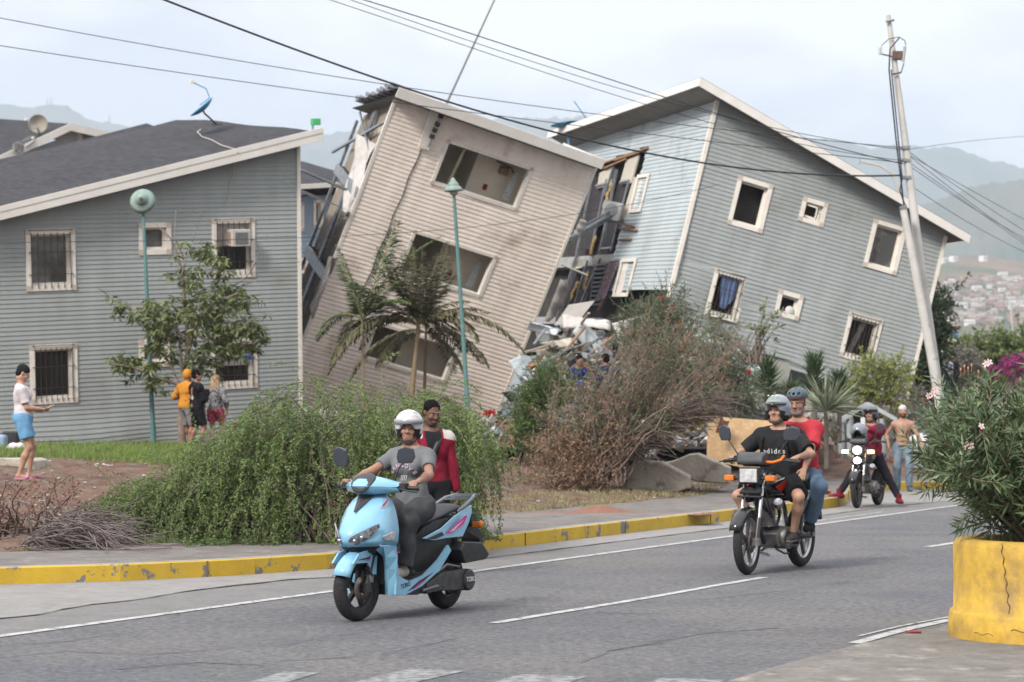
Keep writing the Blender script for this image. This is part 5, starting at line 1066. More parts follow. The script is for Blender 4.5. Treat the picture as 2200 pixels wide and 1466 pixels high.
litter('loose_stones', 'loose stones and scraps on the dirt right of the weeping shrub', 1100, (980, 1640, 975, 1085), ST, 2)
# ---- brush pile bottom left
def brush():
 base = T(110, 1178); s = base[1] / FPX; e = empty('brush_pile', loc=base, label='grey tangle of cut dead branches heaped beside the sidewalk at the lower left', cat='brush pile'); tw = MB(); rg = np.random.default_rng(2)
 for i in range(560):
  a = rg.uniform(-1, 1); hx = (150 + a * 100 - 110) * s; h = (1 - a * a) * .33 * rg.random() ** .7; p = V3((hx, rg.uniform(-.3, .9), h + .02)); ang = rg.normal() * .5 + (0 if rg.random() < .6 else 1.2); d = V3((math.cos(ang), math.sin(ang), rg.normal() * .25 - a * .25)); B = curve(p, d, rg.uniform(.25, .9), .6, 6, .35, rg); B[:, 2] = np.maximum(B[:, 2], .01); tw.tube(B, list(np.linspace(.007, .003, 7)), 4, cap=False)
 tw.build('twigs', mat('grey_twig', (.12, .095, .09), (.24, .20, .195), rough=.95, scale=3), e)
 base = T(30, 1150); e = empty('dead_branch', loc=base, label='thorny dark dead branches with rust leaves at the far left above the brush pile', cat='branch'); tw = MB()
 for i in range(44):
  p = V3((rg.uniform(-.5, .7), rg.uniform(-.3, .5), 0)); B = curve(p, (rg.normal() * .6, rg.normal() * .4, 1), rg.uniform(.3, .75), .8, 8, .7, rg); tw.tube(B, list(np.linspace(.016, .004, 9)), 5, cap=False)
  for k in range(5): q_, dd = interp(B, [rg.uniform(.3, 1)]); tw.tube(curve(q_[0], unit(rg.normal(size=3) + (0, 0, .3)), .2, .2, 4, .5, rg), .004, 3, cap=False)
 tw.build('twigs', mat('dark_twig', (.07, .045, .04), (.14, .09, .075), scale=4), e)
 n = 500; P = np.c_[rg.uniform(-.6, .7, n), rg.uniform(-.3, .5, n), rg.uniform(.1, .6, n)]; leaf_mesh('leaves', P, rg.normal(size=(n, 3)), .05, .02, leafmat('rust_leaf', (.16, .07, .04), (.25, .13, .09)), e, shape='tiny')
brush()
# ================================================================ SOFT SHAPES: bodies, clothes, helmets
class SDF:
 def __init__(s, lo, hi, h):
  s.lo = np.array(lo, np.float32); s.h = h; n = np.ceil((np.array(hi) - lo) / h).astype(int) + 1
  s.F = np.full(n, .15, np.float32); s.L = np.zeros(n, np.int8); s.n = n
  s.ax = [s.lo[i] + h * np.arange(n[i], dtype=np.float32) for i in range(3)]
 def sub(s, lo, hi):
  a = np.clip(np.floor((np.array(lo) - s.lo) / s.h).astype(int), 0, s.n - 1); b = np.clip(np.ceil((np.array(hi) - s.lo) / s.h).astype(int) + 1, 1, s.n)
  sl = tuple(slice(int(a[i]), int(max(b[i], a[i] + 1))) for i in range(3))
  return sl, s.ax[0][sl[0]][:, None, None], s.ax[1][sl[1]][None, :, None], s.ax[2][sl[2]][None, None, :]
 def put(s, sl, d, k, lab):
  F = s.F[sl]; nw = d < F; h = np.maximum(k - np.abs(F - d), 0) / k if k > 0 else 0; s.F[sl] = np.minimum(F, d) - (h * h * k * .25 if k > 0 else 0); s.L[sl] = np.where(nw, lab, s.L[sl])
 def cap(s, a, b, ra, rb=None, k=.02, lab=0, cb=False, ca=False, flat=None):
  """tapered limb a->b; cb / ca cut the end square; flat=(axis, factor) squashes it"""
  a = V3(a); b = V3(b); rb = ra if rb is None else rb; m = max(ra, rb) + .06
  sl, X, Y, Z = s.sub(np.minimum(a, b) - m, np.maximum(a, b) + m); ab = b - a; L2 = float(ab @ ab) + 1e-9
  px, py, pz = X - a[0], Y - a[1], Z - a[2]; t = (px * ab[0] + py * ab[1] + pz * ab[2]) / L2; tc_ = np.clip(t, 0, 1)
  qx, qy, qz = px - tc_ * ab[0], py - tc_ * ab[1], pz - tc_ * ab[2]
  if flat is not None:
   fa, ff = flat; fa = unit(fa); dp = (qx * fa[0] + qy * fa[1] + qz * fa[2]) * (1 / ff - 1); qx = qx + dp * fa[0]; qy = qy + dp * fa[1]; qz = qz + dp * fa[2]
  d = np.sqrt(qx * qx + qy * qy + qz * qz) - (ra + (rb - ra) * tc_)
  L = math.sqrt(L2)
  if cb: d = np.maximum(d, (t - 1) * L)
  if ca: d = np.maximum(d, -t * L)
  s.put(sl, d, k, lab)
 def ell(s, c, r, k=.02, lab=0, Rm=None, neg=False):
  c = V3(c); r = V3(r); m = r.max() + .05; sl, X, Y, Z = s.sub(c - m, c + m); x, y, z = X - c[0], Y - c[1], Z - c[2]
  if Rm is not None: A_ = np.asarray(Rm); x, y, z = x * A_[0, 0] + y * A_[1, 0] + z * A_[2, 0], x * A_[0, 1] + y * A_[1, 1] + z * A_[2, 1], x * A_[0, 2] + y * A_[1, 2] + z * A_[2, 2]
  k0 = np.sqrt((x / r[0]) ** 2 + (y / r[1]) ** 2 + (z / r[2]) ** 2); k1 = np.sqrt((x / r[0] ** 2) ** 2 + (y / r[1] ** 2) ** 2 + (z / r[2] ** 2) ** 2) + 1e-6
  d = k0 * (k0 - 1) / k1
  if neg:
   F = s.F[sl]; e = -d; h = np.maximum(k - np.abs(F - e), 0) / k; s.F[sl] = np.maximum(F, e) + h * h * k * .25
  else: s.put(sl, d.astype(np.float32), k, lab)
 def cut(s, p, n, lo=None, hi=None):             # remove what lies on the +n side
  n = unit(n); sl, X, Y, Z = s.sub(s.lo if lo is None else lo, s.ax_hi() if hi is None else hi); d = (X - p[0]) * n[0] + (Y - p[1]) * n[1] + (Z - p[2]) * n[2]; s.F[sl] = np.maximum(s.F[sl], d)
 def ax_hi(s): return [a[-1] for a in s.ax]
 def wrinkle(s, amp, f=22, dirn=(0, 0, 1), seed=0):
  X, Y, Z = s.ax[0][:, None, None], s.ax[1][None, :, None], s.ax[2][None, None, :]; m = np.abs(s.F) < .03
  w = np.sin(f * Z + 5 * np.sin(9 * X + seed) + 4 * np.sin(7 * Y + seed * 2) + seed) * .6 + np.sin(f * .6 * Z - 11 * X + 6 * np.sin(8 * Y + seed)) * .5 + .4 * np.sin(f * 2.3 * Z + 17 * X - 13 * Y + 3 * np.sin(21 * X)) + .3 * np.sin(f * 1.2 * Z + 45 * X + 31 * Y)
  s.F = np.where(m, s.F + amp * 1.35 * w.astype(np.float32), s.F)
 def mesh(s, name, mats, parent, post=None):
  F = s.F; S = F < 0; nx, ny, nz = F.shape; off = [(i, j, k) for k in (0, 1) for j in (0, 1) for i in (0, 1)]
  cnt = np.zeros((nx - 1, ny - 1, nz - 1), np.int8)
  for i, j, k in off: cnt += S[i:nx - 1 + i, j:ny - 1 + j, k:nz - 1 + k]
  act = (cnt > 0) & (cnt < 8); I = np.argwhere(act);
  if len(I) == 0: return None
  vals = np.stack([F[I[:, 0] + i, I[:, 1] + j, I[:, 2] + k] for i, j, k in off], 1); pos = np.zeros((len(I), 3)); c = np.zeros(len(I))
  for a in range(8):
   for b in range(a + 1, 8):
    if bin(a ^ b).count('1') != 1: continue
    va, vb = vals[:, a], vals[:, b]; m = (va < 0) != (vb < 0); t = np.where(m, va / np.where(m, va - vb, 1), 0); pa = np.array(off[a]); pb = np.array(off[b]); pos += np.where(m[:, None], pa + t[:, None] * (pb - pa), 0); c += m
  pos = pos / c[:, None] + I; vid = np.full(act.shape, -1, np.int32); vid[act] = np.arange(len(I)); v = s.lo + pos * s.h; lab = s.L[tuple(np.rint(pos).astype(int).T)]
  fs = []
  def quads(D, a1, a2, ax):
   e = [0, 0, 0]; e[ax] = 1; A_ = S; B_ = np.roll(S, -1, ax); ch = (A_ != B_); ch[tuple(slice(-1, None) if q == ax else slice(None) for q in range(3))] = False
   ii = np.argwhere(ch); ii = ii[(ii[:, a1] > 0) & (ii[:, a2] > 0) & (ii[:, a1] < S.shape[a1] - 1) & (ii[:, a2] < S.shape[a2] - 1)]
   o1 = np.zeros(3, int); o1[a1] = 1; o2 = np.zeros(3, int); o2[a2] = 1
   q = np.stack([vid[tuple((ii - o1 - o2).T)], vid[tuple((ii - o2).T)], vid[tuple(ii.T)], vid[tuple((ii - o1).T)]], 1); inside = S[tuple(ii.T)]; q[~inside] = q[~inside][:, ::-1]; fs.append(q)
  quads(0, 1, 2, 0); quads(0, 2, 0, 1); quads(0, 0, 1, 2)
  f = np.vstack(fs); f = f[(f >= 0).all(1)]
  # one relaxing pass
  acc = np.zeros_like(v); n_ = np.zeros(len(v))
  for a, b in ((0, 1), (1, 2), (2, 3), (3, 0)): np.add.at(acc, f[:, a], v[f[:, b]]); np.add.at(n_, f[:, a], 1); np.add.at(acc, f[:, b], v[f[:, a]]); np.add.at(n_, f[:, b], 1)
  v = v * .6 + .4 * acc / np.maximum(n_, 1)[:, None]
  if post is not None: lab = post(v, lab)
  mi = lab[f].min(1) if not isinstance(mats, bpy.types.Material) else None
  return raw_mesh(name, v, f, mats, parent, mi, smooth=True)
def skinmat(name, c): return mat(name, c, tuple(x * .86 for x in c), rough=.5, scale=9, sss=.06, spec=.35, bump=.18, bscale=90, grain=(30, .10))
SK1 = skinmat('skin_warm', (.40, .215, .145)); SK2 = skinmat('skin_tan', (.48, .28, .19)); SK3 = skinmat('skin_deep', (.17, .085, .058)); SK4 = skinmat('skin_light_tan', (.46, .265, .18)); SK5 = skinmat('skin_brown', (.30, .155, .10)); SK6 = skinmat('skin_fair', (.60, .38, .28))
M_lip = mat('lip', (.30, .14, .11), rough=.45); M_brow = mat('brow_hair', (.02, .015, .012), rough=.8); M_hair = mat('black_hair', (.008, .007, .007), (.014, .012, .011), rough=.95, scale=60, spec=.05); M_beard = mat('grey_stubble', (.36, .30, .27), (.22, .17, .15), rough=.85, scale=90)
M_stub = mat('dark_stubble', (.075, .045, .035), (.11, .065, .05), rough=.8, scale=90)
M_eyew = mat('eye_white', (.38, .34, .31), rough=.2); M_iris = mat('iris', (.03, .018, .012), rough=.15)
M_nail = mat('nail', (.6, .45, .42))
def cloth(name, c, c2=None, **k): return mat(name, c, c2 or tuple(x * .8 for x in c), rough=.85, scale=k.pop('scale', 5), bump=k.pop('bump', .25), bscale=k.pop('bscale', 180), spec=.15, **k)
def ik(a, b, l1, l2, pole):
 a = V3(a); b = V3(b); d = b - a; L = min(np.linalg.norm(d), (l1 + l2) * .999); u = unit(d); x = (l1 * l1 - l2 * l2 + L * L) / (2 * L); h = math.sqrt(max(l1 * l1 - x * x, 0)); p = V3(pole); p = unit(p - u * (p @ u)); return a + u * x + p * h, a + u * L
def rotv(v, ax, a):
 ax = unit(ax); return v * math.cos(a) + np.cross(ax, v) * math.sin(a) + ax * (ax @ v) * (1 - math.cos(a))
class Fig:
 """a person in local axes: X to the person's right, Y forward, Z up"""
 def __init__(s, root, H, pelvis, lean=0, side=0, twist=0, yaw=0, pitch=0, tilt=0, hands=None, feet=None, elbow=None, knee=None, hdir=None, palm=None, curl=(.6, .6), h=.0075, skin=SK1, fat=1., arm=1., toe=None, roll=0, footpitch=(0, 0), belly=0, faceh=1.0):
  s.root = root; s.k = k = H / 1.75; s.h = h; s.skin = skin; s.fat = fat; s.belly = belly; s.curl = curl; s.P = P = V3(pelvis)
  s.up = unit(V3((math.sin(R(side)), math.sin(R(lean)), math.cos(R(lean)))))
  s.R_ = unit(rotv(V3((1, 0, 0)), (0, 0, 1), R(twist))); s.R_ = unit(s.R_ - s.up * (s.R_ @ s.up)); s.Fw = np.cross(s.up, s.R_)
  s.hipR = V3((1, 0, 0)); s.chest = P + s.up * .30 * k; s.neck = P + s.up * .50 * k; nu = unit(s.up * .55 + V3((0, 0, 1)) * .45 + s.Fw * .12)
  s.nu = nu; s.head = s.neck + nu * .205 * k
  f = rotv(V3((0, 1, 0)), (0, 0, 1), R(yaw)); r = np.cross(f, (0, 0, 1)); f = rotv(f, r, R(pitch)); u = np.cross(r, f); u = rotv(u, f, R(tilt)); r = np.cross(f, u); s.hf, s.hu, s.hr = unit(f), unit(u), unit(r)
  s.sh = {1: s.neck - s.up * .055 * k + s.R_ * .175 * k * arm, -1: s.neck - s.up * .055 * k - s.R_ * .175 * k * arm}
  s.hip = {1: P + s.hipR * .095 * k - V3((0, 0, .02 * k)), -1: P - s.hipR * .095 * k - V3((0, 0, .02 * k))}
  s.el, s.wr, s.kn, s.an, s.hd, s.pm, s.toe = {}, {}, {}, {}, {}, {}, {}
  for q in (1, -1):
   i = 0 if q == 1 else 1
   hp = hands[i] if hands else s.sh[q] + V3((q * .06, .02, -.54 * k)); pole = elbow[i] if elbow else (q * .4, -.5, -.6)
   s.el[q], s.wr[q] = ik(s.sh[q], hp, .285 * k, .255 * k, pole)
   s.hd[q] = unit(hdir[i]) if hdir else unit(s.wr[q] - s.el[q]); s.pm[q] = unit(palm[i]) if palm else unit(V3((-q, .2, 0)))
   fp = feet[i] if feet else V3((s.hip[q][0] + q * .02, P[1], .085 * k)); kp = knee[i] if knee else (q * .15, 1, .1)
   s.kn[q], s.an[q] = ik(s.hip[q], fp, .43 * k, .42 * k, kp)
   s.toe[q] = V3(toe[i]) if toe else V3((q * .22, 1, 0)); s.toe[q] = unit(s.toe[q])
 def bounds(s, pts, m): p = np.array(pts); return p.min(0) - m, p.max(0) + m
 def allpts(s): return [s.P, s.head + s.hu * .13 * s.k, s.head + s.hf * .1, s.head - s.hf * .1] + [d[q] for d in (s.sh, s.el, s.hip, s.kn, s.an) for q in (1, -1)] + [s.wr[q] + s.hd[q] * .19 * s.k for q in (1, -1)] + [s.an[q] + s.toe[q] * .22 * s.k - V3((0, 0, .09 * s.k)) for q in (1, -1)]
 def hpt(s, x, y, z): return s.head + (s.hr * x + s.hf * y + s.hu * z) * s.k
 def Rm(s): return np.stack([s.hr, s.hf, s.hu], 1)
 def hand(s, S, q):
  k = s.k; w = s.wr[q]; d = s.hd[q]; n = unit(s.pm[q] - d * (s.pm[q] @ d)); l = np.cross(d, n) * (1 if q == 1 else -1); c = s.curl[0 if q == 1 else 1]
  # l points toward the thumb side
  S.cap(w, w + d * .082 * k, .024 * k, .036 * k, .015, flat=(n, .5));
  for j, (o, ln) in enumerate(((.030, .070), (.011, .078), (-.009, .072), (-.028, .056))):
   b = w + d * .088 * k + l * o * k; a1 = R(65) * c * (1 + .06 * j); a2 = R(135) * c; d1 = rotv(d, np.cross(d, n), a1) + l * o * 2.0 * (1 - c); d2 = rotv(d, np.cross(d, n), a2) + l * o * 1.2 * (1 - c); d1 = unit(d1); d2 = unit(d2)
   m_ = b + d1 * ln * .52 * k; S.cap(b - d * .01, m_, .0098 * k, .0088 * k, .004); S.cap(m_, m_ + d2 * ln * .5 * k, .0088 * k, .0072 * k, .003)
  b = w + d * .028 * k + l * .030 * k; t1 = unit(d * .62 + l * .62 + n * .4 * c); t2 = unit(d * .9 + l * .05 + n * .75 * c); m_ = b + t1 * .036 * k; S.cap(b - t1 * .01, m_, .0125 * k, .0105 * k, .01); S.cap(m_, m_ + t2 * .036 * k, .0105 * k, .008 * k, .004)
 def body(s, beard=None, female=False, shod=False):
  k = s.k; lo, hi = s.bounds(s.allpts(), .11 * k); S = SDF(lo, hi, s.h); f = s.fat; up, Rr, Fw = s.up, s.R_, s.Fw; RT = np.stack([Rr, Fw, up], 1)
  S.ell(s.P, V3((.165 * f, .115 * f, .12)) * k, .04, 0, RT); S.ell(s.P + up * .15 * k + Fw * .01, V3((.135 * f, .10 * f, .14)) * k, .06, 0, RT); S.ell(s.chest + up * .05 * k, V3((.158 * f, .108 * f, .17)) * k, .05, 0, RT)
  if s.belly: S.ell(s.P + up * .12 * k + Fw * (.05 + s.belly * .4), V3((.13, .08 + s.belly, .12)) * k, .06, 0, RT)
  S.cap(s.sh[1] - up * .015, s.sh[-1] - up * .015, .055 * k, .055 * k, .06); S.cap(s.neck - up * .05 * k, s.head - s.hu * .08 * k - s.hf * .02, .058 * k, .052 * k, .03); S.cap(s.neck + s.nu * .02 * k - s.Fw * .015, s.sh[1] + up * .01, .045 * k, .045 * k, .05); S.cap(s.neck + s.nu * .02 * k - s.Fw * .015, s.sh[-1] + up * .01, .045 * k, .045 * k, .05)
  for q in (1, -1):
   S.ell(s.sh[q] - up * .015, (.056 * k,) * 3, .03); S.cap(s.sh[q], s.el[q], .050 * k * f ** .5, .038 * k, .02); fa = s.el[q] + (s.wr[q] - s.el[q]) * .3; S.cap(s.el[q], fa, .038 * k, .041 * k, .02); S.cap(fa, s.wr[q], .041 * k, .025 * k, .02); s.hand(S, q)
   S.cap(s.hip[q], s.kn[q], .088 * k * f ** .5, .054 * k, .035); m = s.kn[q] + (s.an[q] - s.kn[q]) * .33; back = unit(np.cross(s.an[q] - s.kn[q], np.cross(s.toe[q], (0, 0, 1)))); back = -s.toe[q]; S.cap(s.kn[q], m + back * .012, .052 * k, .054 * k, .03); S.cap(m + back * .012, s.an[q], .054 * k, .033 * k, .03)
   if not shod:
    t = s.toe[q]; a = s.an[q]; S.cap(a - V3((0, 0, .045 * k)) - t * .03 * k, a - V3((0, 0, .06 * k)) + t * .12 * k, .036 * k, .028 * k, .03); S.cap(a - V3((0, 0, .062 * k)) + t * .1 * k, a - V3((0, 0, .066 * k)) + t * .17 * k, .030 * k, .02 * k, .02)
  if female:
   for q in (1, -1): S.ell(s.chest + up * .06 * k + Fw * .095 * k + Rr * q * .07 * k, V3((.06, .05, .06)) * k, .03)
  # head
  C = s.hpt; RM = s.Rm(); w = k
  S.ell(C(0, -.012, .035), V3((.076, .094, .088)) * w, .02, 0, RM); S.ell(C(0, .028, -.03), V3((.062, .066, .088)) * w, .03, 0, RM); jw = .8 if female else 1; S.ell(C(0, .046, -.090 + .006 * female), V3((.04 * jw, .036, .026 * jw)) * w, .03, 0, RM)
  S.cap(C(-.05, .0, -.06), C(-.022, .05, -.095), .022 * w * jw, .02 * w * jw, .03); S.cap(C(.05, .0, -.06), C(.022, .05, -.095), .022 * w * jw, .02 * w * jw, .03)
  for q in (1, -1):
   S.ell(C(.033 * q, .102, .004), V3((.019, .017, .0125)) * w, .012, 0, RM, neg=True); S.ell(C(.046 * q, .07, -.03), V3((.02, .017, .017)) * w, .02, 0, RM); S.cap(C(.014 * q, .093, .021), C(.052 * q, .078, .022), .007 * w, .005 * w, .008, 0)
   S.cap(C(.014 * q, .0985, .0245), C(.05 * q, .085, .0265), .0036 * w, .0022 * w, .002, 2); S.ell(C(.078 * q, -.008, -.004), V3((.011, .020, .031)) * w, .008, 0, RM); S.ell(C(.0125 * q, .103, -.034), V3((.009, .011, .008)) * w, .006, 0, RM)
  S.cap(C(0, .086, .016), C(0, .110 - .004 * female, -.028), .0095 * w * jw, .0125 * w * jw, .012); S.cap(C(-.014, .0875, -.061), C(.014, .0875, -.061), .0055 * w, .0055 * w, .004, 1); S.cap(C(-.010, .0865, -.070), C(.010, .0865, -.070), .007 * w, .007 * w, .004, 1)
  post = None; ms = [s.skin, M_lip, M_brow]
  if beard is not None:
   ms.append(beard)
   def post(v, lab):
    q = (v - s.head) / k; x, y, z = q @ s.hr, q @ s.hf, q @ s.hu
    m = (lab == 0) & (y > .005) & (z < -.04 - .05 * np.clip(-(y - .05), 0, .05) / .05 + .0) & (z > -.135) & ~((np.abs(x) < .028) & (z > -.046)) & ((z < -.048) | (np.abs(x) > .04)); m |= (lab == 0) & (np.abs(x) < .03) & (y > .08) & (z < -.044) & (z > -.056)
    return np.where(m, 3, lab).astype(np.int8)
  o = S.mesh('body', ms, s.root, post)
  mb = MB()
  for q in (1, -1): mb.ell(C(.032 * q, .0765, .001), (.0122 * k,) * 3, 0, 10); mb.ell(C(.032 * q, .0765, .001) + s.hf * .0075 * k, (.0072 * k,) * 3, 1, 8)
  mb.build('eyes', [M_eyew, M_iris], o)
  return o
 def shirt(s, m, sleeve=.55, hem=-.02, k_=.014, name='shirt', neckcut=.0, wr=.003, labels=None, post=None, cuff=None, loose=1.0, wf=22, collar=True):
  k = s.k; f = s.fat; up, Rr, Fw = s.up, s.R_, s.Fw; RT = np.stack([Rr, Fw, up], 1); g = k_
  lo, hi = s.bounds([s.P - up * .12, s.head, s.sh[1], s.sh[-1], s.el[1], s.el[-1], s.wr[1], s.wr[-1], s.P + s.Fw * (.1 + s.belly * 2)], .13 * k); S = SDF(lo, hi, s.h)
  S.ell(s.P, V3((.168 * f + g, .118 * f + g, .13)) * k, .05, 0, RT); S.ell(s.P + up * .15 * k + Fw * .01, V3((.140 * f * loose + g, .105 * f * loose + g, .15)) * k, .08, 0, RT); S.ell(s.chest + up * .05 * k, V3((.160 * f + g, .112 * f + g, .18)) * k, .05, 0, RT)
  if s.belly: S.ell(s.P + up * .12 * k + Fw * (.05 + s.belly * .4), V3((.13 + g, .08 + s.belly + g, .13)) * k, .06, 0, RT)
  if getattr(s, 'fem', 0):
   for q in (1, -1): S.ell(s.chest + up * .06 * k + Fw * .095 * k + Rr * q * .07 * k, V3((.06 + g, .05 + g, .06 + g)) * k, .04)
  S.cap(s.sh[1] - up * .015, s.sh[-1] - up * .015, (.055 + g) * k, None, .06)
  for q in (1, -1): S.cap(s.neck + s.nu * .0 * k - s.Fw * .015, s.sh[q] + up * .01, .048 * k + g, None, .05);
  S.cut(s.P + up * hem * k, -up)
  S.cut(s.neck + s.nu * (.03 - neckcut) * k + s.Fw * .02, unit(s.nu + s.Fw * .35))
  for q in (1, -1):
   S.ell(s.sh[q] - up * .015, (.058 * k + g,) * 3, .03)
   if sleeve <= 1: e = s.sh[q] + (s.el[q] - s.sh[q]) * sleeve; S.cap(s.sh[q], e, .054 * k * f ** .5 + g, .050 * k * f ** .5 + g * (1.2 * loose), .02, 0, cb=True)
   else:
    S.cap(s.sh[q], s.el[q], .054 * k * f ** .5 + g, .046 * k + g, .02); e = s.el[q] + (s.wr[q] - s.el[q]) * (sleeve - 1); S.cap(s.el[q], e, .046 * k + g, .032 * k + g * .8, .03, 0, cb=True)
  if wr: S.wrinkle(wr, wf, seed=len(name))
  return S.mesh(name, m, s.root, post)
 def legs(s, m, length=2.0, k_=.014, name='trousers', top=.02, wr=.004, flare=0, post=None, wf=16):
  """length 0..1 along the thigh, 1..2 along the shank"""
  k = s.k; f = s.fat; RT = np.stack([s.R_, s.Fw, s.up], 1); g = k_; lo, hi = s.bounds([s.P + s.up * .1] + [d[q] for d in (s.hip, s.kn, s.an) for q in (1, -1)], .14 * k); S = SDF(lo, hi, s.h)
  S.ell(s.P, V3((.168 * f + g, .118 * f + g, .125)) * k, .04, 0, RT); S.ell(s.P + s.up * .05 * k, V3((.158 * f + g, .11 * f + g, .12)) * k, .04, 0, RT); S.cut(s.P + s.up * top * k, s.up)
  for q in (1, -1):
   fl = f ** .5
   if length <= 1: e = s.hip[q] + (s.kn[q] - s.hip[q]) * length; S.cap(s.hip[q], e, .090 * k * fl + g, (.090 - .03 * length) * k * fl + g + flare, .02, 0, cb=True)
   else:
    S.cap(s.hip[q], s.kn[q], .090 * k * fl + g, .058 * k + g, .04); e = s.kn[q] + (s.an[q] - s.kn[q]) * (length - 1); S.cap(s.kn[q], e, .058 * k + g, .044 * k + g + flare, .04, 0, cb=True)
  if wr: S.wrinkle(wr, wf, seed=3 + len(name))
  return S.mesh(name, m, s.root, post)
 def shoes(s, m, sole=None, name='shoe', hgt=.0, big=1.0, pitch=0):
  k = s.k
  for q in (1, -1):
   t = s.toe[q]; a = s.an[q]; S = SDF(a - V3((.2, .2, .16)), a + V3((.2, .2, .16 + hgt)), min(s.h, .007)); d = V3((0, 0, -1)); z = .085 * k
   S.cap(a + d * (z - .045 * k) - t * .045 * k, a + d * (z - .038 * k) + t * .09 * k, .045 * k * big, .040 * k * big, .02); S.cap(a + d * (z - .036 * k) + t * .08 * k, a + d * (z - .030 * k) + t * .165 * k, .042 * k * big, .032 * k * big, .02); S.cap(a + d * .02, a - d * (.02 + hgt), .043 * k * big, .043 * k * big, .02, 0, cb=True); S.cut(a + d * z, d)
   def post(v, lab, a=a, z=z): return np.where(v[:, 2] < a[2] - z + .022 * k, 1, 0).astype(np.int8)
   S.mesh(name, [m, sole or m], s.root, post)
 def headshape(s, name, m, fn, h=None, pad=.06, post=None):
  lo, hi = s.bounds([s.head - s.hu * .28 * s.k * (1 if 'long' in name else .6), s.head + s.hu * .16 * s.k, s.head + s.hf * .16, s.head - s.hf * .16, s.head + s.hr * .13, s.head - s.hr * .13], pad); S = SDF(lo, hi, h or min(s.h, .006)); fn(S); return S.mesh(name, m, s.root, post)
 def hair(s, m=None, style='short'):
  k = s.k; C = s.hpt; RM = s.Rm()
  def fn(S):
   S.ell(C(0, -.018, .042), V3((.082, .098, .090)) * k, .01, 0, RM)
   if style == 'curly': S.ell(C(0, -.03, .05), V3((.092, .105, .10)) * k, .02, 0, RM)
   if style == 'low': S.cap(C(0, -.08, .0), C(0, -.07, -.08), .055 * k, .045 * k, .03)
   for z, r in ((-.03, .07),): S.ell(C(0, -.045, -.01), V3((.076, .065, .07)) * k, .02, 0, RM)
   S.ell(C(0, .10, -.035), V3((.075, .085, .095)) * k, .008, 0, RM, neg=True)
   for q in (1, -1): S.ell(C(.085 * q, .0, -.02), V3((.03, .03, .04)) * k, .008, 0, RM, neg=True)
   S.wrinkle(.002 if style != 'curly' else .006, 60)
  s.headshape('hair', m or M_hair, fn)
def helmet(root, C, RM, k, mats, kind='open', parent=None):
 """shell helmet fitted round a head; C maps head coordinates to local ones"""
 lo = C(0, 0, 0) - .24 * k; hi = C(0, 0, 0) + .24 * k; S = SDF(lo, hi, .0065)
 if kind == 'open':
  S.ell(C(0, -.015, .04), V3((.130, .150, .130)) * k, .02, 0, RM); S.ell(C(0, -.025, -.03), V3((.118, .125, .12)) * k, .03, 0, RM)
  S.ell(C(0, .155, -.045), V3((.085, .125, .105)) * k, .01, 0, RM, neg=True); S.ell(C(0, .0, -.06), V3((.09, .09, .15)) * k, .008, 0, RM, neg=True)
  up = RM[:, 2]; S.cut(C(0, 0, -.105), -up)
  def post(v, lab):
   q = (v - C(0, 0, 0)) / k; x, y, z = q @ RM[:, 0], q @ RM[:, 1], q @ RM[:, 2]; r = np.sqrt((x / .118) ** 2 + ((y + .02) / .135) ** 2 + ((z - .02) / .125) ** 2)
   lab = np.where(r < .93, 1, 0); lab = np.where((z < -.045) | ((z < .0) & (y > .04)), 1, lab)
   return lab.astype(np.int8)
  return S.mesh('shell', mats, root, post)
# ================================================================ VEHICLES
M_tyre = mat('tyre', (.018, .018, .02), (.035, .034, .034), rough=.85, scale=30, bump=.3, bscale=90); M_blk = mat('black_plastic', (.02, .021, .023), (.035, .036, .038), rough=.5, scale=12); M_blkg = mat('gloss_black', (.012, .012, .014), rough=.18, coat=.5)
M_dgrey = mat('dark_grey_plastic', (.045, .048, .055), (.06, .063, .07), rough=.5, scale=10); M_sblue = mat('scooter_blue', (.27, .55, .75), (.24, .51, .71), rough=.25, coat=.6, scale=3); M_chrome = mat('chrome', (.6, .6, .62), rough=.18, metal=1); M_alu = mat('cast_aluminium', (.38, .37, .35), (.24, .23, .22), rough=.45, metal=.7, scale=14)
M_lens = mat('headlamp_lens', (.62, .64, .66), (.3, .32, .34), rough=.12, scale=30, spec=.8); M_dlens = mat('dark_lens', (.10, .11, .12), (.35, .37, .4), rough=.12, scale=24, lo=.45, hi=.6, spec=.8)
M_orange = mat('amber_lens', (.75, .22, .03), (.6, .16, .02), rough=.3, scale=20); M_pink = mat('pink_decal', (.62, .03, .25), rough=.35); M_whited = mat('white_decal', (.78, .78, .78), rough=.4); M_seat = mat('seat_vinyl', (.03, .031, .035), (.045, .046, .052), rough=.55, scale=14)
M_rust = mat('exhaust_metal', (.30, .27, .24), (.16, .12, .10), rough=.4, metal=.8, scale=8); M_red = mat('gloss_red', (.42, .025, .02), rough=.25, coat=.5); M_silvpaint = mat('grey_metal', (.13, .13, .14), (.2, .2, .21), rough=.4, metal=.6, scale=9)
def tyre_prof(Rr, w):
 P = []
 for a in np.linspace(-2.35, 2.35, 15): P.append((Rr - w * .5 + w * .5 * math.cos(a) * 1.0 if abs(a) < 1.6 else Rr - w * .5 + w * .5 * math.cos(a) * 1.05, w * .5 * math.sin(a) / math.sin(min(abs(a), 1.57) or 1) * (1 if abs(a) > 1.5 else math.sin(abs(a))) if abs(a) > .01 else 0))
 return P
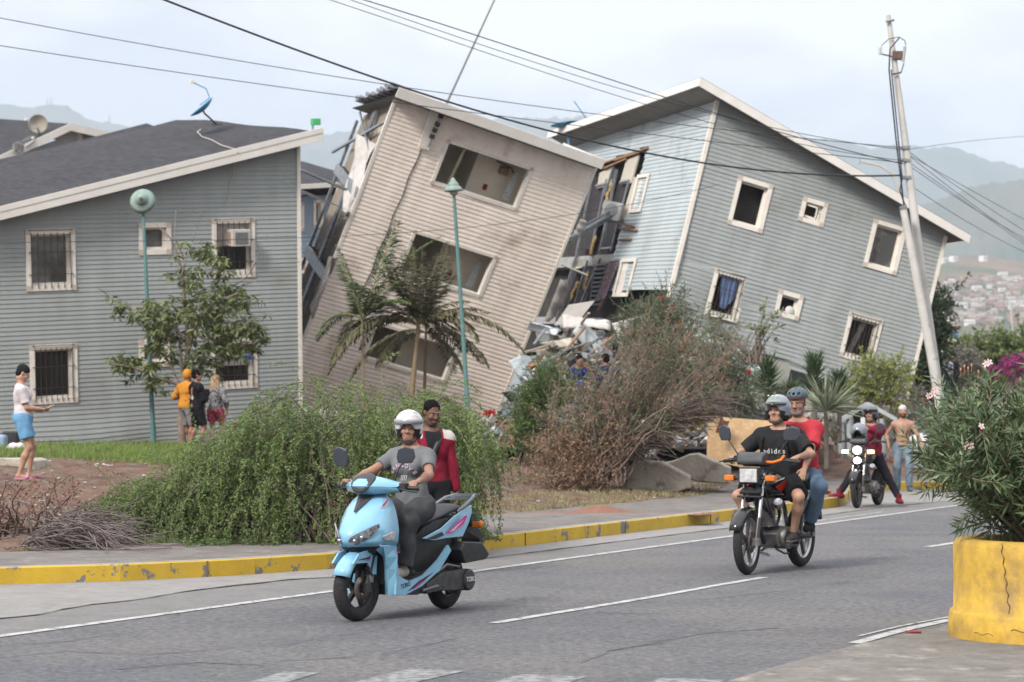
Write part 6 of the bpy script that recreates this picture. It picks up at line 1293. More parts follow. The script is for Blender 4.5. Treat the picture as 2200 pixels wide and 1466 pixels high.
def wheel(parent, y, Rr, w, steer=0, spokes=5, disc=True, rim_m=None, sil=False, z=None):
 e = MB(); M_ = Matrix.Translation((0, y, Rr if z is None else z)) @ Matrix.Rotation(steer, 4, 'Z')
 e.lathe([(r, h) for r, h in tyre_prof(Rr, w)], 48, 0, (0, 0, 0), (1, 0, 0))
 for i in range(60):
  a = 2 * math.pi * i / 60
  for s_ in (-1, 1):
   u = V3((0, math.cos(a), math.sin(a))); v = V3((0, -math.sin(a), math.cos(a))); c = u * (Rr - .002); e.beam(c + V3((s_ * .004, 0, 0)), c + V3((s_ * w * .33, 0, 0)) - u * .012 + v * .018, .006, .006, up=tuple(u))
 t = e.build('wheel', M_tyre, parent, M_); ri = Rr - w * .92
 b = MB(); b.lathe([(ri + .012, -w * .36), (ri - .006, -w * .30), (ri - .012, 0), (ri - .006, w * .30), (ri + .012, w * .36), (ri + .02, w * .30), (ri + .004, 0), (ri + .02, -w * .30), (ri + .012, -w * .36)], 40, 1 if sil else 0, (0, 0, 0), (1, 0, 0))
 b.lathe([(.0, -w * .45), (.032, -w * .45), (.032, w * .45), (.0, w * .45)], 16, 0, (0, 0, 0), (1, 0, 0))
 for i in range(spokes):
  a = 2 * math.pi * i / spokes + .5; u = V3((0, math.cos(a), math.sin(a))); v = V3((0, -math.sin(a), math.cos(a))); b.beam(u * .02, u * ri, w * .3, .032, up=tuple(v));
 b.build('rim', [rim_m or M_blk, mat('rim_silver', (.5, .5, .5), rough=.3, metal=.7)], t)
 if disc:
  b = MB(); b.lathe([(.045, -.002), (.10, -.002), (.10, .002), (.045, .002), (.045, -.002)], 30, 0, (-w * .55, 0, 0), (1, 0, 0)); b.build('brake_disc', M_rust, t)
 return t
def mirror(parent, base, tip, w=.12, h=.075, face=(0, -1, .1), oval=False, name='mirror'):
 mb = MB(); base = V3(base); tip = V3(tip); mid = (base + tip) / 2 + V3((0, .02, .02)); mb.tube([base, mid, tip], [.007, .006, .007], 6); mb.build('mirror_stem', M_blk, parent)
 m = MB(); f = unit(face); r = unit(np.cross(f, (0, 0, 1))); u = np.cross(r, f); sg = np.sign(tip[0]); pts = []
 if oval: pts = [tip + r * math.cos(a) * w * .5 + u * math.sin(a) * w * .5 for a in np.linspace(0, 6.28, 17)[:-1]]
 else:
  for x, z in ((-.45, -.5), (.3, -.5), (.5, -.1), (.42, .45), (.0, .6), (-.42, .4), (-.52, -.1)): pts.append(tip + r * x * w * -sg * 1.0 + u * (z + .2) * h * 1.2)
 m.prism(pts, -f * .03, 0); m.build(name, mat('mirror_back', (.05, .055, .07), rough=.35), parent, bevel=.008)
def make_scooter():
 S = V_((757, 1336), (963, 1307)); e = empty('scooter', M=S.M(.99), label='light blue scooter with black seat ridden by the woman in the white helmet', cat='scooter')
 yf, yr = .665, -.665; st = R(-6)
 wheel(e, yf, .255, .105, st, 5); wheel(e, yr, .25, .115, 0, 5)
 # fork
 mb = MB()
 for x in (-.085, .085): mb.tube([(x, yf, .255), (x * 1.0, yf - .09, .50), (x * .9, yf - .15, .68)], [.026, .024, .02], 10)
 mb.box((-.12, yf - .03, .23), (-.07, yf + .03, .30)); mb.tube([(-.1, yf - .05, .35), (-.1, yf + .0, .42)], .02); mb.build('fork', mat('fork_black', (.025, .025, .028), (.06, .06, .06), rough=.35, metal=.4, scale=8), e)
 mb = MB(); mb.box((-.115, yf - .07, .30), (-.075, yf - .02, .37)); mb.build('brake_caliper', M_alu, e, bevel=.006)
 # front fender
 rows = []
 for i in range(13):
  a = R(-28 + i * 12.5); rr = .283 + (.02 if i < 3 else 0); row = []
  for x in np.linspace(-1, 1, 9): row.append((x * (.082 - .012 * (i < 2)), yf + (rr - .05 * abs(x) ** 2.5) * math.cos(a), .265 + (rr - .05 * abs(x) ** 2.5) * math.sin(a)))
  rows.append(row)
 rows = rows[4:]; mb = MB(); mb.grid(rows); mb.grid([[(x_, yf + .11, .56), (x_, yf - .02, .57), (x_, yf - .1, .50), (x_, yf - .12, .38)][0:4] for x_ in ()]) if 0 else None
 for s_ in (-1, 1): mb.prism([(s_ * .088, yf + .20, .46), (s_ * .088, yf + .12, .53), (s_ * .088, yf - .04, .56), (s_ * .088, yf - .14, .50), (s_ * .088, yf - .125, .36), (s_ * .088, yf - .05, .37), (s_ * .088, yf - .01, .46)], (s_ * .012, 0, 0))
 mb.build('front_fender', M_sblue, e, solid=.006)
 mb = MB(); mb.prism([(-.103, yf + .15, .485), (-.103, yf - .04, .505), (-.103, yf - .02, .48)], (-.002, 0, 0), 0); mb.prism([(-.106, yf + .06, .484), (-.106, yf - .04, .488), (-.106, yf - .02, .474)], (-.002, 0, 0), 1); mb.build('fender_decal', [M_blk, M_pink], e)
 # apron (front shield)
 Z = [.985, .93, .86, .78, .70, .63, .585]; X = [[0, .05, .085, .12], [0, .07, .13, .18], [0, .075, .16, .215], [0, .08, .175, .245], [0, .075, .185, .262], [0, .075, .18, .262], [0, .07, .165, .25]]
 Yv = [[.50, .495, .47, .43], [.575, .56, .52, .43], [.66, .64, .57, .44], [.74, .715, .61, .455], [.815, .785, .64, .465], [.845, .80, .655, .475], [.79, .76, .65, .48]]
 mb = MB(); rows = [[(-x, y, z) for x, y in list(zip(xs_, ys2))[::-1]] + [(x, y, z) for x, y in list(zip(xs_, ys2))[1:]] for z, xs_, ys2 in zip(Z, X, Yv)]; mb.grid(rows, 0, True)
 for s_ in (-1, 1):        # side wings run down to the floor and sweep back to the tail
  W = [[(.25, .48, .585), (.205, .60, .59), (.15, .62, .56)], [(.25, .465, .50), (.20, .55, .50), (.14, .50, .50)], [(.235, .45, .40), (.19, .50, .40), (.13, .46, .40)], [(.215, .44, .30), (.17, .47, .30), (.12, .44, .30)], [(.195, .42, .20), (.155, .45, .19), (.11, .42, .20)]]
  mb.grid([[(s_ * a, b, c) for a, b, c in row] for row in W], 0, False)
  mb.prism([(s_ * .205, .44, .20), (s_ * .205, .30, .19), (s_ * .205, .05, .245), (s_ * .205, -.22, .355), (s_ * .205, -.40, .50), (s_ * .205, -.36, .545), (s_ * .205, -.20, .43), (s_ * .205, .02, .325), (s_ * .205, .24, .285), (s_ * .205, .40, .34), (s_ * .22, .44, .45)], (s_ * .014, 0, 0))
 mb.build('front_shield', M_sblue, e, solid=.008)
 mb = MB(); mb.grid([[(-.07, .525, .975), (0, .545, .98), (.07, .525, .975)], [(-.045, .60, .915), (0, .625, .92), (.045, .60, .915)], [(-.005, .70, .85), (0, .705, .85), (.005, .70, .85)]], 0, False); mb.build('top_inlay', M_dgrey, e, solid=.006)
 # lamps
 for s_ in (-1, 1):
  mb = MB(); mb.prism([(s_ * .03, .832, .640), (s_ * .115, .765, .69), (s_ * .20, .655, .765), (s_ * .205, .645, .735), (s_ * .15, .70, .655), (s_ * .08, .775, .60), (s_ * .03, .81, .60)], (s_ * .006, .012, 0)); mb.build('headlight', M_dlens, e, bevel=.004)
  mb = MB(); mb.beam((s_ * .05, .838, .655), (s_ * .19, .685, .75), .01, .01); mb.ell((s_ * .11, .772, .655), (.022, .012, .022)); mb.ell((s_ * .07, .81, .63), (.016, .01, .016)); mb.build('lamp_trim', M_chrome, e)
  mb = MB(); mb.prism([(s_ * .215, .625, .665), (s_ * .262, .545, .70), (s_ * .264, .50, .675), (s_ * .255, .53, .63), (s_ * .225, .60, .63)], (s_ * .008, .010, 0)); mb.build('turn_signal', M_lens, e, bevel=.004)
  mb = MB(); mb.prism([(s_ * .266, .50, .555), (s_ * .266, .455, .60), (s_ * .268, .455, .55), (s_ * .266, .47, .535)], (s_ * .003, .003, 0), 0); mb.prism([(s_ * .266, .52, .535), (s_ * .268, .455, .54), (s_ * .266, .46, .525)], (s_ * .004, .003, 0), 1); mb.build('wing_decal', [M_blk, M_pink], e)
 mb = MB(); mb.grid([[(-.17, .64, .59), (0, .785, .595), (.17, .64, .59)], [(-.14, .62, .535), (0, .74, .54), (.14, .62, .535)], [(-.12, .56, .50), (0, .60, .50), (.12, .56, .50)]], 0, False); mb.box((-.12, .40, .28), (.12, .47, .56)); mb.build('lower_grille', M_blk, e)
 mb = MB(); mb.prism([(-.205, .66, .88), (-.222, .575, .935), (-.224, .545, .93), (-.215, .60, .875)], (-.008, .006, .002), 0); mb.build('shield_decal', [M_whited], e)
 mb = MB(); mb.prism([(-.212, .63, .905), (-.226, .56, .955), (-.227, .555, .95), (-.214, .62, .895)], (-.010, .008, .002), 0); mb.build('shield_stripe', [M_pink], e)
 # inner shield, floor, tunnel and body
 mb = MB(); mb.grid([[(-.12, .43, .98), (0, .43, .99), (.12, .43, .98)], [(-.21, .42, .84), (0, .40, .85), (.21, .42, .84)], [(-.235, .43, .62), (0, .37, .62), (.235, .43, .62)], [(-.20, .40, .36), (0, .32, .36), (.20, .40, .36)]], 0, False); mb.build('inner_shield', M_dgrey, e, solid=.01)
 mb = MB(); mb.prism([(-.19, .42, .285), (-.19, .05, .31), (-.19, -.12, .335), (-.19, -.12, .20), (-.19, .05, .17), (-.19, .40, .19)], (.38, 0, 0)); mb.build('floorboard', M_blk, e, bevel=.012)
 sec = []
 for y, w, zb, zt in ((.02, .10, .33, .58), (-.10, .145, .34, .70), (-.25, .165, .38, .745), (-.45, .165, .45, .765), (-.65, .13, .56, .77), (-.86, .07, .66, .765)):
  sec.append([(-w * .8, y, zb), (-w, y, (zb + zt) / 2), (-w * .95, y, zt), (w * .95, y, zt), (w, y, (zb + zt) / 2), (w * .8, y, zb), (-w * .8, y, zb)])
 mb = MB(); mb.grid(sec, 0, False); mb.prism(sec[0][:-1], (0, .001, 0)); mb.build('body', M_blk, e, bevel=.01)
 for s_ in (-1, 1):
  mb = MB(); mb.prism([(s_ * .168, -.02, .615), (s_ * .175, -.30, .685), (s_ * .17, -.52, .775), (s_ * .135, -.78, .835), (s_ * .09, -.93, .85), (s_ * .10, -.92, .79), (s_ * .14, -.80, .70), (s_ * .165, -.66, .60), (s_ * .175, -.40, .60), (s_ * .172, -.20, .59)], (s_ * .014, 0, 0)); mb.build('side_panel', M_sblue, e, bevel=.006)
  mb = MB(); mb.prism([(s_ * .192, -.06, .607), (s_ * .192, -.30, .655), (s_ * .192, -.34, .628), (s_ * .192, -.2, .603)], (s_ * .003, 0, 0), 0); mb.prism([(s_ * .192, -.36, .640), (s_ * .175, -.70, .77), (s_ * .172, -.74, .77), (s_ * .178, -.66, .70), (s_ * .19, -.44, .64)], (s_ * .006, 0, 0), 1); mb.prism([(s_ * .194, -.42, .652), (s_ * .178, -.66, .735), (s_ * .185, -.5, .66)], (s_ * .008, 0, 0), 2); mb.build('side_decal', [M_blk, M_pink, M_whited], e)
  mb = MB(); mb.prism([(s_ * .221, .27, .215), (s_ * .221, .12, .245), (s_ * .221, -.12, .34), (s_ * .221, .1, .285)], (s_ * .003, 0, 0), 0); mb.prism([(s_ * .223, .20, .222), (s_ * .223, .1, .25), (s_ * .223, .0, .29), (s_ * .223, .1, .265)], (s_ * .004, 0, 0), 1); mb.build('floor_decal', [M_blk, M_pink], e)
 # seat
 sec = []
 for y, w, zb, zt in ((.02, .06, .60, .66), (-.06, .11, .655, .745), (-.20, .14, .70, .785), (-.36, .15, .745, .80), (-.48, .155, .77, .84), (-.62, .145, .785, .875), (-.76, .11, .80, .87), (-.83, .06, .815, .84)):
  sec.append([(w * math.cos(a) * 1.0, y, (zb + zt) / 2 + (zt - zb) / 2 * (math.sin(a) if math.sin(a) < 0 else math.sin(a) ** .7)) for a in np.linspace(0, 2 * math.pi, 15)])
 mb = MB(); mb.grid(sec); mb.build('seat', M_seat, e, subd=1)
 mb = MB()
 for s_ in (-1, 1): mb.tube([(s_ * .12, -.66, .80), (s_ * .15, -.74, .85), (s_ * .13, -.90, .91), (s_ * .09, -1.0, .93)], .015, 8)
 for y in (-.86, -.93, -.99): mb.beam((-.12, y, .90 + (-.86 - y) * .25), (.12, y, .90 + (-.86 - y) * .25), .03, .014)
 mb.build('grab_rail', mat('rail_grey', (.2, .22, .26), rough=.35, metal=.3), e)
 mb = MB(); mb.box((-.10, -1.02, .68), (.10, -.93, .78)); mb.prism([(-.09, -.98, .72), (-.09, -1.14, .60), (-.09, -1.16, .44), (-.09, -1.13, .44), (-.09, -1.08, .56), (-.09, -.9, .62)], (.18, 0, 0)); mb.build('tail_guard', M_blk, e, bevel=.006)
 mb = MB(); mb.box((-.17, -.98, .665), (-.10, -.94, .71)); mb.lathe([(.0, 0), (.032, 0), (.03, .02), (0, .03)], 14, 0, (-.17, -.955, .69), (-1, 0, 0)); mb.build('turn_signal', M_orange, e, bevel=.004)
 # engine, air box, transmission, exhaust
 mb = MB(); mb.prism([(-.205, -.05, .25), (-.205, -.30, .33), (-.205, -.62, .34), (-.205, -.80, .29), (-.205, -.80, .20), (-.205, -.60, .165), (-.205, -.25, .18), (-.205, -.05, .17)], (.12, 0, 0)); mb.lathe([(0, 0), (.085, 0), (.09, .03), (.09, .11)], 20, 0, (-.23, -.70, .245), (1, 0, 0)); mb.build('transmission', mat('engine_black', (.03, .03, .033), (.075, .075, .075), rough=.5, scale=18), e, bevel=.012)
 mb = MB(); mb.prism([(-.24, -.52, .50), (-.24, -.60, .565), (-.24, -.88, .545), (-.24, -1.0, .44), (-.24, -.95, .40), (-.24, -.6, .385)], (.15, 0, 0)); mb.build('air_box', M_blk, e, bevel=.014)
 mb = MB(); mb.tube([(.13, -.15, .26), (.17, -.35, .22), (.19, -.5, .28)], .018); mb.tube([(.20, -.45, .28), (.21, -.9, .36)], [.05, .06], 14); mb.build('exhaust', M_rust, e)
 mb = MB(); mb.box((-.10, -.42, .17), (.12, .0, .36));
 for i in range(5): mb.box((-.13, -.12 + i * .03, .2), (.14, -.105 + i * .03, .34))
 mb.tube([(-.2, -.2, .33), (-.21, -.35, .39), (-.21, -.55, .36)], .012); mb.tube([(-.2, .02, .2), (-.215, -.2, .225)], .014); mb.build('engine', M_silvpaint, e)
 mb = MB(); mb.tube([(-.13, -.665, .25), (-.13, -.60, .62)], .028, 10); mb.tube([(.13, -.665, .25), (.13, -.60, .62)], .028, 10); mb.build('shock_absorber', M_blk, e)
 # handlebar pod
 mb = MB(); secs = []
 for x, yc, zc, ry, rz in ((-.245, .40, 1.035, .035, .04), (-.17, .44, 1.045, .07, .055), (-.09, .475, 1.05, .115, .075), (0, .495, 1.05, .14, .085), (.09, .475, 1.05, .115, .075), (.17, .44, 1.045, .07, .055), (.245, .40, 1.035, .035, .04)):
  secs.append([(x, yc + ry * math.cos(a) * (1.25 if math.cos(a) > 0 else .8), zc + rz * math.sin(a)) for a in np.linspace(0, 2 * math.pi, 13)])
 mb.grid(secs); mb.lathe([(.075, 0), (.06, .08), (.085, .13)], 16, 0, (0, .47, .92), (0, -.15, 1)); mb.build('handlebar_cover', M_sblue, e, subd=1)
 mb = MB(); mb.grid([[(-.085, .50, 1.13), (0, .50, 1.165), (.085, .50, 1.13)], [(-.115, .56, 1.10), (0, .575, 1.135), (.115, .56, 1.10)], [(-.10, .615, 1.055), (0, .66, 1.065), (.10, .615, 1.055)], [(-.06, .62, 1.0), (0, .665, .985), (.06, .62, 1.0)]], 0, True); mb.build('visor', M_dgrey, e, solid=.012, subd=1)
 for s_ in (-1, 1): mb = MB(); mb.tube([(s_ * .22, .40, 1.035), (s_ * .36, .345, 1.03)], .019, 10); mb.tube([(s_ * .355, .347, 1.03), (s_ * .37, .34, 1.03)], .024, 10); mb.tube([(s_ * .24, .44, 1.03), (s_ * .29, .455, 1.02), (s_ * .40, .41, 1.0)], .007, 6); mb.box((s_ * .26 - .035, .37, 1.01), (s_ * .26 + .035, .43, 1.07)); mb.build('handlebar', M_blk, e)
 mb = MB(); mb.prism([(-.252, .42, 1.075), (-.235, .38, 1.085), (-.23, .36, 1.02), (-.245, .42, 1.02)], (-.006, 0, 0)); mb.build('pod_decal', M_pink, e)
 mirror(e, (-.19, .42, 1.08), (-.27, .36, 1.265), .15, .10, (.25, -1, .1)); mirror(e, (.19, .42, 1.08), (.29, .44, 1.24), .13, .12, (.1, -1, .1))
 sx = Matrix(((0, 0, -1, -.2225), (-1, 0, 0, .30), (0, 1, 0, .262), (0, 0, 0, 1)))
 text_obj('TORO', .05, mat('decal_ink', (.03, .05, .09)), e, sx @ Matrix.Rotation(R(8), 4, 'Z'), bold=True)
 text_obj('TORO', .055, M_whited, e, Matrix(((0, 0, -1, -.236), (-1, 0, 0, -.70), (0, 1, 0, .25), (0, 0, 0, 1))), bold=True)
 text_obj('RUN 150', .045, mat('decal_ink', (0, 0, 0)), e, Matrix(((0, 0, -1, -.198), (-1, 0, 0, -.56), (0, 1, 0, .735), (0, 0, 0, 1))) @ Matrix.Rotation(R(22), 4, 'Z')) if 0 else None
 return e, S
class V_:
 def __init__(s, f, r, z=0):
  f = G(*f, z)[:2]; r = G(*r, z)[:2]; s.c = (f + r) / 2; d = f - r; s.h = d / np.linalg.norm(d); s.r = V3((s.h[1], -s.h[0], 0)); s.z = z
 def M(s, sc=1, back=0, roll=0):
  o = s.c; return Matrix(((s.r[0], s.h[0], 0, o[0]), (s.r[1], s.h[1], 0, o[1]), (0, 0, 1, s.z), (0, 0, 0, 1))) @ Matrix.Rotation(roll, 4, 'Y') @ Matrix.Scale(sc, 4)
def make_motorcycle(Sv, sc, label, lit=False, tank=M_blkg, steer=0, near=True, signal=M_orange):
 e = empty('motorcycle', M=Sv.M(sc), label=label, cat='motorcycle'); yf, yr = .65, -.64
 wheel(e, yf, .30, .085, steer, 5, True, M_silvpaint if near else M_blk, sil=near); wheel(e, yr, .30, .10, 0, 5, False, M_silvpaint if near else M_blk, sil=near)
 for x in (-.09, .09):
  mb = MB(); mc = MB(); mb.tube([(x, yf, .30), (x, yf - .07, .52)], .028, 10); mb.build('fork_leg', mat('fork_dark', (.06, .055, .055), (.09, .085, .085), rough=.35, metal=.5, scale=9), e); mc.tube([(x, yf - .07, .52), (x, yf - .155, .80), (x, yf - .185, .92)], .019, 10); mc.build('fork_tube', M_chrome, e)
 mb = MB(); mb.box((-.12, yf - .035, .27), (-.07, yf + .035, .34)); mb.build('brake_caliper', M_alu, e); mb = MB(); mb.box((-.13, .47, .88), (.13, .54, .91)); mb.build('fork_clamp', M_blk, e)
 rows = []
 for i in range(10):
  a = R(22 + i * 12.5); rr = .325; rows.append([(x * .062, yf + (rr - .03 * x * x) * math.cos(a), .30 + (rr - .03 * x * x) * math.sin(a)) for x in np.linspace(-1, 1, 7)])
 rows[0] = [(p[0] * .8, p[1] + .02, p[2]) for p in rows[0]]; mb = MB(); mb.grid(rows); mb.build('front_fender', M_blkg, e, solid=.006)
 # headlight, cowl, indicators
 mb = MB(); mb.box((-.105, .53, .83), (.105, .60, .985)); mb.prism([(-.10, .60, .835), (-.10, .615, .84), (-.10, .612, .98), (-.10, .60, .985)], (.20, 0, 0)); h = mb.build('headlight_housing', M_blk, e, bevel=.012)
 mb = MB(); mb.box((-.085, .612, .848), (.085, .622, .972)) if not lit else mb.ell((0, .615, .91), (.07, .03, .062)); hl = mb.build('headlight', mat('lit_lamp', (1, .97, .95), emis=8) if lit else mat('clear_lens', (.75, .76, .76), (.42, .43, .44), rough=.1, scale=26, lo=.3, hi=.6, spec=.8), e, bevel=0 if lit else .006)
 if lit:
  mb = MB(); mb.ell((-.01, .645, .75), (.06, .03, .05)); mb.build('driving_light', MATS['lit_lamp'], e); mb = MB(); mb.beam((-.12, .60, .73), (.12, .60, .73), .03, .03); mb.build('lamp_bar', M_blk, e)
 mb = MB(); mb.prism([(-.13, .44, 1.03), (-.13, .58, 1.005), (-.13, .60, 1.03), (-.13, .585, 1.09), (-.13, .50, 1.125), (-.13, .42, 1.12)], (.26, 0, 0)); mb.build('instrument_cowl', M_dgrey, e, bevel=.022)
 for s_ in (-1, 1):
  mb = MB(); mb.tube([(s_ * .10, .55, .885), (s_ * .165, .55, .885)], .016); mb.build('signal_stalk', M_blk, e); mb = MB(); mb.box((s_ * .205 - .048, .525, .86), (s_ * .205 + .048, .60, .912)); mb.build('turn_signal', mat('lit_amber', (1, .45, .12), emis=6) if lit else signal, e, bevel=.008)
  mb = MB(); mb.box((s_ * .16 - .03, -.98, .69), (s_ * .16 + .03, -.93, .73)); mb.build('turn_signal', signal, e, bevel=.006)
 mb = MB(); mb.prism([(-.10, .50, .80), (-.10, .60, .76), (-.10, .585, .735), (-.10, .46, .75)], (.20, 0, 0)); mb.box((-.13, .56, .705), (.13, .585, .725)); mb.build('fork_guard', M_blk, e, bevel=.006)
 # tank, seat, side covers
 secs = []
 for y, w, zb, zt in ((.36, .07, .76, .88), (.28, .12, .72, .945), (.12, .145, .70, .965), (-.04, .13, .70, .93), (-.14, .09, .70, .86)): secs.append([(w * math.cos(a), y, (zb + zt) / 2 + (zt - zb) / 2 * math.copysign(abs(math.sin(a)) ** .7, math.sin(a))) for a in np.linspace(0, 2 * math.pi, 17)])
 mb = MB(); mb.grid(secs); mb.prism(secs[0][:-1], (0, .004, 0)); mb.build('fuel_tank', tank, e, subd=1)
 for s_ in (-1, 1):
  mb = MB(); mb.prism([(s_ * .148, .33, .80), (s_ * .150, .10, .86), (s_ * .148, .05, .80), (s_ * .146, .20, .745)], (s_ * .004, 0, 0)); mb.build('tank_decal', M_red if near else M_silvpaint, e)
  mb = MB(); mb.prism([(s_ * .152, .36, .845), (s_ * .153, .12, .885), (s_ * .153, .14, .868)], (s_ * .004, 0, 0)); mb.build('tank_stripe', M_whited, e)
  mb = MB(); mb.prism([(s_ * .14, -.12, .73), (s_ * .14, -.38, .745), (s_ * .14, -.42, .60), (s_ * .14, -.30, .52), (s_ * .14, -.14, .56)], (s_ * .02, 0, 0)); mb.build('side_cover', tank, e, bevel=.01)
  mb = MB(); mb.prism([(s_ * .163, -.14, .70), (s_ * .163, -.36, .72), (s_ * .163, -.3, .66)], (s_ * .003, 0, 0)); mb.prism([(s_ * .125, -.45, .70), (s_ * .12, -.86, .76), (s_ * .12, -.80, .72)], (s_ * .003, 0, 0)); mb.build('side_stripe', M_red, e)
  mb = MB(); mb.tube([(s_ * .13, -.64, .30), (s_ * .135, -.52, .66)], [.022, .024], 8)
  for i in range(9): t_ = .3 + i * .06; mb.lathe([(.024, -.006), (.034, 0), (.024, .006)], 12, 0, (s_ * .131, -.64 + .12 * t_, .30 + .36 * t_), (0, .32, .95))
  mb.build('shock_absorber', M_chrome, e)
  mb = MB(); mb.tube([(s_ * .14, -.02, .27), (s_ * .24, -.02, .265)], .013); mb.build('footpeg', M_blk, e); mb = MB(); mb.tube([(s_ * .12, -.42, .36), (s_ * .23, -.42, .36)], .013); mb.build('footpeg', M_blk, e)
 secs = []
 for y, w, zb, zt in ((-.08, .09, .74, .83), (-.20, .125, .73, .825), (-.38, .14, .735, .82), (-.50, .135, .74, .86), (-.75, .125, .75, .865), (-.88, .09, .76, .85)): secs.append([(w * math.cos(a), y, (zb + zt) / 2 + (zt - zb) / 2 * math.copysign(abs(math.sin(a)) ** .6, math.sin(a))) for a in np.linspace(0, 2 * math.pi, 15)])
 mb = MB(); mb.grid(secs); mb.build('seat', M_seat, e, subd=1)
 mb = MB(); mb.prism([(-.12, -.42, .73), (-.11, -.95, .79), (-.08, -1.0, .75), (-.12, -.85, .70), (-.13, -.42, .64)], (.24, 0, 0)); mb.build('tail', tank, e, bevel=.012)
 mb = MB(); mb.prism([(-.06, -.80, .68), (-.06, -1.0, .66), (-.06, -1.06, .45), (-.06, -1.03, .44), (-.06, -.92, .58)], (.12, 0, 0)); mb.build('rear_fender', M_blk, e)
 mb = MB(); mb.tube([(0, .50, .86), (0, .42, .66), (0, .36, .42), (0, .25, .27)], .022); mb.tube([(0, .46, .82), (0, .0, .68), (0, -.5, .70), (0, -.9, .74)], .02)
 for s_ in (-1, 1): mb.tube([(s_ * .1, .22, .24), (s_ * .12, -.2, .23), (s_ * .10, -.36, .5), (s_ * .10, -.3, .7)], .016); mb.tube([(s_ * .11, -.3, .32), (s_ * .115, -.64, .30)], .02)
 mb.build('chassis', M_blk, e)
 # engine: crankcase, finned cylinder, covers
 mb = MB(); mb.prism([(-.12, .20, .24), (-.12, .24, .36), (-.12, .10, .43), (-.12, -.20, .40), (-.12, -.24, .26), (-.12, -.1, .20)], (.24, 0, 0)); mb.lathe([(0, 0), (.085, 0), (.10, .02), (.10, .05)], 24, 0, (-.165, .06, .32), (1, 0, 0)); mb.lathe([(0, 0), (.05, 0), (.06, .02), (.06, .05)], 20, 0, (-.155, -.13, .31), (1, 0, 0)); mb.lathe([(.10, -.05), (.10, -.02), (.085, 0), (0, 0)], 24, 0, (.165, .03, .32), (1, 0, 0)); mb.build('crankcase', M_alu, e, bevel=.01)
 mb = MB()
 for i in range(9): mb.box((-.085, .10 + i * .007, .43 + i * .024), (.085, .25 + i * .007, .438 + i * .024))
 mb.box((-.06, .12, .42), (.06, .25, .64)); mb.box((-.075, .15, .635), (.075, .30, .69)); mb.build('cylinder', M_alu, e)
 mb = MB(); mb.tube([(.03, .26, .50), (.08, .34, .40), (.12, .30, .22), (.15, .0, .18), (.17, -.25, .22)], .02); mb.tube([(.17, -.2, .22), (.185, -.9, .36)], [.035, .048], 14); mb.tube([(-.06, .28, .16), (.1, .1, .17)], .015); mb.build('exhaust', M_chrome, e)
 mb = MB(); mb.tube([(-.14, .22, .62), (-.15, .27, .66)], .042, 16); mb.build('horn', M_chrome, e)
 mb = MB()
 for i in range(4): a = i * .7; mb.tube([(-.05 + .02 * i, .46, .95), (-.12 + .05 * i, .50, .80 - .02 * i), (-.10 + .04 * i, .36, .60 + .02 * i), (-.08, .22, .5)], .006, 5)
 mb.tube([(-.12, .25, .22), (-.14, .10, .17), (-.10, -.1, .16)], .01, 5); mb.build('cables', M_blk, e)
 # handlebar
 mb = MB(); mb.tube([(-.37, .30, 1.035), (-.22, .36, 1.06), (-.12, .43, 1.0), (.12, .43, 1.0), (.22, .36, 1.06), (.37, .30, 1.035)], .012, 8)
 for s_ in (-1, 1): mb.tube([(s_ * .26, .345, 1.052), (s_ * .385, .293, 1.033)], .018, 10); mb.box((s_ * .22 - .025, .33, 1.03), (s_ * .22 + .025, .39, 1.09)); mb.tube([(s_ * .22, .40, 1.05), (s_ * .28, .43, 1.05), (s_ * .40, .37, 1.03)], .007, 6)
 mb.build('handlebar', M_blk, e)
 if near: mb = MB(); mb.tube([(-.12, .50, 1.035), (-.18, .47, 1.03), (-.24, .42, 1.05), (-.25, .36, 1.09)], .014, 8); mb.build('orange_guard', mat('orange_hose', (.75, .20, .02), rough=.5), e)
 if near: mirror(e, (-.20, .38, 1.09), (-.325, .34, 1.27), .16, .10, (.15, -1, .05)); mirror(e, (.20, .38, 1.09), (.34, .36, 1.27), .12, .11, (-.1, -1, .05))
 else: mirror(e, (-.2, .38, 1.08), (-.30, .33, 1.28), .12, .1, (0, -1, .1), True); mirror(e, (.2, .38, 1.08), (.38, .30, 1.24), .1, .1, (-.9, -.5, .1), True)
 return e
# ================================================================ RIDERS AND PEOPLE
def mperson(Mx, label): return empty('person', M=Mx, label=label, cat='person')
sc_e, SV = make_scooter()
MV = V_((1610, 1234), (1716, 1218)); mo_e = make_motorcycle(MV, 1.07, 'black motorcycle with rectangular headlight and red trim carrying the two men', steer=R(4))
M3 = V_((1843, 1092), (1884, 1086)); m3_e = make_motorcycle(M3, 1.04, 'distant motorcycle with lit headlight and amber signals, straddled by the phone filmer', lit=True, near=False, tank=M_silvpaint, steer=R(3))
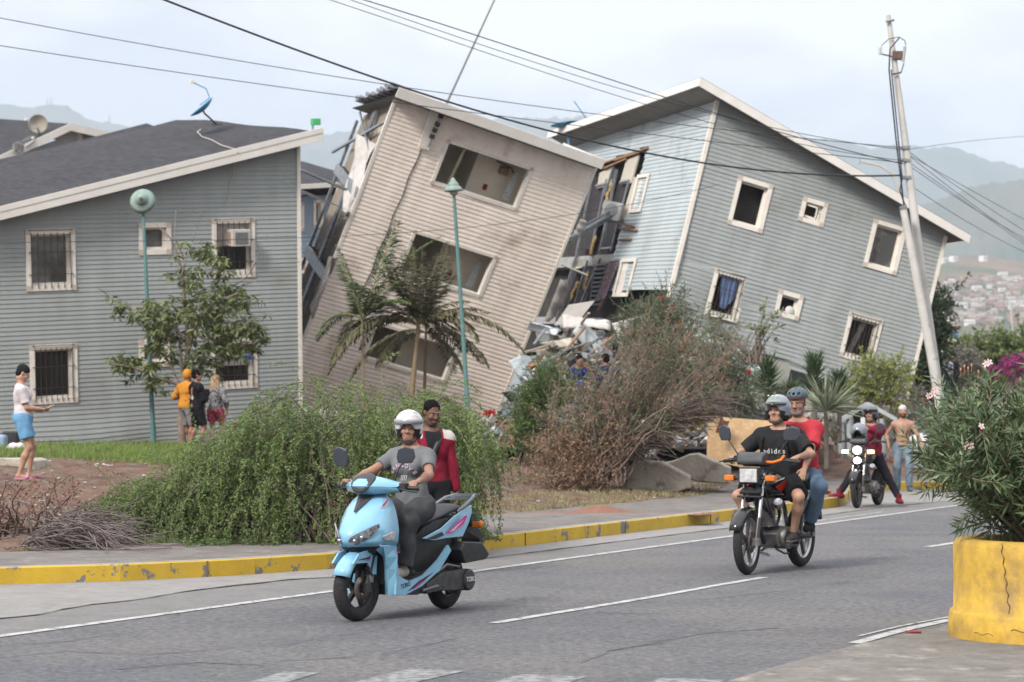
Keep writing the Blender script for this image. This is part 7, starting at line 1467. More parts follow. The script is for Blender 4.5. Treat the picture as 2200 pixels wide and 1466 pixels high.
# woman on the scooter
r = mperson(SV.M(1.0), 'woman in white open helmet, grey t-shirt and dark jeans riding the blue scooter')
f = Fig(r, 1.54, (0, -.17, .865), lean=5, yaw=24, pitch=-2, hands=[(.30, .27, 1.065), (-.30, .25, 1.065)], elbow=[(.6, -.6, -.6), (-.6, -.7, -.6)], feet=[(.13, .20, .39), (-.13, .20, .39)], knee=[(.25, .6, .8), (-.25, .6, .8)], hdir=[(.15, .9, .05), (-.15, .95, .0)], palm=[(0, .2, -1), (0, .2, -1)], curl=(.7, .45), skin=SK1, fat=1.0, toe=[(.15, 1, 0), (-.15, 1, 0)], h=.0065); f.fem = 1
f.body(female=True)
tee = f.shirt(cloth('grey_tee', (.20, .21, .22)), .62, -.0, .012, 't_shirt', .0, .0022)
f.legs(cloth('charcoal_jeans', (.045, .047, .052), (.085, .087, .092), scale=7), 1.93, .034, 'jeans', .03, .005, .01); f.shoes(cloth('sneaker', (.45, .42, .38)), mat('sole_white', (.55, .52, .48)), 'sneaker')
def open_helmet(f, shell, visor=None, peak=None, strap=True, decal=None):
 o = helmet(f.root, f.hpt, f.Rm(), f.k, [shell, mat('helmet_lining', (.015, .015, .017), rough=.9)]); o.name = 'helmet'; C = f.hpt
 mb = MB()
 if visor: mb.grid([[C(.135 * math.sin(a) * 1.0, -.02 + .175 * math.cos(a), z) for a in np.linspace(-1.35, 1.35, 15)] for z in (.085, .065, .042)]); mb.build('visor', visor, o, solid=.006)
 if peak: mb = MB(); mb.grid([[C(.125 * math.sin(a), -.02 + (.145 + d_) * math.cos(a), .062 + zz) for a in np.linspace(-1.2, 1.2, 13)] for d_, zz in ((.0, .02), (.03, .008), (.055, -.006))]); mb.build('peak', peak, o, solid=.006)
 if strap: mb = MB(); mb.tube([C(.085, .03, -.06), C(.06, .05, -.115), C(0, .055, -.135), C(-.06, .05, -.115), C(-.085, .03, -.06)], .010, 6); mb.build('chin_strap', M_blk, o)
 if decal: decal(o, C)
 return o
open_helmet(f, mat('pearl_white', (.68, .63, .66), rough=.25, coat=.5), mat('smoke_visor', (.30, .31, .33), rough=.1, spec=.7), decal=lambda o, C: (lambda m: (m.prism([C(-.10, .10, .13), C(-.06, .125, .14), C(-.045, .10, .155), C(-.08, .08, .15)], tuple(f.hf * .004)), m.build('vent', mat('vent_grey', (.33, .33, .36)), o)))(MB()))
from mathutils.bvhtree import BVHTree
def shirt_print(f, shirt, word, size, m, cz, rad=0, span=0, dx=0, gap=.56):
 """each letter is laid on the cloth"""
 me = shirt.data; bv = BVHTree.FromPolygons([v.co for v in me.vertices], [tuple(p.vertices) for p in me.polygons]); x = -f.R_
 for i, ch in enumerate(word):
  a = (i / (len(word) - 1) - .5) * span; c = f.chest + f.up * (cz + rad * math.cos(a)) + x * (rad * math.sin(a) + (0 if rad else (i - (len(word) - 1) / 2) * size * gap) + dx) + f.Fw * .4
  h = bv.ray_cast(Vector(c), Vector(-f.Fw))
  if h[0] is None: continue
  z = unit(V3(h[1]) * .6 + f.Fw * .4); xx = x * math.cos(a) - f.up * math.sin(a); xx = unit(xx - z * (xx @ z)); yy = np.cross(z, xx); c = V3(h[0]) + z * .006
  text_obj(ch, size, m, f.root, Matrix(((xx[0], yy[0], z[0], c[0]), (xx[1], yy[1], z[1], c[1]), (xx[2], yy[2], z[2], c[2]), (0, 0, 0, 1))), 'lettering', .001, True)
pinkm = mat('print_pink', (.60, .42, .55)); wm = mat('print_white', (.62, .62, .62))
shirt_print(f, tee, 'RANLOVE', .046, pinkm, -.045, .115, 2.1); shirt_print(f, tee, '////', .06, wm, -.035, 0, 0, -.01, .28)
mb = MB(); mb.tube([f.neck + f.Fw * .06 + f.up * .03, f.chest + f.Fw * .15 + f.up * .15, f.chest + f.Fw * .155 + f.up * .11], .006, 6); mb.build('hanging_strap', M_blk, f.root)
# young man driving the motorcycle
rm = MV.M(1.07)
r = mperson(rm, 'young man in grey helmet, black t-shirt and shorts driving the motorcycle')
f = Fig(r, 1.62, (0, -.15, .86), lean=5, yaw=-2, pitch=2, hands=[(.315, .20, 1.075), (-.315, .20, 1.075)], elbow=[(.8, -.5, -.5), (-.8, -.5, -.5)], feet=[(.20, .02, .355), (-.20, .02, .355)], knee=[(.55, .7, .6), (-.55, .7, .6)], hdir=[(.05, 1, -.1), (-.05, 1, -.1)], palm=[(0, .1, -1), (0, .1, -1)], curl=(.95, .95), skin=SK2, fat=1.22, toe=[(.1, 1, 0), (-.1, 1, 0)], arm=1.1, h=.007)
f.body(); tee = f.shirt(cloth('black_tee', (.017, .018, .021), (.026, .027, .03)), .78, -.02, .02, 't_shirt', .0, .0035, loose=1.08); f.legs(cloth('black_shorts', (.016, .016, .018)), .82, .022, 'shorts', .03, .004, .01); f.shoes(cloth('dark_sneaker', (.05, .05, .055)), mat('sole_grey', (.42, .38, .33)), 'sneaker')
open_helmet(f, mat('silver_grey', (.27, .31, .34), (.22, .25, .28), rough=.2, coat=.6, scale=3), None, M_blkg, decal=lambda o, C: (lambda m: (m.prism([C(.05, .135, .09), C(.0, .142, .10), C(-.05, .135, .095), C(0, .14, .088)], tuple(f.hf * .006)), [m.prism([C(x, .09, .155), C(x + .025, .085, .158), C(x + .0125, .107, .142)], tuple(f.hf * .006)) for x in (-.05, 0, .045)], m.build('green_decal', mat('lime_decal', (.5, .75, .35)), o)))(MB()))
shirt_print(f, tee, 'adidas', .068, wm, .0)
mb = MB()
for s_ in (-1, 1): mb.tube([f.sh[s_] * .45 + f.neck * .55 + f.up * .03 - f.Fw * .09, f.sh[s_] * .45 + f.neck * .55 + f.up * .055, f.chest + f.up * .10 + f.R_ * s_ * .12 + f.Fw * .135, f.chest - f.up * .08 + f.R_ * s_ * .14 + f.Fw * .13], [.014, .016, .016, .012], 6)
mb.ell(f.chest - f.Fw * .2, (.15, .09, .2)); mb.build('backpack', cloth('black_pack', (.014, .014, .016)), f.root)
# passenger
r = mperson(rm, 'bearded passenger in bicycle helmet, glasses and red t-shirt behind the driver')
f = Fig(r, 1.70, (-.03, -.56, .90), lean=3, yaw=4, pitch=-6, hands=[(.22, -.18, .93), (-.24, -.14, .93)], elbow=[(.8, -.5, -.3), (-.9, -.6, -.3)], feet=[(.20, -.36, .44), (-.21, -.36, .44)], knee=[(.6, .7, .5), (-.6, .7, .5)], hdir=[(0, .8, -.5), (-.05, .7, -.6)], palm=[(0, -.3, -1), (.25, -.5, -.8)], curl=(.4, .25), skin=SK4, fat=1.15, belly=.02, toe=[(.15, 1, 0), (-.15, 1, 0)], h=.007)
f.body(beard=M_beard); f.shirt(cloth('red_tee', (.50, .045, .06), (.42, .035, .05)), .80, -.04, .018, 't_shirt', .0, .0035, loose=1.1); f.legs(cloth('blue_jeans', (.10, .165, .25), (.16, .23, .32), scale=6), 1.92, .02, 'jeans', .03, .005, .005); f.shoes(cloth('black_boot', (.02, .018, .018)), None, 'shoe')
C = f.hpt
def bike_helmet(f, shell, liner):
 S = SDF(C(0, 0, 0) - .22, C(0, 0, 0) + .24, .006); RM = f.Rm(); k = f.k; S.ell(C(0, -.01, .075), V3((.105, .135, .085)) * k, .01, 0, RM); S.ell(C(0, -.01, .02), V3((.085, .105, .09)) * k, .01, 0, RM, neg=True); S.cut(C(0, 0, .045), -f.hu)
 for x in (-.05, .0, .05):
  for y, z in ((.105, .10), (.03, .155), (-.06, .15)): S.ell(C(x, y, z), V3((.013, .035, .016)) * k, .004, 0, RM, neg=True)
 def post(v, lab):
  q = (v - f.head) / k; return np.where((q @ f.hu) < .058, 1, 0).astype(np.int8)
 o = S.mesh('helmet', [shell, liner], f.root, post); m = MB(); m.tube([C(.08, .0, .04), C(.055, .04, -.10), C(-.055, .04, -.10), C(-.08, .0, .04)], .006, 5); m.build('chin_strap', M_blk, o); return o
bike_helmet(f, mat('slate_helmet', (.07, .10, .125), rough=.4), M_red)
mb = MB()
for q in (1, -1):
 pts = [C(q * (.033 + .026 * math.cos(a)), .105 - .010 * abs(math.cos(a)) , .0 + .019 * math.sin(a)) for a in np.linspace(0, 6.283, 13)]; mb.tube(pts, .0022, 5, cap=False); mb.tube([C(q * .06, .10, .004), C(q * .08, .0, .0)], .0022, 5)
mb.tube([C(-.008, .107, .002), C(.008, .107, .002)], .0022, 5); mb.build('glasses', M_blk, f.root)
# distant biker with a phone
r = mperson(M3.M(1.04), 'biker in burgundy sweater straddling the lit motorcycle and filming with a phone')
f = Fig(r, 1.62, (0, -.22, .82), lean=-2, yaw=-8, pitch=3, hands=[(.07, .22, 1.24), (-.06, .22, 1.24)], elbow=[(.9, -.2, -.45), (-.9, -.2, -.45)], feet=[(.46, .25, .12), (-.50, -.10, .10)], knee=[(.5, .7, .6), (-.6, .8, .5)], hdir=[(-.35, .15, .9), (.35, .15, .9)], palm=[(-.6, .1, 0), (.6, .1, 0)], curl=(.6, .6), skin=SK1, fat=1.12, toe=[(.9, .6, 0), (-.6, 1, 0)], h=.009)
f.body(); burg = cloth('burgundy_knit', (.22, .018, .045), (.17, .014, .035)); f.shirt(burg, 1.95, -.06, .022, 'sweater', 0, .004, loose=1.12); f.legs(cloth('black_trousers', (.018, .016, .024)), 1.9, .012, 'trousers', .03, .003); f.shoes(cloth('burgundy_boot', (.20, .02, .03)), mat('sole_dark', (.03, .03, .03)), 'boot', hgt=.06, big=1.1)
open_helmet(f, mat('graphite_shell', (.16, .18, .21), (.10, .11, .13), rough=.2, coat=.6, scale=6), M_blkg)
o = MB(); c0 = V3((.0, .265, 1.345)); o.box(c0 - V3((.037, .005, .075)), c0 + V3((.037, .005, .075))); o = o.build('phone', mat('phone_white', (.6, .62, .62), rough=.3), None, M=M3.M(1.04), bevel=.004); tag(o, 'white phone held up in front of the face by the distant biker', 'phone')
# spare helmet hung on that motorcycle's bar
hr = empty('helmet', M=M3.M(1.04) @ Matrix.Translation((.0, .52, 1.17)), label='grey helmet resting on the front of the lit motorcycle', cat='helmet'); helmet(hr, lambda x, y, z: V3((x, y, z)), np.eye(3), 1.0, [mat('grey_shell', (.20, .23, .27), rough=.25, coat=.5), M_blk])
def standing(px, py, label, H, yawdeg, dist=None, z=None, **kw):
 if dist is None: p = T(px, py) if z is None else G(px, py, z)
 else: p = at(px, py, dist)
 Mx = Matrix.Translation(tuple(p)) @ Matrix.Rotation(R(yawdeg), 4, 'Z'); r = mperson(Mx, label); H_ = H; k = H / 1.75
 return r, Fig(r, H, (0, 0, .93 * k), **kw)
# heading: 0 = facing away (+Y), 180 = facing the camera, 90 = facing the image's left
# man in burgundy walking behind the scooter
r, f = standing(925, 1238, 'man with a bag strap in a burgundy and white shirt behind the scooter', 1.71, 195, z=0, yaw=14, pitch=-16, lean=3, hands=[(.26, .06, .80), (-.26, -.0, .80)], feet=[(.10, .16, .09), (-.09, -.16, .10)], skin=SK3, h=.007, fat=.98, arm=.92)
f.body(beard=M_stub); f.hair(style='short')
def burgpost(v, lab, f=f):
 q = v - f.chest; x, y, z = q @ f.R_, q @ f.Fw, q @ f.up; w = (z > .085) & (np.abs(x) > .07) & (z > .2 - np.abs(x) * .75); w = (z > .125 + .25 * np.clip(.2 - np.abs(x), 0, .2)) & (np.abs(x) > .10); bk = (np.abs(x) < .085 - .25 * np.clip(.15 - z, 0, .4)) & (y > 0) & (z > -.02); return np.where(bk, 2, np.where(w, 1, 0)).astype(np.int8)
f.shirt([cloth('wine_cloth', (.25, .015, .035), (.21, .012, .03)), cloth('white_cloth', (.62, .58, .56)), cloth('black_cloth', (.02, .02, .025))], 1.97, -.04, .018, 'long_sleeved_shirt', 0, .003, post=burgpost)
f.legs(cloth('black_trousers2', (.022, .022, .026)), 1.97, .018, 'trousers', .03, .003); f.shoes(M_blk, None, 'shoe')
mb = MB(); mb.grid([[p + f.R_ * w * .5, p - f.R_ * w * .5] for p, w in ((f.neck - f.R_ * .09 - f.Fw * .09 + f.up * .02, .05), (f.neck - f.R_ * .085 + f.up * .055, .05), (f.neck - f.R_ * .06 + f.Fw * .10 - f.up * .06, .05), (f.chest + f.Fw * .155 + f.up * .03 - f.R_ * .0, .05), (f.chest + f.Fw * .15 - f.up * .12 + f.R_ * .10, .05), (f.P + f.R_ * .19 + f.up * .05, .05))]); mb.build('bag_strap', M_blk, r, solid=.006)
# shirtless man
r, f = standing(1940, 1056, 'shirtless man in blue jeans with a white cloth on his head', 1.68, 172, z=0, yaw=4, hands=[(.27, -.02, .88), (-.40, .14, .84)], elbow=[(.6, -.5, -.3), (-.7, -.5, .1)], feet=[(.10, .0, .09), (-.12, .14, .09)], skin=SK4, h=.009)
f.body(beard=M_stub); f.legs(cloth('faded_jeans', (.13, .19, .25), (.24, .30, .36), scale=5), 1.97, .018, 'jeans', -.01, .005, .005); f.shoes(cloth('grey_shoe', (.15, .17, .18)), None, 'shoe')
def bandana(S, f=f): S.ell(f.hpt(0, -.02, .045), V3((.086, .102, .09)) * f.k, .01, 0, f.Rm()); S.cut(f.hpt(0, .02, .035), -f.hu)
f.headshape('head_cloth', cloth('white_bandana', (.66, .66, .66)), bandana)
mb = MB(); mb.lathe([(.15, -.015), (.153, 0), (.15, .015)], 20, 0, tuple(f.P + f.up * .0), (0, 0, 1)); mb.build('belt', mat('belt_brown', (.10, .06, .04)), r)
# woman with phone at the left
r, f = standing(48, 1030, 'woman in white t-shirt, light blue shorts and pink slides looking at her phone', 1.62, -78, yaw=0, pitch=-28, lean=-2, hands=[(.10, .28, 1.0), (-.07, .27, .98)], elbow=[(.3, -.6, -.6), (-.3, -.6, -.6)], feet=[(.10, -.04, .088), (-.12, .10, .088)], hdir=[(-.25, .95, .1), (.2, .95, .1)], palm=[(-.2, .1, 1), (.2, .1, 1)], curl=(.5, .5), skin=SK2, fat=1.12, belly=.01, h=.008); f.fem = 1
f.body(female=True); f.shirt(cloth('white_tee', (.70, .66, .68), (.62, .58, .6)), .72, -.03, .014, 't_shirt', .0, .003); f.legs(cloth('sky_shorts', (.17, .38, .60), (.14, .33, .54)), .66, .024, 'shorts', .09, .004, .012)
def cap_(S, f=f): S.ell(f.hpt(0, -.022, .05), V3((.086, .106, .092)) * f.k, .01, 0, f.Rm()); S.ell(f.hpt(0, -.06, -.02), V3((.07, .055, .06)) * f.k, .02, 0, f.Rm()); S.ell(f.hpt(0, .10, -.04), V3((.08, .08, .085)) * f.k, .008, 0, f.Rm(), neg=True); [S.ell(f.hpt(.085 * q, .0, -.025), V3((.03, .035, .04)) * f.k, .008, 0, f.Rm(), neg=True) for q in (1, -1)]
f.headshape('head_wrap', cloth('black_wrap', (.012, .012, .014)), cap_)
for q in (1, -1):
 mb = MB(); a = f.an[q]; t = f.toe[q]; s_ = np.cross(t, (0, 0, 1)); g_ = a - V3((0, 0, .083)); mb.prism([g_ - t * .07 - s_ * .035, g_ - t * .07 + s_ * .035, g_ + t * .08 + s_ * .042, g_ + t * .19 + s_ * .03, g_ + t * .19 - s_ * .03, g_ + t * .08 - s_ * .042], (0, 0, .02)); mb.grid([[g_ + t * (.09 + .05 * j) + s_ * .05 * math.cos(w) + V3((0, 0, .01 + .055 * math.sin(w))) for w in np.linspace(0, 3.14, 9)] for j in (0, 1)]); mb.build('slide_sandal', mat('pink_rubber', (.60, .25, .36), (.55, .22, .33), rough=.6), r, solid=.006)
wp = (V3(f.wr[1]) + V3(f.wr[-1])) / 2 + V3((0, .10, .035)); Mx = r.matrix_world @ Matrix.Translation(tuple(wp)) @ Matrix.Rotation(R(32), 4, 'X')
o = MB(); o.box((-.038, -.078, -.005), (.038, .078, .005)); o = o.build('phone', mat('phone_pale', (.5, .5, .52), rough=.3), None, M=Mx, bevel=.003); tag(o, 'phone held in both hands by the woman in the white t-shirt', 'phone')
# three children by the tree
r, f = standing(398, 962, 'boy in an orange yellow hooded sweatshirt and grey shorts', 1.55, -35, yaw=10, lean=6, hands=[(.15, .10, .98), (-.2, .22, 1.1)], elbow=[(.5, -.7, -.3), (-.5, -.7, -.3)], feet=[(.09, .0, .08), (-.10, .26, .08)], skin=SK5, h=.009, dist=48.4)
f.body(); yel = cloth('marigold', (.62, .27, .035), (.54, .22, .03));
def ypost(v, lab, f=f): return np.where(np.linalg.norm(v - (f.el[-1] * .8 + f.sh[-1] * .2) , axis=1) < .075, 1, 0).astype(np.int8)
f.shirt([yel, cloth('white_patch', (.6, .58, .52))], 1.9, -.06, .03, 'hooded_sweatshirt', 0, .004, post=ypost)
def hood(S, f=f): S.ell(f.hpt(0, -.03, .03), V3((.105, .125, .125)) * f.k, .01, 0, f.Rm()); S.ell(f.hpt(0, .02, -.0), V3((.085, .11, .10)) * f.k, .008, 0, f.Rm(), neg=True); S.ell(f.hpt(0, .13, -.02), V3((.085, .1, .12)) * f.k, .01, 0, f.Rm(), neg=True)
f.headshape('hood', yel, hood); f.hair(); f.legs(cloth('grey_shorts', (.30, .28, .29)), .95, .016, 'shorts', .03, .004, .006); f.shoes(M_dgrey, None, 'shoe')
r, f = standing(421, 965, 'boy with curly black hair in a black sweatshirt and black shorts by the tree', 1.56, -62, yaw=-18, hands=[(.05, .22, 1.16), (-.12, .20, 1.05)], elbow=[(.5, -.5, -.6), (-.6, -.3, -.6)], feet=[(.13, .08, .08), (-.12, -.08, .08)], skin=SK5, h=.009, fat=1.05, dist=48.0)
def bpost(v, lab, f=f):
 q = v - f.P; x, y, z = q @ f.R_, q @ f.Fw, q @ f.up; return np.where((y < -.07) & (np.abs(z - .27) < .12) & (np.abs(x) < .09), 1, 0).astype(np.int8)
f.body(); f.shirt([cloth('black_sweat', (.014, .014, .017)), cloth('white_patch', (0, 0, 0))], 1.97, -.10, .034, 'sweatshirt', 0, .004, post=bpost); f.hair(style='curly'); f.legs(cloth('black_shorts2', (.012, .012, .014)), .92, .016, 'shorts', .0, .004, .008); f.shoes(M_dgrey, None, 'shoe')
r, f = standing(463, 967, 'long-haired blonde girl in a grey patterned top and red shorts', 1.50, -12, yaw=0, hands=[(.24, .0, .78), (-.24, .0, .78)], feet=[(.11, .03, .08), (-.09, .0, .08)], skin=SK6, h=.009, fat=.95, dist=48.8)
f.body(); f.shirt(mat('leopard_grey', (.26, .25, .27), (.06, .06, .065), scale=26, lo=.5, hi=.56, rough=.9), 1.6, -.01, .022, 'top', 0, .003); f.legs(mat('red_pattern', (.42, .04, .09), (.58, .30, .34), scale=30, lo=.55, hi=.6, rough=.9), .55, .025, 'shorts', .03, .004, .016); f.shoes(M_dgrey, None, 'shoe')
def longhair(S, f=f):
 C = f.hpt; k = f.k; S.ell(C(0, -.02, .04), V3((.086, .104, .095)) * k, .01, 0, f.Rm())
 for x in (-.055, -.02, .02, .055): S.cap(C(x, -.06, .0), C(x * 1.7, -.10, -.27 - .03 * math.cos(x * 60)), .045 * k, .028 * k, .02)
 S.ell(C(0, .11, -.03), V3((.07, .08, .1)) * k, .008, 0, f.Rm(), neg=True); S.wrinkle(.006, 26)
f.headshape('long_hair', mat('blonde_hair', (.46, .32, .19), (.25, .16, .095), rough=.55, scale=24, stretch=(1, 1, .15)), longhair)
# people in the rubble and far ones
r, f = standing(1238, 925, 'dark-haired person in a bright blue shirt among the rubble behind the dry bush', 1.65, 200, lean=18, pitch=-20, skin=SK5, h=.012, dist=52); f.body(); f.hair(); f.shirt(cloth('royal_blue', (.02, .04, .15)), .7, -.05, .02, 't_shirt'); f.legs(cloth('blue_jeans', (0, 0, 0)), 1.9, .018, 'jeans'); f.shoes(M_blk, None, 'shoe')
r, f = standing(1305, 935, 'person in a navy shirt seen through the bare branches of the dry bush', 1.72, 20, lean=8, skin=SK5, h=.012, dist=51); f.body(); f.hair(); f.shirt(cloth('navy_cloth', (.02, .025, .08)), 1.8, -.05, .03, 'shirt'); f.legs(cloth('rust_trousers', (.22, .08, .05)), 1.9, .018, 'trousers'); f.shoes(M_blk, None, 'shoe')
r, f = standing(2034, 862, 'far off person in a pale shirt and jeans behind the potted oleander', 1.7, 10, skin=SK5, h=.016, dist=88); f.body(); f.hair(); f.shirt(cloth('pale_blue_cloth', (.35, .38, .48)), .7, -.04, .02, 't_shirt', wr=0); f.legs(cloth('blue_jeans', (0, 0, 0)), 1.9, .018, 'jeans', wr=0); f.shoes(M_blk, None, 'shoe')
r, f = standing(2052, 858, 'far off person in black clothes behind the potted oleander', 1.7, 60, skin=SK5, h=.016, dist=90); f.body(); f.hair(); f.shirt(cloth('black_cloth', (0, 0, 0)), 1.9, -.04, .02, 'jacket', wr=0); f.legs(cloth('black_trousers', (0, 0, 0)), 1.9, .018, 'trousers', wr=0); f.shoes(M_blk, None, 'shoe')
# ================================================================ STREET THINGS, RUBBLE, WIRES
def bm_(name, pts, r, m, label, cat, **kw):
 mb = MB(); mb.tube(pts, r, kw.pop('n', 10)); return tag(mb.build(name, m), label, cat, **kw)
M_conc = mat('pole_concrete', (.80, .78, .74), (.66, .64, .60), rough=.9, scale=3, detail=8, c3=(.45, .38, .33), s3=5, f3=(.62, .72))
PD = 50.0
def pole():
 b = at(2041, 1015, PD); top = at(1908, 33, PD); e = empty('utility_pole', loc=b, label='tall leaning pale utility pole with an insulator bracket near its top', cat='utility pole'); q = lambda x, y, dd=0: at(x, y, PD + dd) - b
 mb = MB(); mb.tube([q(2041, 1020), q(2010, 800), q(1976, 560), q(1948, 330), q(1921, 130), q(1908, 33)], [.115, .105, .095, .078, .06, .05], 12); mb.build('pole', M_conc, e)
 mb = MB(); mb.tube([q(1903, 47, -.1), q(1921, 43, -.1)], .025); mb.build('top_pin', M_stud, e)
 mb = MB(); mb.box(q(1925, 122) + V3((-.08, -.12, -.06)), q(1925, 122) + V3((.13, .1, .10))); mb.tube([q(1892, 116, -.1), q(1925, 124, -.1)], .015); mb.build('fittings', mat('rusty_iron', (.20, .11, .08), (.1, .07, .06), scale=12), e); mb = MB(); mb.tube([q(1918, 160, -.12), q(1936, 156, -.12)], .02); mb.tube([q(1936, 156, -.1), q(1942, 136, -.1)], .012)
 for x, y in ((1947, 382), (1946, 345), (1945, 318)): m2 = MB(); m2.box(q(x, y) - V3((.085, .1, .03)), q(x, y) + V3((.085, .1, .03))); m2.build('clamp', M_stud, e)
 mb.build('fittings', mat('rusty_iron', (.20, .11, .08), (.1, .07, .06), scale=12), e)
 mb = MB(); mb.lathe([(.02, 0), (.045, .02), (.02, .04), (.045, .06), (.02, .08), (.045, .1), (.02, .12), (.045, .14), (.02, .17)], 10, 0, tuple(q(1891, 118, -.1)), (0, 0, 1)); mb.build('insulator', mat('porcelain', (.6, .62, .62), rough=.3), e)
 mb = MB(); mb.tube([q(1940, 133, -.1), q(1944, 100, -.1)], .032); mb.build('fuse', mat('fuse_grey', (.42, .46, .45)), e)
 mb = MB(); mb.tube([q(1893, 99, -.1), q(1910, 84, -.1), q(1932, 80, -.1), q(1944, 88, -.1), q(1946, 98, -.1)], .010, 6); mb.tube([q(1932, 82, -.1), q(1912, 105, -.15), q(1910, 150, -.15), q(1925, 300, -.15), q(1937, 400, -.15), q(1945, 470, -.15)], .016, 6)
 mb.tube([q(1915, 150, -.2), q(1930, 300, -.2), q(1938, 385, -.2), q(1933, 410, -.2), q(1944, 440, -.2), q(1950, 470, -.2)], .014, 6); mb.build('cable', M_blk, e)
 b2 = at(2046, 1015, PD - .5); e = empty('utility_pole', loc=b2, label='short leaning pale post with a cut-off top standing against the tall utility pole', cat='utility pole'); mb = MB(); mb.tube([(0, 0, 0), at(2000, 760, PD - .5) - b2, at(1940, 446, PD - .5) - b2], [.11, .095, .075], 12); mb.build('pole', M_conc, e); mb = MB(); mb.tube([at(1939, 442, PD - .5) - b2, at(1941, 450, PD - .5) - b2], .085, 12); mb.build('cap', M_stud, e)
pole()
M_wire = mat('wire_black', (.02, .02, .024), (.04, .04, .045), rough=.6)
WG = 'overhead cables strung to the tall utility pole'
def wire(px, d0, d1, r, label, group=WG):
 P = np.array(px, float); t = np.linspace(0, 1, 60); dd = np.r_[0, np.cumsum(np.abs(np.diff(P[:, 0])))]; dd /= dd[-1]; X_ = np.interp(t, dd, P[:, 0]); c = np.polyfit(dd, P[:, 1], min(3, len(P) - 1)); Y_ = np.polyval(c, t)
 bm_('cable', [at(x, y, d0 + (d1 - d0) * tt) for x, y, tt in zip(X_, Y_, t)], r, M_wire, label, 'cable', n=5, group=group)
wire([(330, -6), (600, 88), (870, 188), (1080, 260), (1300, 316), (1510, 345), (1700, 368), (1938, 380)], 38, 50, .019, 'thickest black cable sagging from the top left across the beige roof to the tall pole')
wire([(-10, 38), (300, 92), (700, 163), (900, 193), (1200, 235), (1530, 275), (1938, 318)], 44, 50, .008, 'upper of the two thin cables entering at the left edge of the sky')
wire([(-10, 97), (400, 158), (800, 214), (1100, 254), (1500, 300), (1938, 350)], 44, 50, .008, 'lower of the two thin cables entering at the left edge of the sky')
wire([(690, -6), (1000, 98), (1300, 200), (1530, 262), (1750, 318), (1940, 345)], 40, 50, .007, 'lowest of the three cables entering through the top edge')
wire([(735, -6), (1040, 98), (1330, 192), (1560, 250), (1760, 296), (1940, 322)], 40, 50, .007, 'middle of the three cables entering through the top edge')
wire([(762, -6), (1080, 96), (1360, 186), (1600, 262), (1770, 312), (1940, 352)], 40, 50, .010, 'highest of the three cables entering through the top edge')
wire([(-10, 521), (320, 520), (640, 511), (950, 490), (1250, 462), (1545, 395)], 46, 58, .006, 'thin low wire running across the front of all three blocks', None)
for i, (y0, ye, sg) in enumerate(((322, 292, 0), (322, 505, 60), (330, 528, 62), (345, 535, 75), (352, 520, 55), (392, 548, 45), (330, 480, 66))):
 wire([(1947, y0), (2070, (y0 + ye) / 2 - 2 + (0 if i == 0 else 20 - sg * .35)), (2215, ye)], 50, 70, .007 if i else .006, ['cable rising from the tall pole to the right edge', *[w_ + ' of the six cables dropping from the tall pole to the right edge' for w_ in ('second highest', 'third highest', 'fourth highest', 'third lowest', 'lowest', 'highest')]][i], group='cables right of the tall pole')
M_lteal = M_teal
def lamp(base_px, top_px, d, label, front=False):
 b = at(*base_px, d); tp = at(*top_px, d) - b; e = empty('street_lamp', loc=b, label=label, cat='street lamp'); up = unit(tp); mb = MB(); mb.tube([(0, 0, -.1), up * .35], .065, 12); mb.tube([up * .3, tp], [.052, .032], 12); mb.build('post', M_lteal, e)
 g = mat('verdigris', (.20, .31, .29), (.32, .38, .33), rough=.6, scale=7); mb = MB()
 ax = up if not front else unit(V3((-.05, -.95, .25))); c = tp if not front else tp + V3((0, 0, .06))
 k = 1 if not front else 1.35; mb.lathe([(.03, -.05), (.06, 0), (.19 * k, .02), (.20 * k, .035), (.15 * k, .10), (.115, .12), (.12, .14), (.09, .19), (.06, .22), (.05, .25), (.02, .29), (0, .30)], 22, 0, tuple(c), tuple(ax)); mb.build('lamp_hood', g, e)
 mb = MB(); mb.ell(c - ax * .02, (.085, .085, .06)); mb.build('lamp_glass', mat('old_glass', (.42, .42, .34), rough=.3), e)
lamp((330, 952), (307, 440), 50, 'left teal street lamp with its hood swung round to face the street', True)
lamp((1012, 985), (975, 413), 49, 'middle teal street lamp with a small bell hood in front of the beige block')
e = empty('street_lamp', loc=at(1935, 470, 90), label='far pale street lamp with a curved arm seen just left of the tall pole', cat='street lamp'); mb = MB(); q = lambda x, y: at(x, y, 90) - at(1935, 470, 90); mb.tube([q(1950, 900), q(1935, 470), q(1928, 400), q(1915, 372), (q(1890, 356)), q(1850, 348)], [.09, .07, .05, .045, .04, .035], 8); mb.build('post', mat('pale_post', (.55, .52, .48)), e); mb = MB(); mb.box(q(1852, 350) - .09, q(1842, 346) + .08); mb.build('lamp_head', M_stud, e)
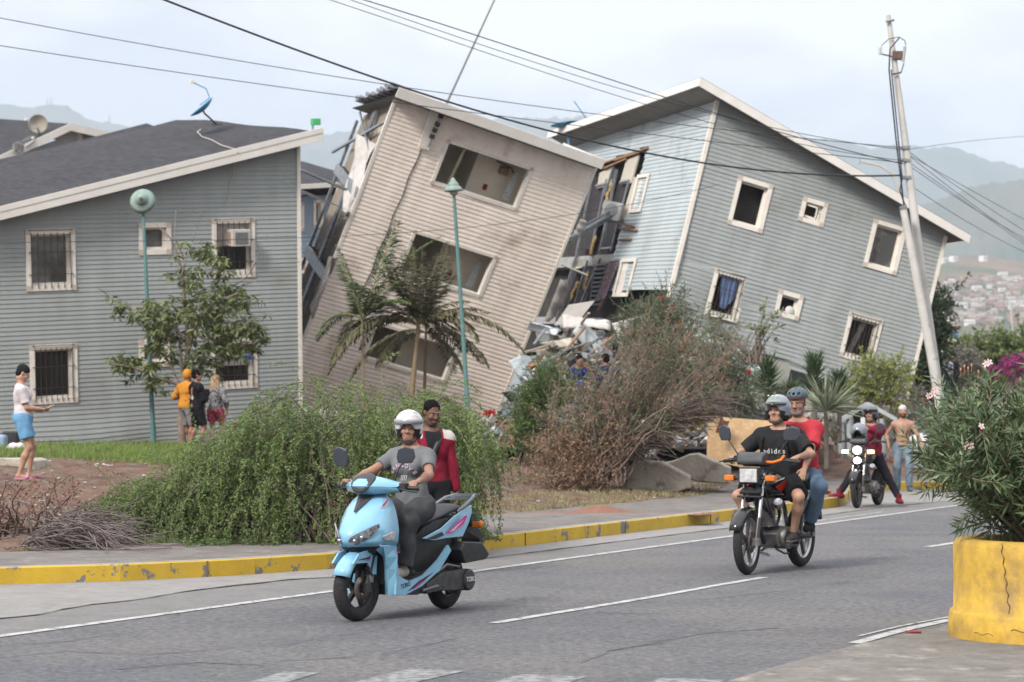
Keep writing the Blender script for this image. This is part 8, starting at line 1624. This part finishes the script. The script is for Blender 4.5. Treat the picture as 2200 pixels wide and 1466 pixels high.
# ---- planter and oleander
pc = G(2268, 1368); e = empty('planter', loc=pc, label='big round yellow concrete planter at the right edge', cat='planter'); MY = mat('planter_yellow', (.76, .48, .07), (.68, .43, .07), rough=.75, scale=3, detail=8, bump=.25, bscale=22, c3=(.46, .30, .10), s3=3, f3=(.52, .68), grain=(10, .2)); mb = MB()
mb.lathe([(.76, 0), (.765, .06), (.755, .17), (.745, .19), (.725, .205), (.722, .45), (.725, .66), (.71, .70), (.66, .708), (.575, .705), (.56, .68), (.55, .55)], 72); mb.build('pot', MY, e)
mb = MB(); mb.lathe([(.555, .60), (.3, .615), (0, .62)], 30); mb.build('soil', mat('soil', (.07, .045, .035), (.12, .08, .06), scale=20, bump=1), e)
mb = MB(); a = -2.32
pts = [(.727 * math.cos(a + .012 * math.sin(i * 1.9) + i * .0045), .727 * math.sin(a + .012 * math.sin(i * 1.9) + i * .0045), .70 - i * .0255) for i in range(20)]; mb.tube(pts, [.002 + .0012 * (i % 3) for i in range(20)], 5)
for (a1, z1, n) in ((-2.62, .06, 9), (-2.2, .10, 12), (-1.75, .05, 10)): mb.tube([(.764 * math.cos(a1 + i * .03), .764 * math.sin(a1 + i * .03), z1 + .008 * math.sin(i * 1.3) + .004 * math.sin(i * 3.1)) for i in range(n)], .0025, 4)
mb.build('cracks', mat('crack_brown', (.12, .07, .03)), e)
def oleander():
 base = pc + V3((0, 0, .60)); e = empty('oleander', loc=base, label='oleander bush with narrow leaves and a few pale pink flowers growing in the yellow planter', cat='shrub'); rg = np.random.default_rng(21); s = pc[1] / FPX; P = []; D_ = []; L_ = []; tw = MB(); tips = []
 stems = []
 for i in range(130):
  a = rg.uniform(0, 6.28); rr = rg.random() ** .6; d = unit(V3((math.cos(a) * rr * .95, math.sin(a) * rr * .95, 1.25))); L = rg.uniform(.95, 1.5) * (1 if rr < .6 else .92); C_ = curve(V3((math.cos(a) * .22 * rr, math.sin(a) * .22 * rr, 0)), d, L, -.15 + .55 * rr, 12, .18, rg); stems.append((C_, .012))
  for k in range(5): qq, dd = interp(C_, [rg.uniform(.25, .9)]); stems.append((curve(qq[0], unit(unit(dd[0]) * .7 + rg.normal(size=3) * .6 + (0, 0, .15)), rg.uniform(.18, .42), -.1, 7, .2, rg), .005))
 for C_, r in stems:
  tw.tube(C_, list(np.linspace(r, .0025, len(C_))), 5, cap=False); L = np.linalg.norm(np.diff(C_, axis=0), axis=1).sum(); n = int(L * (.62 if r > .01 else 1) / .026); t0 = .42 if r > .01 else .05; tips.append(C_[-1])
  tt = np.linspace(t0, 1, max(n, 4)); pp, dq = interp(C_, tt)
  for j in range(len(tt)):
   T_ = unit(dq[j]); u = unit(np.cross(T_, (.3, .2, 1))); w = np.cross(T_, u); ph = j * 1.05
   for m in range(3): a = ph + m * 2.094; rad = math.cos(a) * u + math.sin(a) * w; el = .55 + .5 * tt[j]; P.append(pp[j]); D_.append(unit(rad + T_ * el + V3((0, 0, -.12)))); L_.append(rg.uniform(.08, .135))
 P = np.array(P); D_ = np.array(D_); L_ = np.array(L_); leaf_mesh('foliage', P, D_, L_, L_ * .145, leafmat('oleander_pot_leaf', (.04, .075, .03), (.15, .20, .095), rough=.42, transl=.15, spec=.45), e, fold=.12); tw.build('stems', mat('ole_stem', (.20, .17, .10), (.3, .24, .16), scale=8), e)
 fm = mat('oleander_flower', (.78, .55, .55), (.8, .66, .64), scale=30); fc = mat('flower_heart', (.6, .12, .2))
 for (fx, fy) in ((1996, 836), (1980, 851), (1990, 846), (2068, 916), (2036, 959), (2046, 957), (2105, 782), (2112, 778), (2183, 1110)):
  c = V3(((fx - 2268) * s, -.62 if fy > 900 else -.25, (YH - fy) * s + CAMH - base[2])); c[0] *= (pc[1] + c[1]) / pc[1]; c[2] = (YH - fy) * s * (pc[1] + c[1]) / pc[1] + CAMH - base[2]; mb = MB(); f_ = unit(V3((rg.normal() * .4, -1, .2 + rg.normal() * .3))); u = unit(np.cross(f_, (0, 0, 1))); w = np.cross(u, f_)
  for k in range(5): a = k * 1.2566; d = math.cos(a) * u + math.sin(a) * w; sd_ = np.cross(d, f_); mb.add([c, c + d * .014 + sd_ * .008, c + d * .026 + sd_ * .006 + f_ * .004, c + d * .027 - sd_ * .004 + f_ * .004, c + d * .014 - sd_ * .008], [(0, 1, 2, 3, 4)])
  mb.ell(c + f_ * .002, (.004,) * 3, 1, 6); mb.tube([c, c - f_ * .03 - V3((0, 0, .05))], .002, 4, 1); mb.build('flower', [fm, fc], e)
 mb = MB()
 for (fx, fy) in ((2062, 795), (2070, 788), (2078, 792), (2085, 786), (2100, 800), (2030, 900)): c = V3(((fx - 2268) * s, -.1, (YH - fy) * s + CAMH - base[2])); mb.ell(c, (.007, .007, .014)); mb.tube([c, c - V3((0, 0, .05))], .002, 4)
 mb.build('buds', mat('bud_orange', (.5, .26, .16)), e)
oleander()
mb = MB(); p = G(1962, 1362); mb.box((-.055, -.03, 0), (.055, .03, .012)); o = mb.build('reflector', mat('reflector_red', (.35, .04, .06)), None, M=Matrix.Translation((p[0], p[1], .01)), bevel=.004); tag(o, 'small flat red and cream reflector lying by the right edge line', 'reflector')
# ---- verge things
def slab(name, label, cat, px, d, w, h, dep, m, rz=0, ry=0, rx=0, bevel=.01, group=None, zo=0):
 p = at(*px, d); mb = MB(); mb.box((-w / 2, -dep / 2, -h / 2), (w / 2, dep / 2, h / 2)); o = mb.build(name, m, None, M=Matrix.Translation(tuple(p)) @ Matrix.Rotation(R(rz), 4, 'Z') @ Matrix.Rotation(R(rx), 4, 'X') @ Matrix.Rotation(R(ry), 4, 'Y'), bevel=bevel); return tag(o, label, cat, group)
def rock(label, q, d0, dep, m):
 P = [at(x, y, d0) for x, y in q]; mb = MB(); n = len(P); c = sum(P) / n; rows = []
 for k, (t, sc_) in enumerate(((0, .0), (0, .93), (.06, 1.0), (.5, 1.0), (1, .97), (1, 0))): rows.append([c + (p - c) * sc_ + V3((.1 * t, dep * t, 0)) for p in P + [P[0]]])
 mb.grid(rows, 0, False); tag(mb.build('concrete_block', m, bevel=.02), label, 'concrete block')
M_blkc = mat('old_concrete', (.62, .56, .47), (.45, .40, .33), rough=.95, scale=2.2, detail=9, bump=.9, bscale=14, c3=(.26, .22, .17), s3=4, f3=(.56, .68))
rock('long humped concrete block lying on the dirt in front of the plywood sheet', [(1395, 1000), (1440, 992), (1462, 984), (1480, 976), (1500, 974), (1570, 1005), (1569, 1040), (1500, 1036), (1470, 1026), (1400, 1040)], 41.9, .9, M_blkc)
rock('nearer concrete block with a sloping top beside the tipped dry bush', [(1340, 1062), (1345, 1010), (1372, 990), (1420, 992), (1482, 1024), (1482, 1050), (1460, 1058), (1400, 1064)], 41.0, .9, M_blkc)
rock('low concrete block at the far left behind the woman in the white t-shirt', [(-40, 985), (60, 985), (73, 990), (76, 1016), (-40, 1022)], 37, .7, M_blkc)
osb = mat('osb_board', (.60, .40, .22), (.50, .33, .18), rough=.85, scale=6, detail=9, lo=.35, hi=.65, c3=(.66, .46, .27), s3=12, f3=(.5, .6), bump=.2, bscale=40)
def poly_thing(name, px, d, t, m, label, cat, group=None, M_=None):
 d = [d] * len(px) if np.isscalar(d) else d; mb = MB(); mb.prism([at(x, y, q) for (x, y), q in zip(px, d)], (0, t, 0)); return tag(mb.build(name, m), label, cat, group)
poly_thing('plywood_sheet', [(1522, 898), (1535, 895), (1700, 908), (1720, 1010), (1600, 1006), (1518, 988)], 43.2, .03, osb, 'large tan plywood sheet propped upright behind the motorcycle riders', 'board')
mb = MB(); mb.lathe([(.03, 0), (0, -.002)], 12, 0, tuple(at(1639, 951, 43.18)), (0, 1, 0)); o = mb.build('knot_hole', M_blk); o.parent = bpy.data.objects['plywood_sheet']
poly_thing('wood_shard', [(1537, 930), (1550, 892), (1556, 905), (1568, 905), (1562, 918), (1548, 931)], 42.9, .03, mat('brown_wood', (.20, .09, .05), (.15, .065, .035), scale=5), 'brown splintered wood shard leaning on the upper left of the plywood sheet', 'wood')
# collapsed pale frame
fr = [(1802, 905), (1862, 868), (1875, 872), (1922, 900)]; e = empty('wrecked_frame', loc=at(1850, 990, 49), label='pale wrecked gable frame behind the phone-filming biker', cat='wreck'); o_ = at(1850, 990, 49); mb = MB()
for a, b_, w in (((1800, 906), (1864, 868), .16), ((1864, 868), (1925, 902), .16), ((1826, 900), (1828, 980), .12), ((1806, 908), (1808, 975), .10), ((1870, 880), (1872, 990), .10), ((1895, 900), (1897, 990), .08)): mb.beam(at(*a, 49) - o_, at(*b_, 49) - o_, w, .08)
mb.build('frame', mat('pale_frame', (.50, .53, .54), (.38, .41, .42), scale=4), e)
mb = MB(); mb.prism([at(*q, 49.2) - o_ for q in ((1806, 908), (1862, 874), (1870, 985), (1808, 985))], (0, .03, 0)); mb.build('panel', mat('pale_panel', (.42, .45, .45), (.3, .32, .32), scale=2), e)
mb = MB(); mb.prism([at(*q, 49.12) - o_ for q in ((1832, 890), (1850, 880), (1862, 930), (1836, 932))], (0, .03, 0)); mb.build('opening', M_intd, e)
e = empty('utility_box', loc=at(2040, 1010, 47), label='grey-green cylindrical utility cabinet half hidden by the potted oleander', cat='cabinet'); mb = MB(); mb.lathe([(.20, 0), (.2, 1.2), (.17, 1.28), (0, 1.3)], 20); mb.build('body', mat('cabinet_green', (.20, .27, .24), (.16, .22, .2), scale=4), e); mb = MB(); mb.box((-.1, -.215, .2), (.1, -.19, .9)); mb.build('door', mat('cabinet_door', (.17, .23, .2)), e)
slab('yellow_crate', 'bright yellow plastic crate on the far sidewalk behind the oleander leaves', 'crate', (2022, 988), 46, .28, .3, .3, mat('crate_yellow', (.65, .42, .03)))
e = empty('waste_bin', loc=at(1975, 1005, 50), label='grey bin stuffed with white bags behind the shirtless man', cat='bin'); mb = MB(); mb.lathe([(.16, 0), (.2, .5), (.19, .5), (.16, .05)], 16); mb.build('bin', mat('bin_grey', (.36, .36, .36)), e); mb = MB(); [mb.ell((.1 * math.sin(i * 2.4), .05 * math.cos(i * 2), .5 + .04 * i), (.12, .12, .1)) for i in range(4)]; mb.build('bags', mat('bag_white', (0, 0, 0)), e)
slab('black_bin', 'black plastic bin beside the left block behind the woman in the white t-shirt', 'bin', (24, 950), 47, .30, .42, .3, M_blk, bevel=.03)
slab('water_jug', 'pale blue plastic drum at the far left edge beside the black bin', 'drum', (0, 958), 46, .26, .42, .3, mat('jug_blue', (.30, .42, .55), (.25, .36, .48), scale=6), bevel=.06)
mb = MB(); [mb.ell(V3((.1 * math.sin(i * 2), 0, .07 + .05 * (i % 2))), (.12, .1, .11)) for i in range(4)]; p = at(32, 978, 44); o = mb.build('plastic_bag', mat('bag_white', (0, 0, 0)), None, M=Matrix.Translation(tuple(p))); tag(o, 'white plastic bag on the grass beside the knees of the woman in the white t-shirt', 'bag')
mb = MB(); mb.grid([[(.04 * math.sin(j * 2 + i) + .05 * (i - 2), -.01 * i, -.035 * j) for i in range(5)] for j in range(8)]); o = mb.build('rag', mat('rag_grey', (.4, .4, .38)), None, M=Matrix.Translation(tuple(at(118, 868, 51.2)))); tag(o, 'grey rag hanging under the lower left window grille of the upright block', 'rag')
p = T(1290, 1102); mb = MB(); mb.grid([[(x, y, .10 * math.exp(-(x / .28) ** 2 - (y / .25) ** 2) + .02 * math.exp(-(x / 1.1) ** 2 - (y / .4) ** 2) - .012 + .008 * math.sin(x * 19 + y * 13)) for x in np.linspace(-1.6, 1.6, 34)] for y in np.linspace(-.6, .6, 14)]); o = mb.build('dirt_heap', mat('heap_red', (.27, .12, .075), (.2, .09, .06), scale=9, bump=.8, bscale=20), None, M=Matrix.Translation(tuple(p + V3((0, 0, .008))))); tag(o, 'small heap of red soil spilt on the sidewalk', 'soil heap')
mb = MB(); [mb.ell(V3((.06 * math.sin(i * 2.2), .03 * i, .10 + .07 * i)), (.12, .1, .11), i % 2) for i in range(4)]; o = mb.build('patterned_bundle', [mat('patterned_cloth', (.45, .42, .42), (.08, .07, .08), scale=28, lo=.48, hi=.54), mat('patterned_cloth', (0, 0, 0))], None, M=Matrix.Translation(tuple(at(1397, 988, 45)))); tag(o, 'bundle of black and white patterned cloth behind the concrete blocks', 'bundle')
poly_thing('red_cloth', [(1386, 940), (1402, 936), (1416, 938), (1410, 944), (1392, 945)], 45, .1, mat('cloth_red', (.5, .03, .03)), 'bright red cloth just above the patterned bundle', 'cloth')
# ---- the rubble between and below the leaning blocks
rg = np.random.default_rng(33)
def heap():
 # countless fragments in a mound
 V_ = []; F_ = []; MI = []; cb = np.array([[x, y, z] for z in (-1, 1) for y in (-1, 1) for x in (-1, 1)], float) / 2; cf = np.array([(0, 2, 3, 1), (4, 5, 7, 6), (0, 1, 5, 4), (2, 6, 7, 3), (0, 4, 6, 2), (1, 3, 7, 5)])
 def top(x): return np.interp(x, [990, 1060, 1110, 1150, 1200, 1300, 1420, 1500, 1600, 1700, 1800], [925, 900, 850, 755, 700, 705, 790, 850, 872, 885, 900])
 for i in range(3600):
  x = rg.uniform(1000, 1790); tp = top(x); y = tp + (955 - tp) * rg.random() ** .9; d = 58 - 9 * max(0, (y - tp) / max(955 - tp, 1)) + rg.normal() * .6; s_ = rg.uniform(.04, .30) * V3((1, rg.uniform(.2, .8), rg.uniform(.06, .35))); q = rg.normal(size=4); q /= np.linalg.norm(q); a, b, c, w = q
  Rm = np.array([[1 - 2 * (b * b + c * c), 2 * (a * b - c * w), 2 * (a * c + b * w)], [2 * (a * b + c * w), 1 - 2 * (a * a + c * c), 2 * (b * c - a * w)], [2 * (a * c - b * w), 2 * (b * c + a * w), 1 - 2 * (a * a + b * b)]])
  V_.append((cb * s_) @ Rm.T + at(x, y, d)); F_.append(cf + 8 * (len(V_) - 1)); MI += [int(rg.choice(7, p=[.22, .22, .07, .27, .12, .08, .02]))] * 6
 o = raw_mesh('rubble', np.vstack(V_), np.vstack(F_), [mat('rub_grey', (.30, .29, .28), (.2, .19, .18), scale=5), mat('rub_taupe', (.26, .22, .18), (.18, .15, .12), scale=5), M_gyp, mat('rub_dark', (.06, .055, .05)), M_stud, M_wood, mat('rub_white', (.6, .58, .55))], None, MI); tag(o, 'mass of broken building fragments heaped under the two leaning blocks', 'rubble', kind='stuff')
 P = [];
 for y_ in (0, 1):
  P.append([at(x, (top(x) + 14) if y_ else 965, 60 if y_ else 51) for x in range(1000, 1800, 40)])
 mb = MB(); mb.grid(P); tag(mb.build('rubble_shade_sheet', mat('rub_dark', (0, 0, 0))), 'near-black sheet inside the rubble coloured as the shade between its fragments', 'rubble', kind='stuff')  # near-black sheet puts the shade between the fragments into its colour
heap()
SN = {M_bsid.name: 'pale blue', M_gsid.name: 'grey-green', M_stud.name: 'grey metal', M_gyp.name: 'dirty cream', M_wrap.name: 'torn white'}; SC = {}
def sheet(px0, px1, w, d, m, label, cat, name, group, curl=.3, seed=0, th=.01):
 a = at(*px0, d); b = at(*px1, d + rg.uniform(-.6, .6)); u = b - a; L = np.linalg.norm(u); u = u / L; v = unit(np.cross(u, (0, 1, .2)) + rg.normal(size=3) * .35); n = np.cross(u, v); mb = MB()
 mb.grid([[a + u * L * i / 12 + v * w * (j / 5 - .5) + n * (curl * w * math.sin(3 * i / 12 + seed) * math.cos(2.2 * j / 5) + .02 * math.sin(i * 2 + j)) for j in range(6)] for i in range(13)]); return tag(mb.build(name, m, solid=th), label, cat, group)
SG = 'strips of torn siding in the rubble'; k = 0
for (a, b_, w, m) in (((1105, 770), (1140, 830), .30, M_bsid), ((1120, 800), (1160, 835), .25, M_stud), ((1160, 775), (1180, 815), .35, M_bsid), ((1090, 840), (1120, 880), .3, M_gsid), ((1135, 700), (1200, 715), .2, M_stud), ((1165, 745), (1230, 735), .2, M_gyp), ((1210, 690), (1310, 700), .35, M_wrap), ((1240, 700), (1330, 800), .35, M_bsid), ((1320, 712), (1380, 690), .35, M_wrap), ((1255, 735), (1290, 750), .2, M_wrap), ((1420, 700), (1520, 760), .35, M_wrap), ((1455, 690), (1600, 770), .3, M_bsid), ((1520, 760), (1640, 800), .4, M_bsid), ((1460, 760), (1520, 790), .2, M_gyp), ((1390, 750), (1440, 780), .2, M_gyp), ((1140, 860), (1080, 885), .25, M_stud)):
 pl = 'under the left of the grey-blue block' if a[0] > 1370 else 'between the two leaning blocks' if a[1] < 760 else 'low at the foot of the beige block'; SC[(m.name, pl)] = SC.get((m.name, pl), 0) + 1; sheet(a, b_, w, 56 - 2 * (b_[1] > 800), m, f'{["", "", "second ", "third "][SC[(m.name, pl)]]}{SN[m.name]} bent strip in the rubble {pl}', 'siding strip', 'siding_strip', SG, .35, k); k += 1
for i in range(26):
 x = rg.uniform(1100, 1330); y = rg.uniform(720, 880); a_ = rg.normal() * .6 - .5; L = rg.uniform(30, 80); mb = MB(); mb.beam(at(x, y, 55 + rg.normal()), at(x + L * math.cos(a_), y + L * math.sin(a_), 55 + rg.normal()), .05, .04); tag(mb.build('plank', [mat('plank_pale', (.5, .44, .34), (.4, .33, .25), scale=5), M_wood, M_stud][i % 3]), ['pale', 'splintered brown', 'grey metal'][i % 3] + ' plank sticking out of the rubble left of the tipped dry bush', 'plank', ['pale', 'brown', 'metal'][i % 3] + ' planks in the rubble')
poly_thing('wall_panel', [(1150, 752), (1270, 738), (1330, 760), (1320, 815), (1165, 800)], 57, .1, mat('taupe_wall', (.29, .25, .21), (.22, .19, .16), scale=2, detail=8), 'big taupe wall panel standing in the rubble between the two leaning blocks', 'panel')
poly_thing('wall_panel', [(1150, 712), (1215, 700), (1300, 712), (1290, 735), (1190, 742), (1155, 732)], 58.5, .15, mat('grey_slabs', (.33, .33, .33), (.24, .24, .24), scale=2), 'grey fallen floor slab on top of the rubble between the two leaning blocks', 'panel')
for (q, d, m, lb, cat) in (([(1345, 850), (1410, 832), (1420, 860), (1350, 880)], 46.5, 'y', 'yellow foam sheet in the rubble behind the tipped dry bush, nearest its middle', 'foam sheet'), ([(1410, 905), (1520, 893), (1500, 925), (1440, 915)], 45, 'y', 'crumpled yellow foam sheet left of the plywood sheet', 'foam sheet'), ([(1290, 905), (1420, 880), (1430, 935), (1300, 950)], 46.2, 'w', 'white sheet spread behind the middle of the tipped dry bush', 'sheet'), ([(1420, 870), (1560, 850), (1640, 880), (1640, 905), (1430, 900)], 46.8, 'b', 'long pale blue-white sheet behind the top of the plywood sheet', 'sheet'), ([(1560, 862), (1620, 850), (1650, 878), (1600, 886)], 46.4, 'w', 'white crumpled cover behind the bottlebrush foot', 'sheet'), ([(1010, 905), (1060, 895), (1062, 925), (1012, 930)], 47.5, 'w', 'white broken appliance box beside the middle lamp post', 'box'), ([(1020, 928), (1072, 924), (1078, 938), (1030, 940)], 47, 'b', 'pale blue siding piece lying on the grass by the middle lamp post', 'siding piece'), ([(1040, 884), (1062, 884), (1062, 893), (1038, 893)], 50.5, 'r', 'red plastic lid on the rubble right of the middle lamp post', 'lid'), ([(1240, 822), (1250, 822), (1250, 828), (1240, 827)], 51, 'u', 'bright blue bag on the rubble behind the tipped dry bush', 'bag')):
 mm = {'y': mat('foam_yellow', (.62, .52, .22), (.55, .44, .18), scale=4), 'w': mat('sheet_white', (.66, .64, .6), (.5, .47, .43), scale=3), 'b': mat('sheet_blue', (.52, .58, .62), (.42, .47, .5), scale=3), 'r': mat('cloth_red', (0, 0, 0)), 'u': mat('bag_blue', (.04, .12, .5))}[m]; a, b_, c, dd = [at(*p_, d) for p_ in q[:4]]; mb = MB(); mb.grid([[(a * (1 - i / 9) + b_ * i / 9) * (1 - j / 5) + (dd * (1 - i / 9) + c * i / 9) * j / 5 + V3((.03 * math.sin(i * 2 + j), -.10 * math.sin(i * 1.7 + j * 1.1), .05 * math.sin(i * 2.3 - j))) for i in range(10)] for j in range(6)], 0, False); tag(mb.build('debris_' + cat.replace(' ', '_') if cat == 'box' else cat.replace(' ', '_'), mm, solid=.02), lb, cat)
e = empty('wooden_chair', loc=at(1098, 950, 46), label='broken brown wooden chair frame lying left of the tipped dry bush', cat='chair'); mb = MB()
mb.tube([(.3 * math.cos(t) * .6, 0, .30 + .12 * math.sin(t)) for t in np.linspace(0, 6.28, 14)], .018); mb.build('seat_ring', M_wood, e)
for dx, dz in ((-.25, 0), (.25, .0), (-.05, -.02), (.12, .02)): mb = MB(); mb.tube([(dx * .3, .05, .3), (dx, 0, dz)], .016); mb.build('leg', M_wood, e)
# ---- far town
from mathutils.bvhtree import BVHTree
dg = bpy.context.evaluated_depsgraph_get(); th_ = BVHTree.FromObject(bpy.data.objects['town_hill'], dg); nh = BVHTree.FromObject(bpy.data.objects['near_hills'], dg)
HC = [(.50, .49, .46), (.34, .22, .18), (.28, .19, .16), (.44, .40, .35), (.38, .29, .25), (.62, .61, .60), (.27, .20, .17)]
HN = ['cream', 'brick red', 'dark red', 'buff', 'orange', 'white', 'brown']; hm = [mat('town_wall_%d' % i, c, rough=.9) for i, c in enumerate(HC)]; rf = [mat('town_roof_red', (.22, .13, .10)), mat('town_roof_grey', (.33, .31, .30))]; protos = []
for i in range(7):
 mb = MB(); mb.box((-.5, -.5, -.6), (.5, .5, .5)); mb.box((-.52, -.52, .5), (.52, .52, .56), 1)
 for zz in (-.1,): [mb.box((x - .07, -.507, zz), (x + .07, -.5, zz + .3), 2) for x in (-.3, 0, .3)]
 protos.append(mb.build('hillside_house', [hm[i], rf[i % 2], M_intd]));
first = [True] * 7
for i in range(190):
 x = rg.uniform(1995, 2215) if rg.random() < .97 else rg.uniform(1700, 1990); y = rg.choice([rg.uniform(590, 665), rg.uniform(600, 715), rg.uniform(640, 700)]); r_ = Vector(ray(x, y)).normalized(); hit = th_.ray_cast(Vector(CAM), r_)
 if hit[0] is None: continue
 k = int(rg.integers(0, 7)); o = protos[k] if first[k] else protos[k].copy()
 if not first[k]: COL.objects.link(o)
 first[k] = False; w = rg.uniform(2.2, 6.5); o.location = hit[0] + Vector((0, 0, .6)); o.scale = (w, w * .8, rg.uniform(2.2, 4.2)); o.rotation_euler = (0, 0, rg.uniform(-.6, .6)); tag(o, 'small ' + HN[k] + ' house among the many on the far hillside', 'house', HN[k] + ' houses on the far hillside')
for x, y, w in ((2028, 560, 22), (2048, 557, 16), (2112, 556, 14)):
 hit = nh.ray_cast(Vector(CAM), Vector(ray(x, y + 2)).normalized()) ; hit2 = th_.ray_cast(Vector(CAM), Vector(ray(x, y + 6)).normalized()); h_ = hit2 if hit2[0] is not None else hit
 if h_[0] is None: continue
 o = protos[5].copy(); COL.objects.link(o); o.location = h_[0] + Vector((0, 0, 2)); o.scale = (w * .28, 5, 4); tag(o, {2028: 'pale long block on the crest of the far hill just right of the poles', 2048: 'second pale block on the crest of the far hill', 2112: 'small pale block alone on the crest of the far hill'}[x], 'house', 'houses on the far hillside')
e = empty('low_building', loc=at(2070, 800, 130), label='low white flat-roofed building with a blue water tank behind the hedge', cat='building'); o_ = at(2070, 800, 130); q = lambda x, y: at(x, y, 130) - o_; mb = MB(); mb.box(q(2020, 770), q(2096, 734) + V3((0, 4, 0))); mb.build('wall', mat('lowb_white', (.62, .58, .5)), e); mb = MB(); mb.box(q(2016, 735) - V3((0, .5, 0)), q(2130, 729) + V3((0, 4.5, 0))); mb.build('roof', mat('lowb_roof', (.55, .42, .44)), e); mb = MB(); mb.lathe([(0, 0), (.3, 0), (.3, .34), (0, .36)], 16, 0, tuple(q(2055, 730) + V3((0, 1, 0)))); mb.build('water_tank', mat('tank_blue', (.03, .17, .5)), e)
e = empty('low_building', loc=at(2160, 800, 140), label='low pinkish brick building behind the hedge at the right edge', cat='building'); o_ = at(2160, 800, 140); q = lambda x, y: at(x, y, 140) - o_; mb = MB(); mb.box(q(2098, 770), q(2230, 736) + V3((0, 4, 0))); mb.build('wall', mat('lowb_brick', (.36, .17, .12)), e); mb = MB(); mb.box(q(2096, 737) - V3((0, .4, 0)), q(2232, 731) + V3((0, 4.5, 0))); mb.build('roof', mat('lowb_roof', (0, 0, 0)), e)
bm_('light_pole', [at(2176, 735, 135), at(2172, 655, 135)], .06, mat('pale_post', (0, 0, 0)), 'thin pale pole rising behind the low pinkish building', 'pole')
for (x, y, h, lb) in ((110, 222, 12, 'right one of the two thin masts on the ridge summit'), (102, 223, 9, 'left one of the two thin masts on the ridge summit'), (235, 262, 14, 'thin mast on the right shoulder of the left ridge'), (380, 300, 26, 'thin mast rising beyond the roof left of the blue dish')): bm_('radio_mast', [at(x, y + 6, 4900), at(x, y - h, 4900)], 1.2, M_silvpaint, lb, 'mast', n=4, group='radio masts on the ridge')
# ================================================================ HAZE
mb = MB(); mb.box((-3800, -60, -3), (3800, 5600, 760)); o = mb.build('haze', None) if 0 else mb.build('haze', [])
hm_ = bpy.data.materials.new('haze_air'); hm_.use_nodes = True; t = hm_.node_tree; t.nodes.clear(); ou = nd(t, 'ShaderNodeOutputMaterial'); pv = nd(t, 'ShaderNodeVolumePrincipled'); pv.inputs['Density'].default_value = .00017; pv.inputs['Color'].default_value = (.74, .85, 1, 1); pv.inputs['Anisotropy'].default_value = .1; t.links.new(pv.outputs[0], ou.inputs['Volume'])
o.data.materials.append(hm_); tag(o, 'thin blue haze in the valley air', 'haze', kind='stuff')
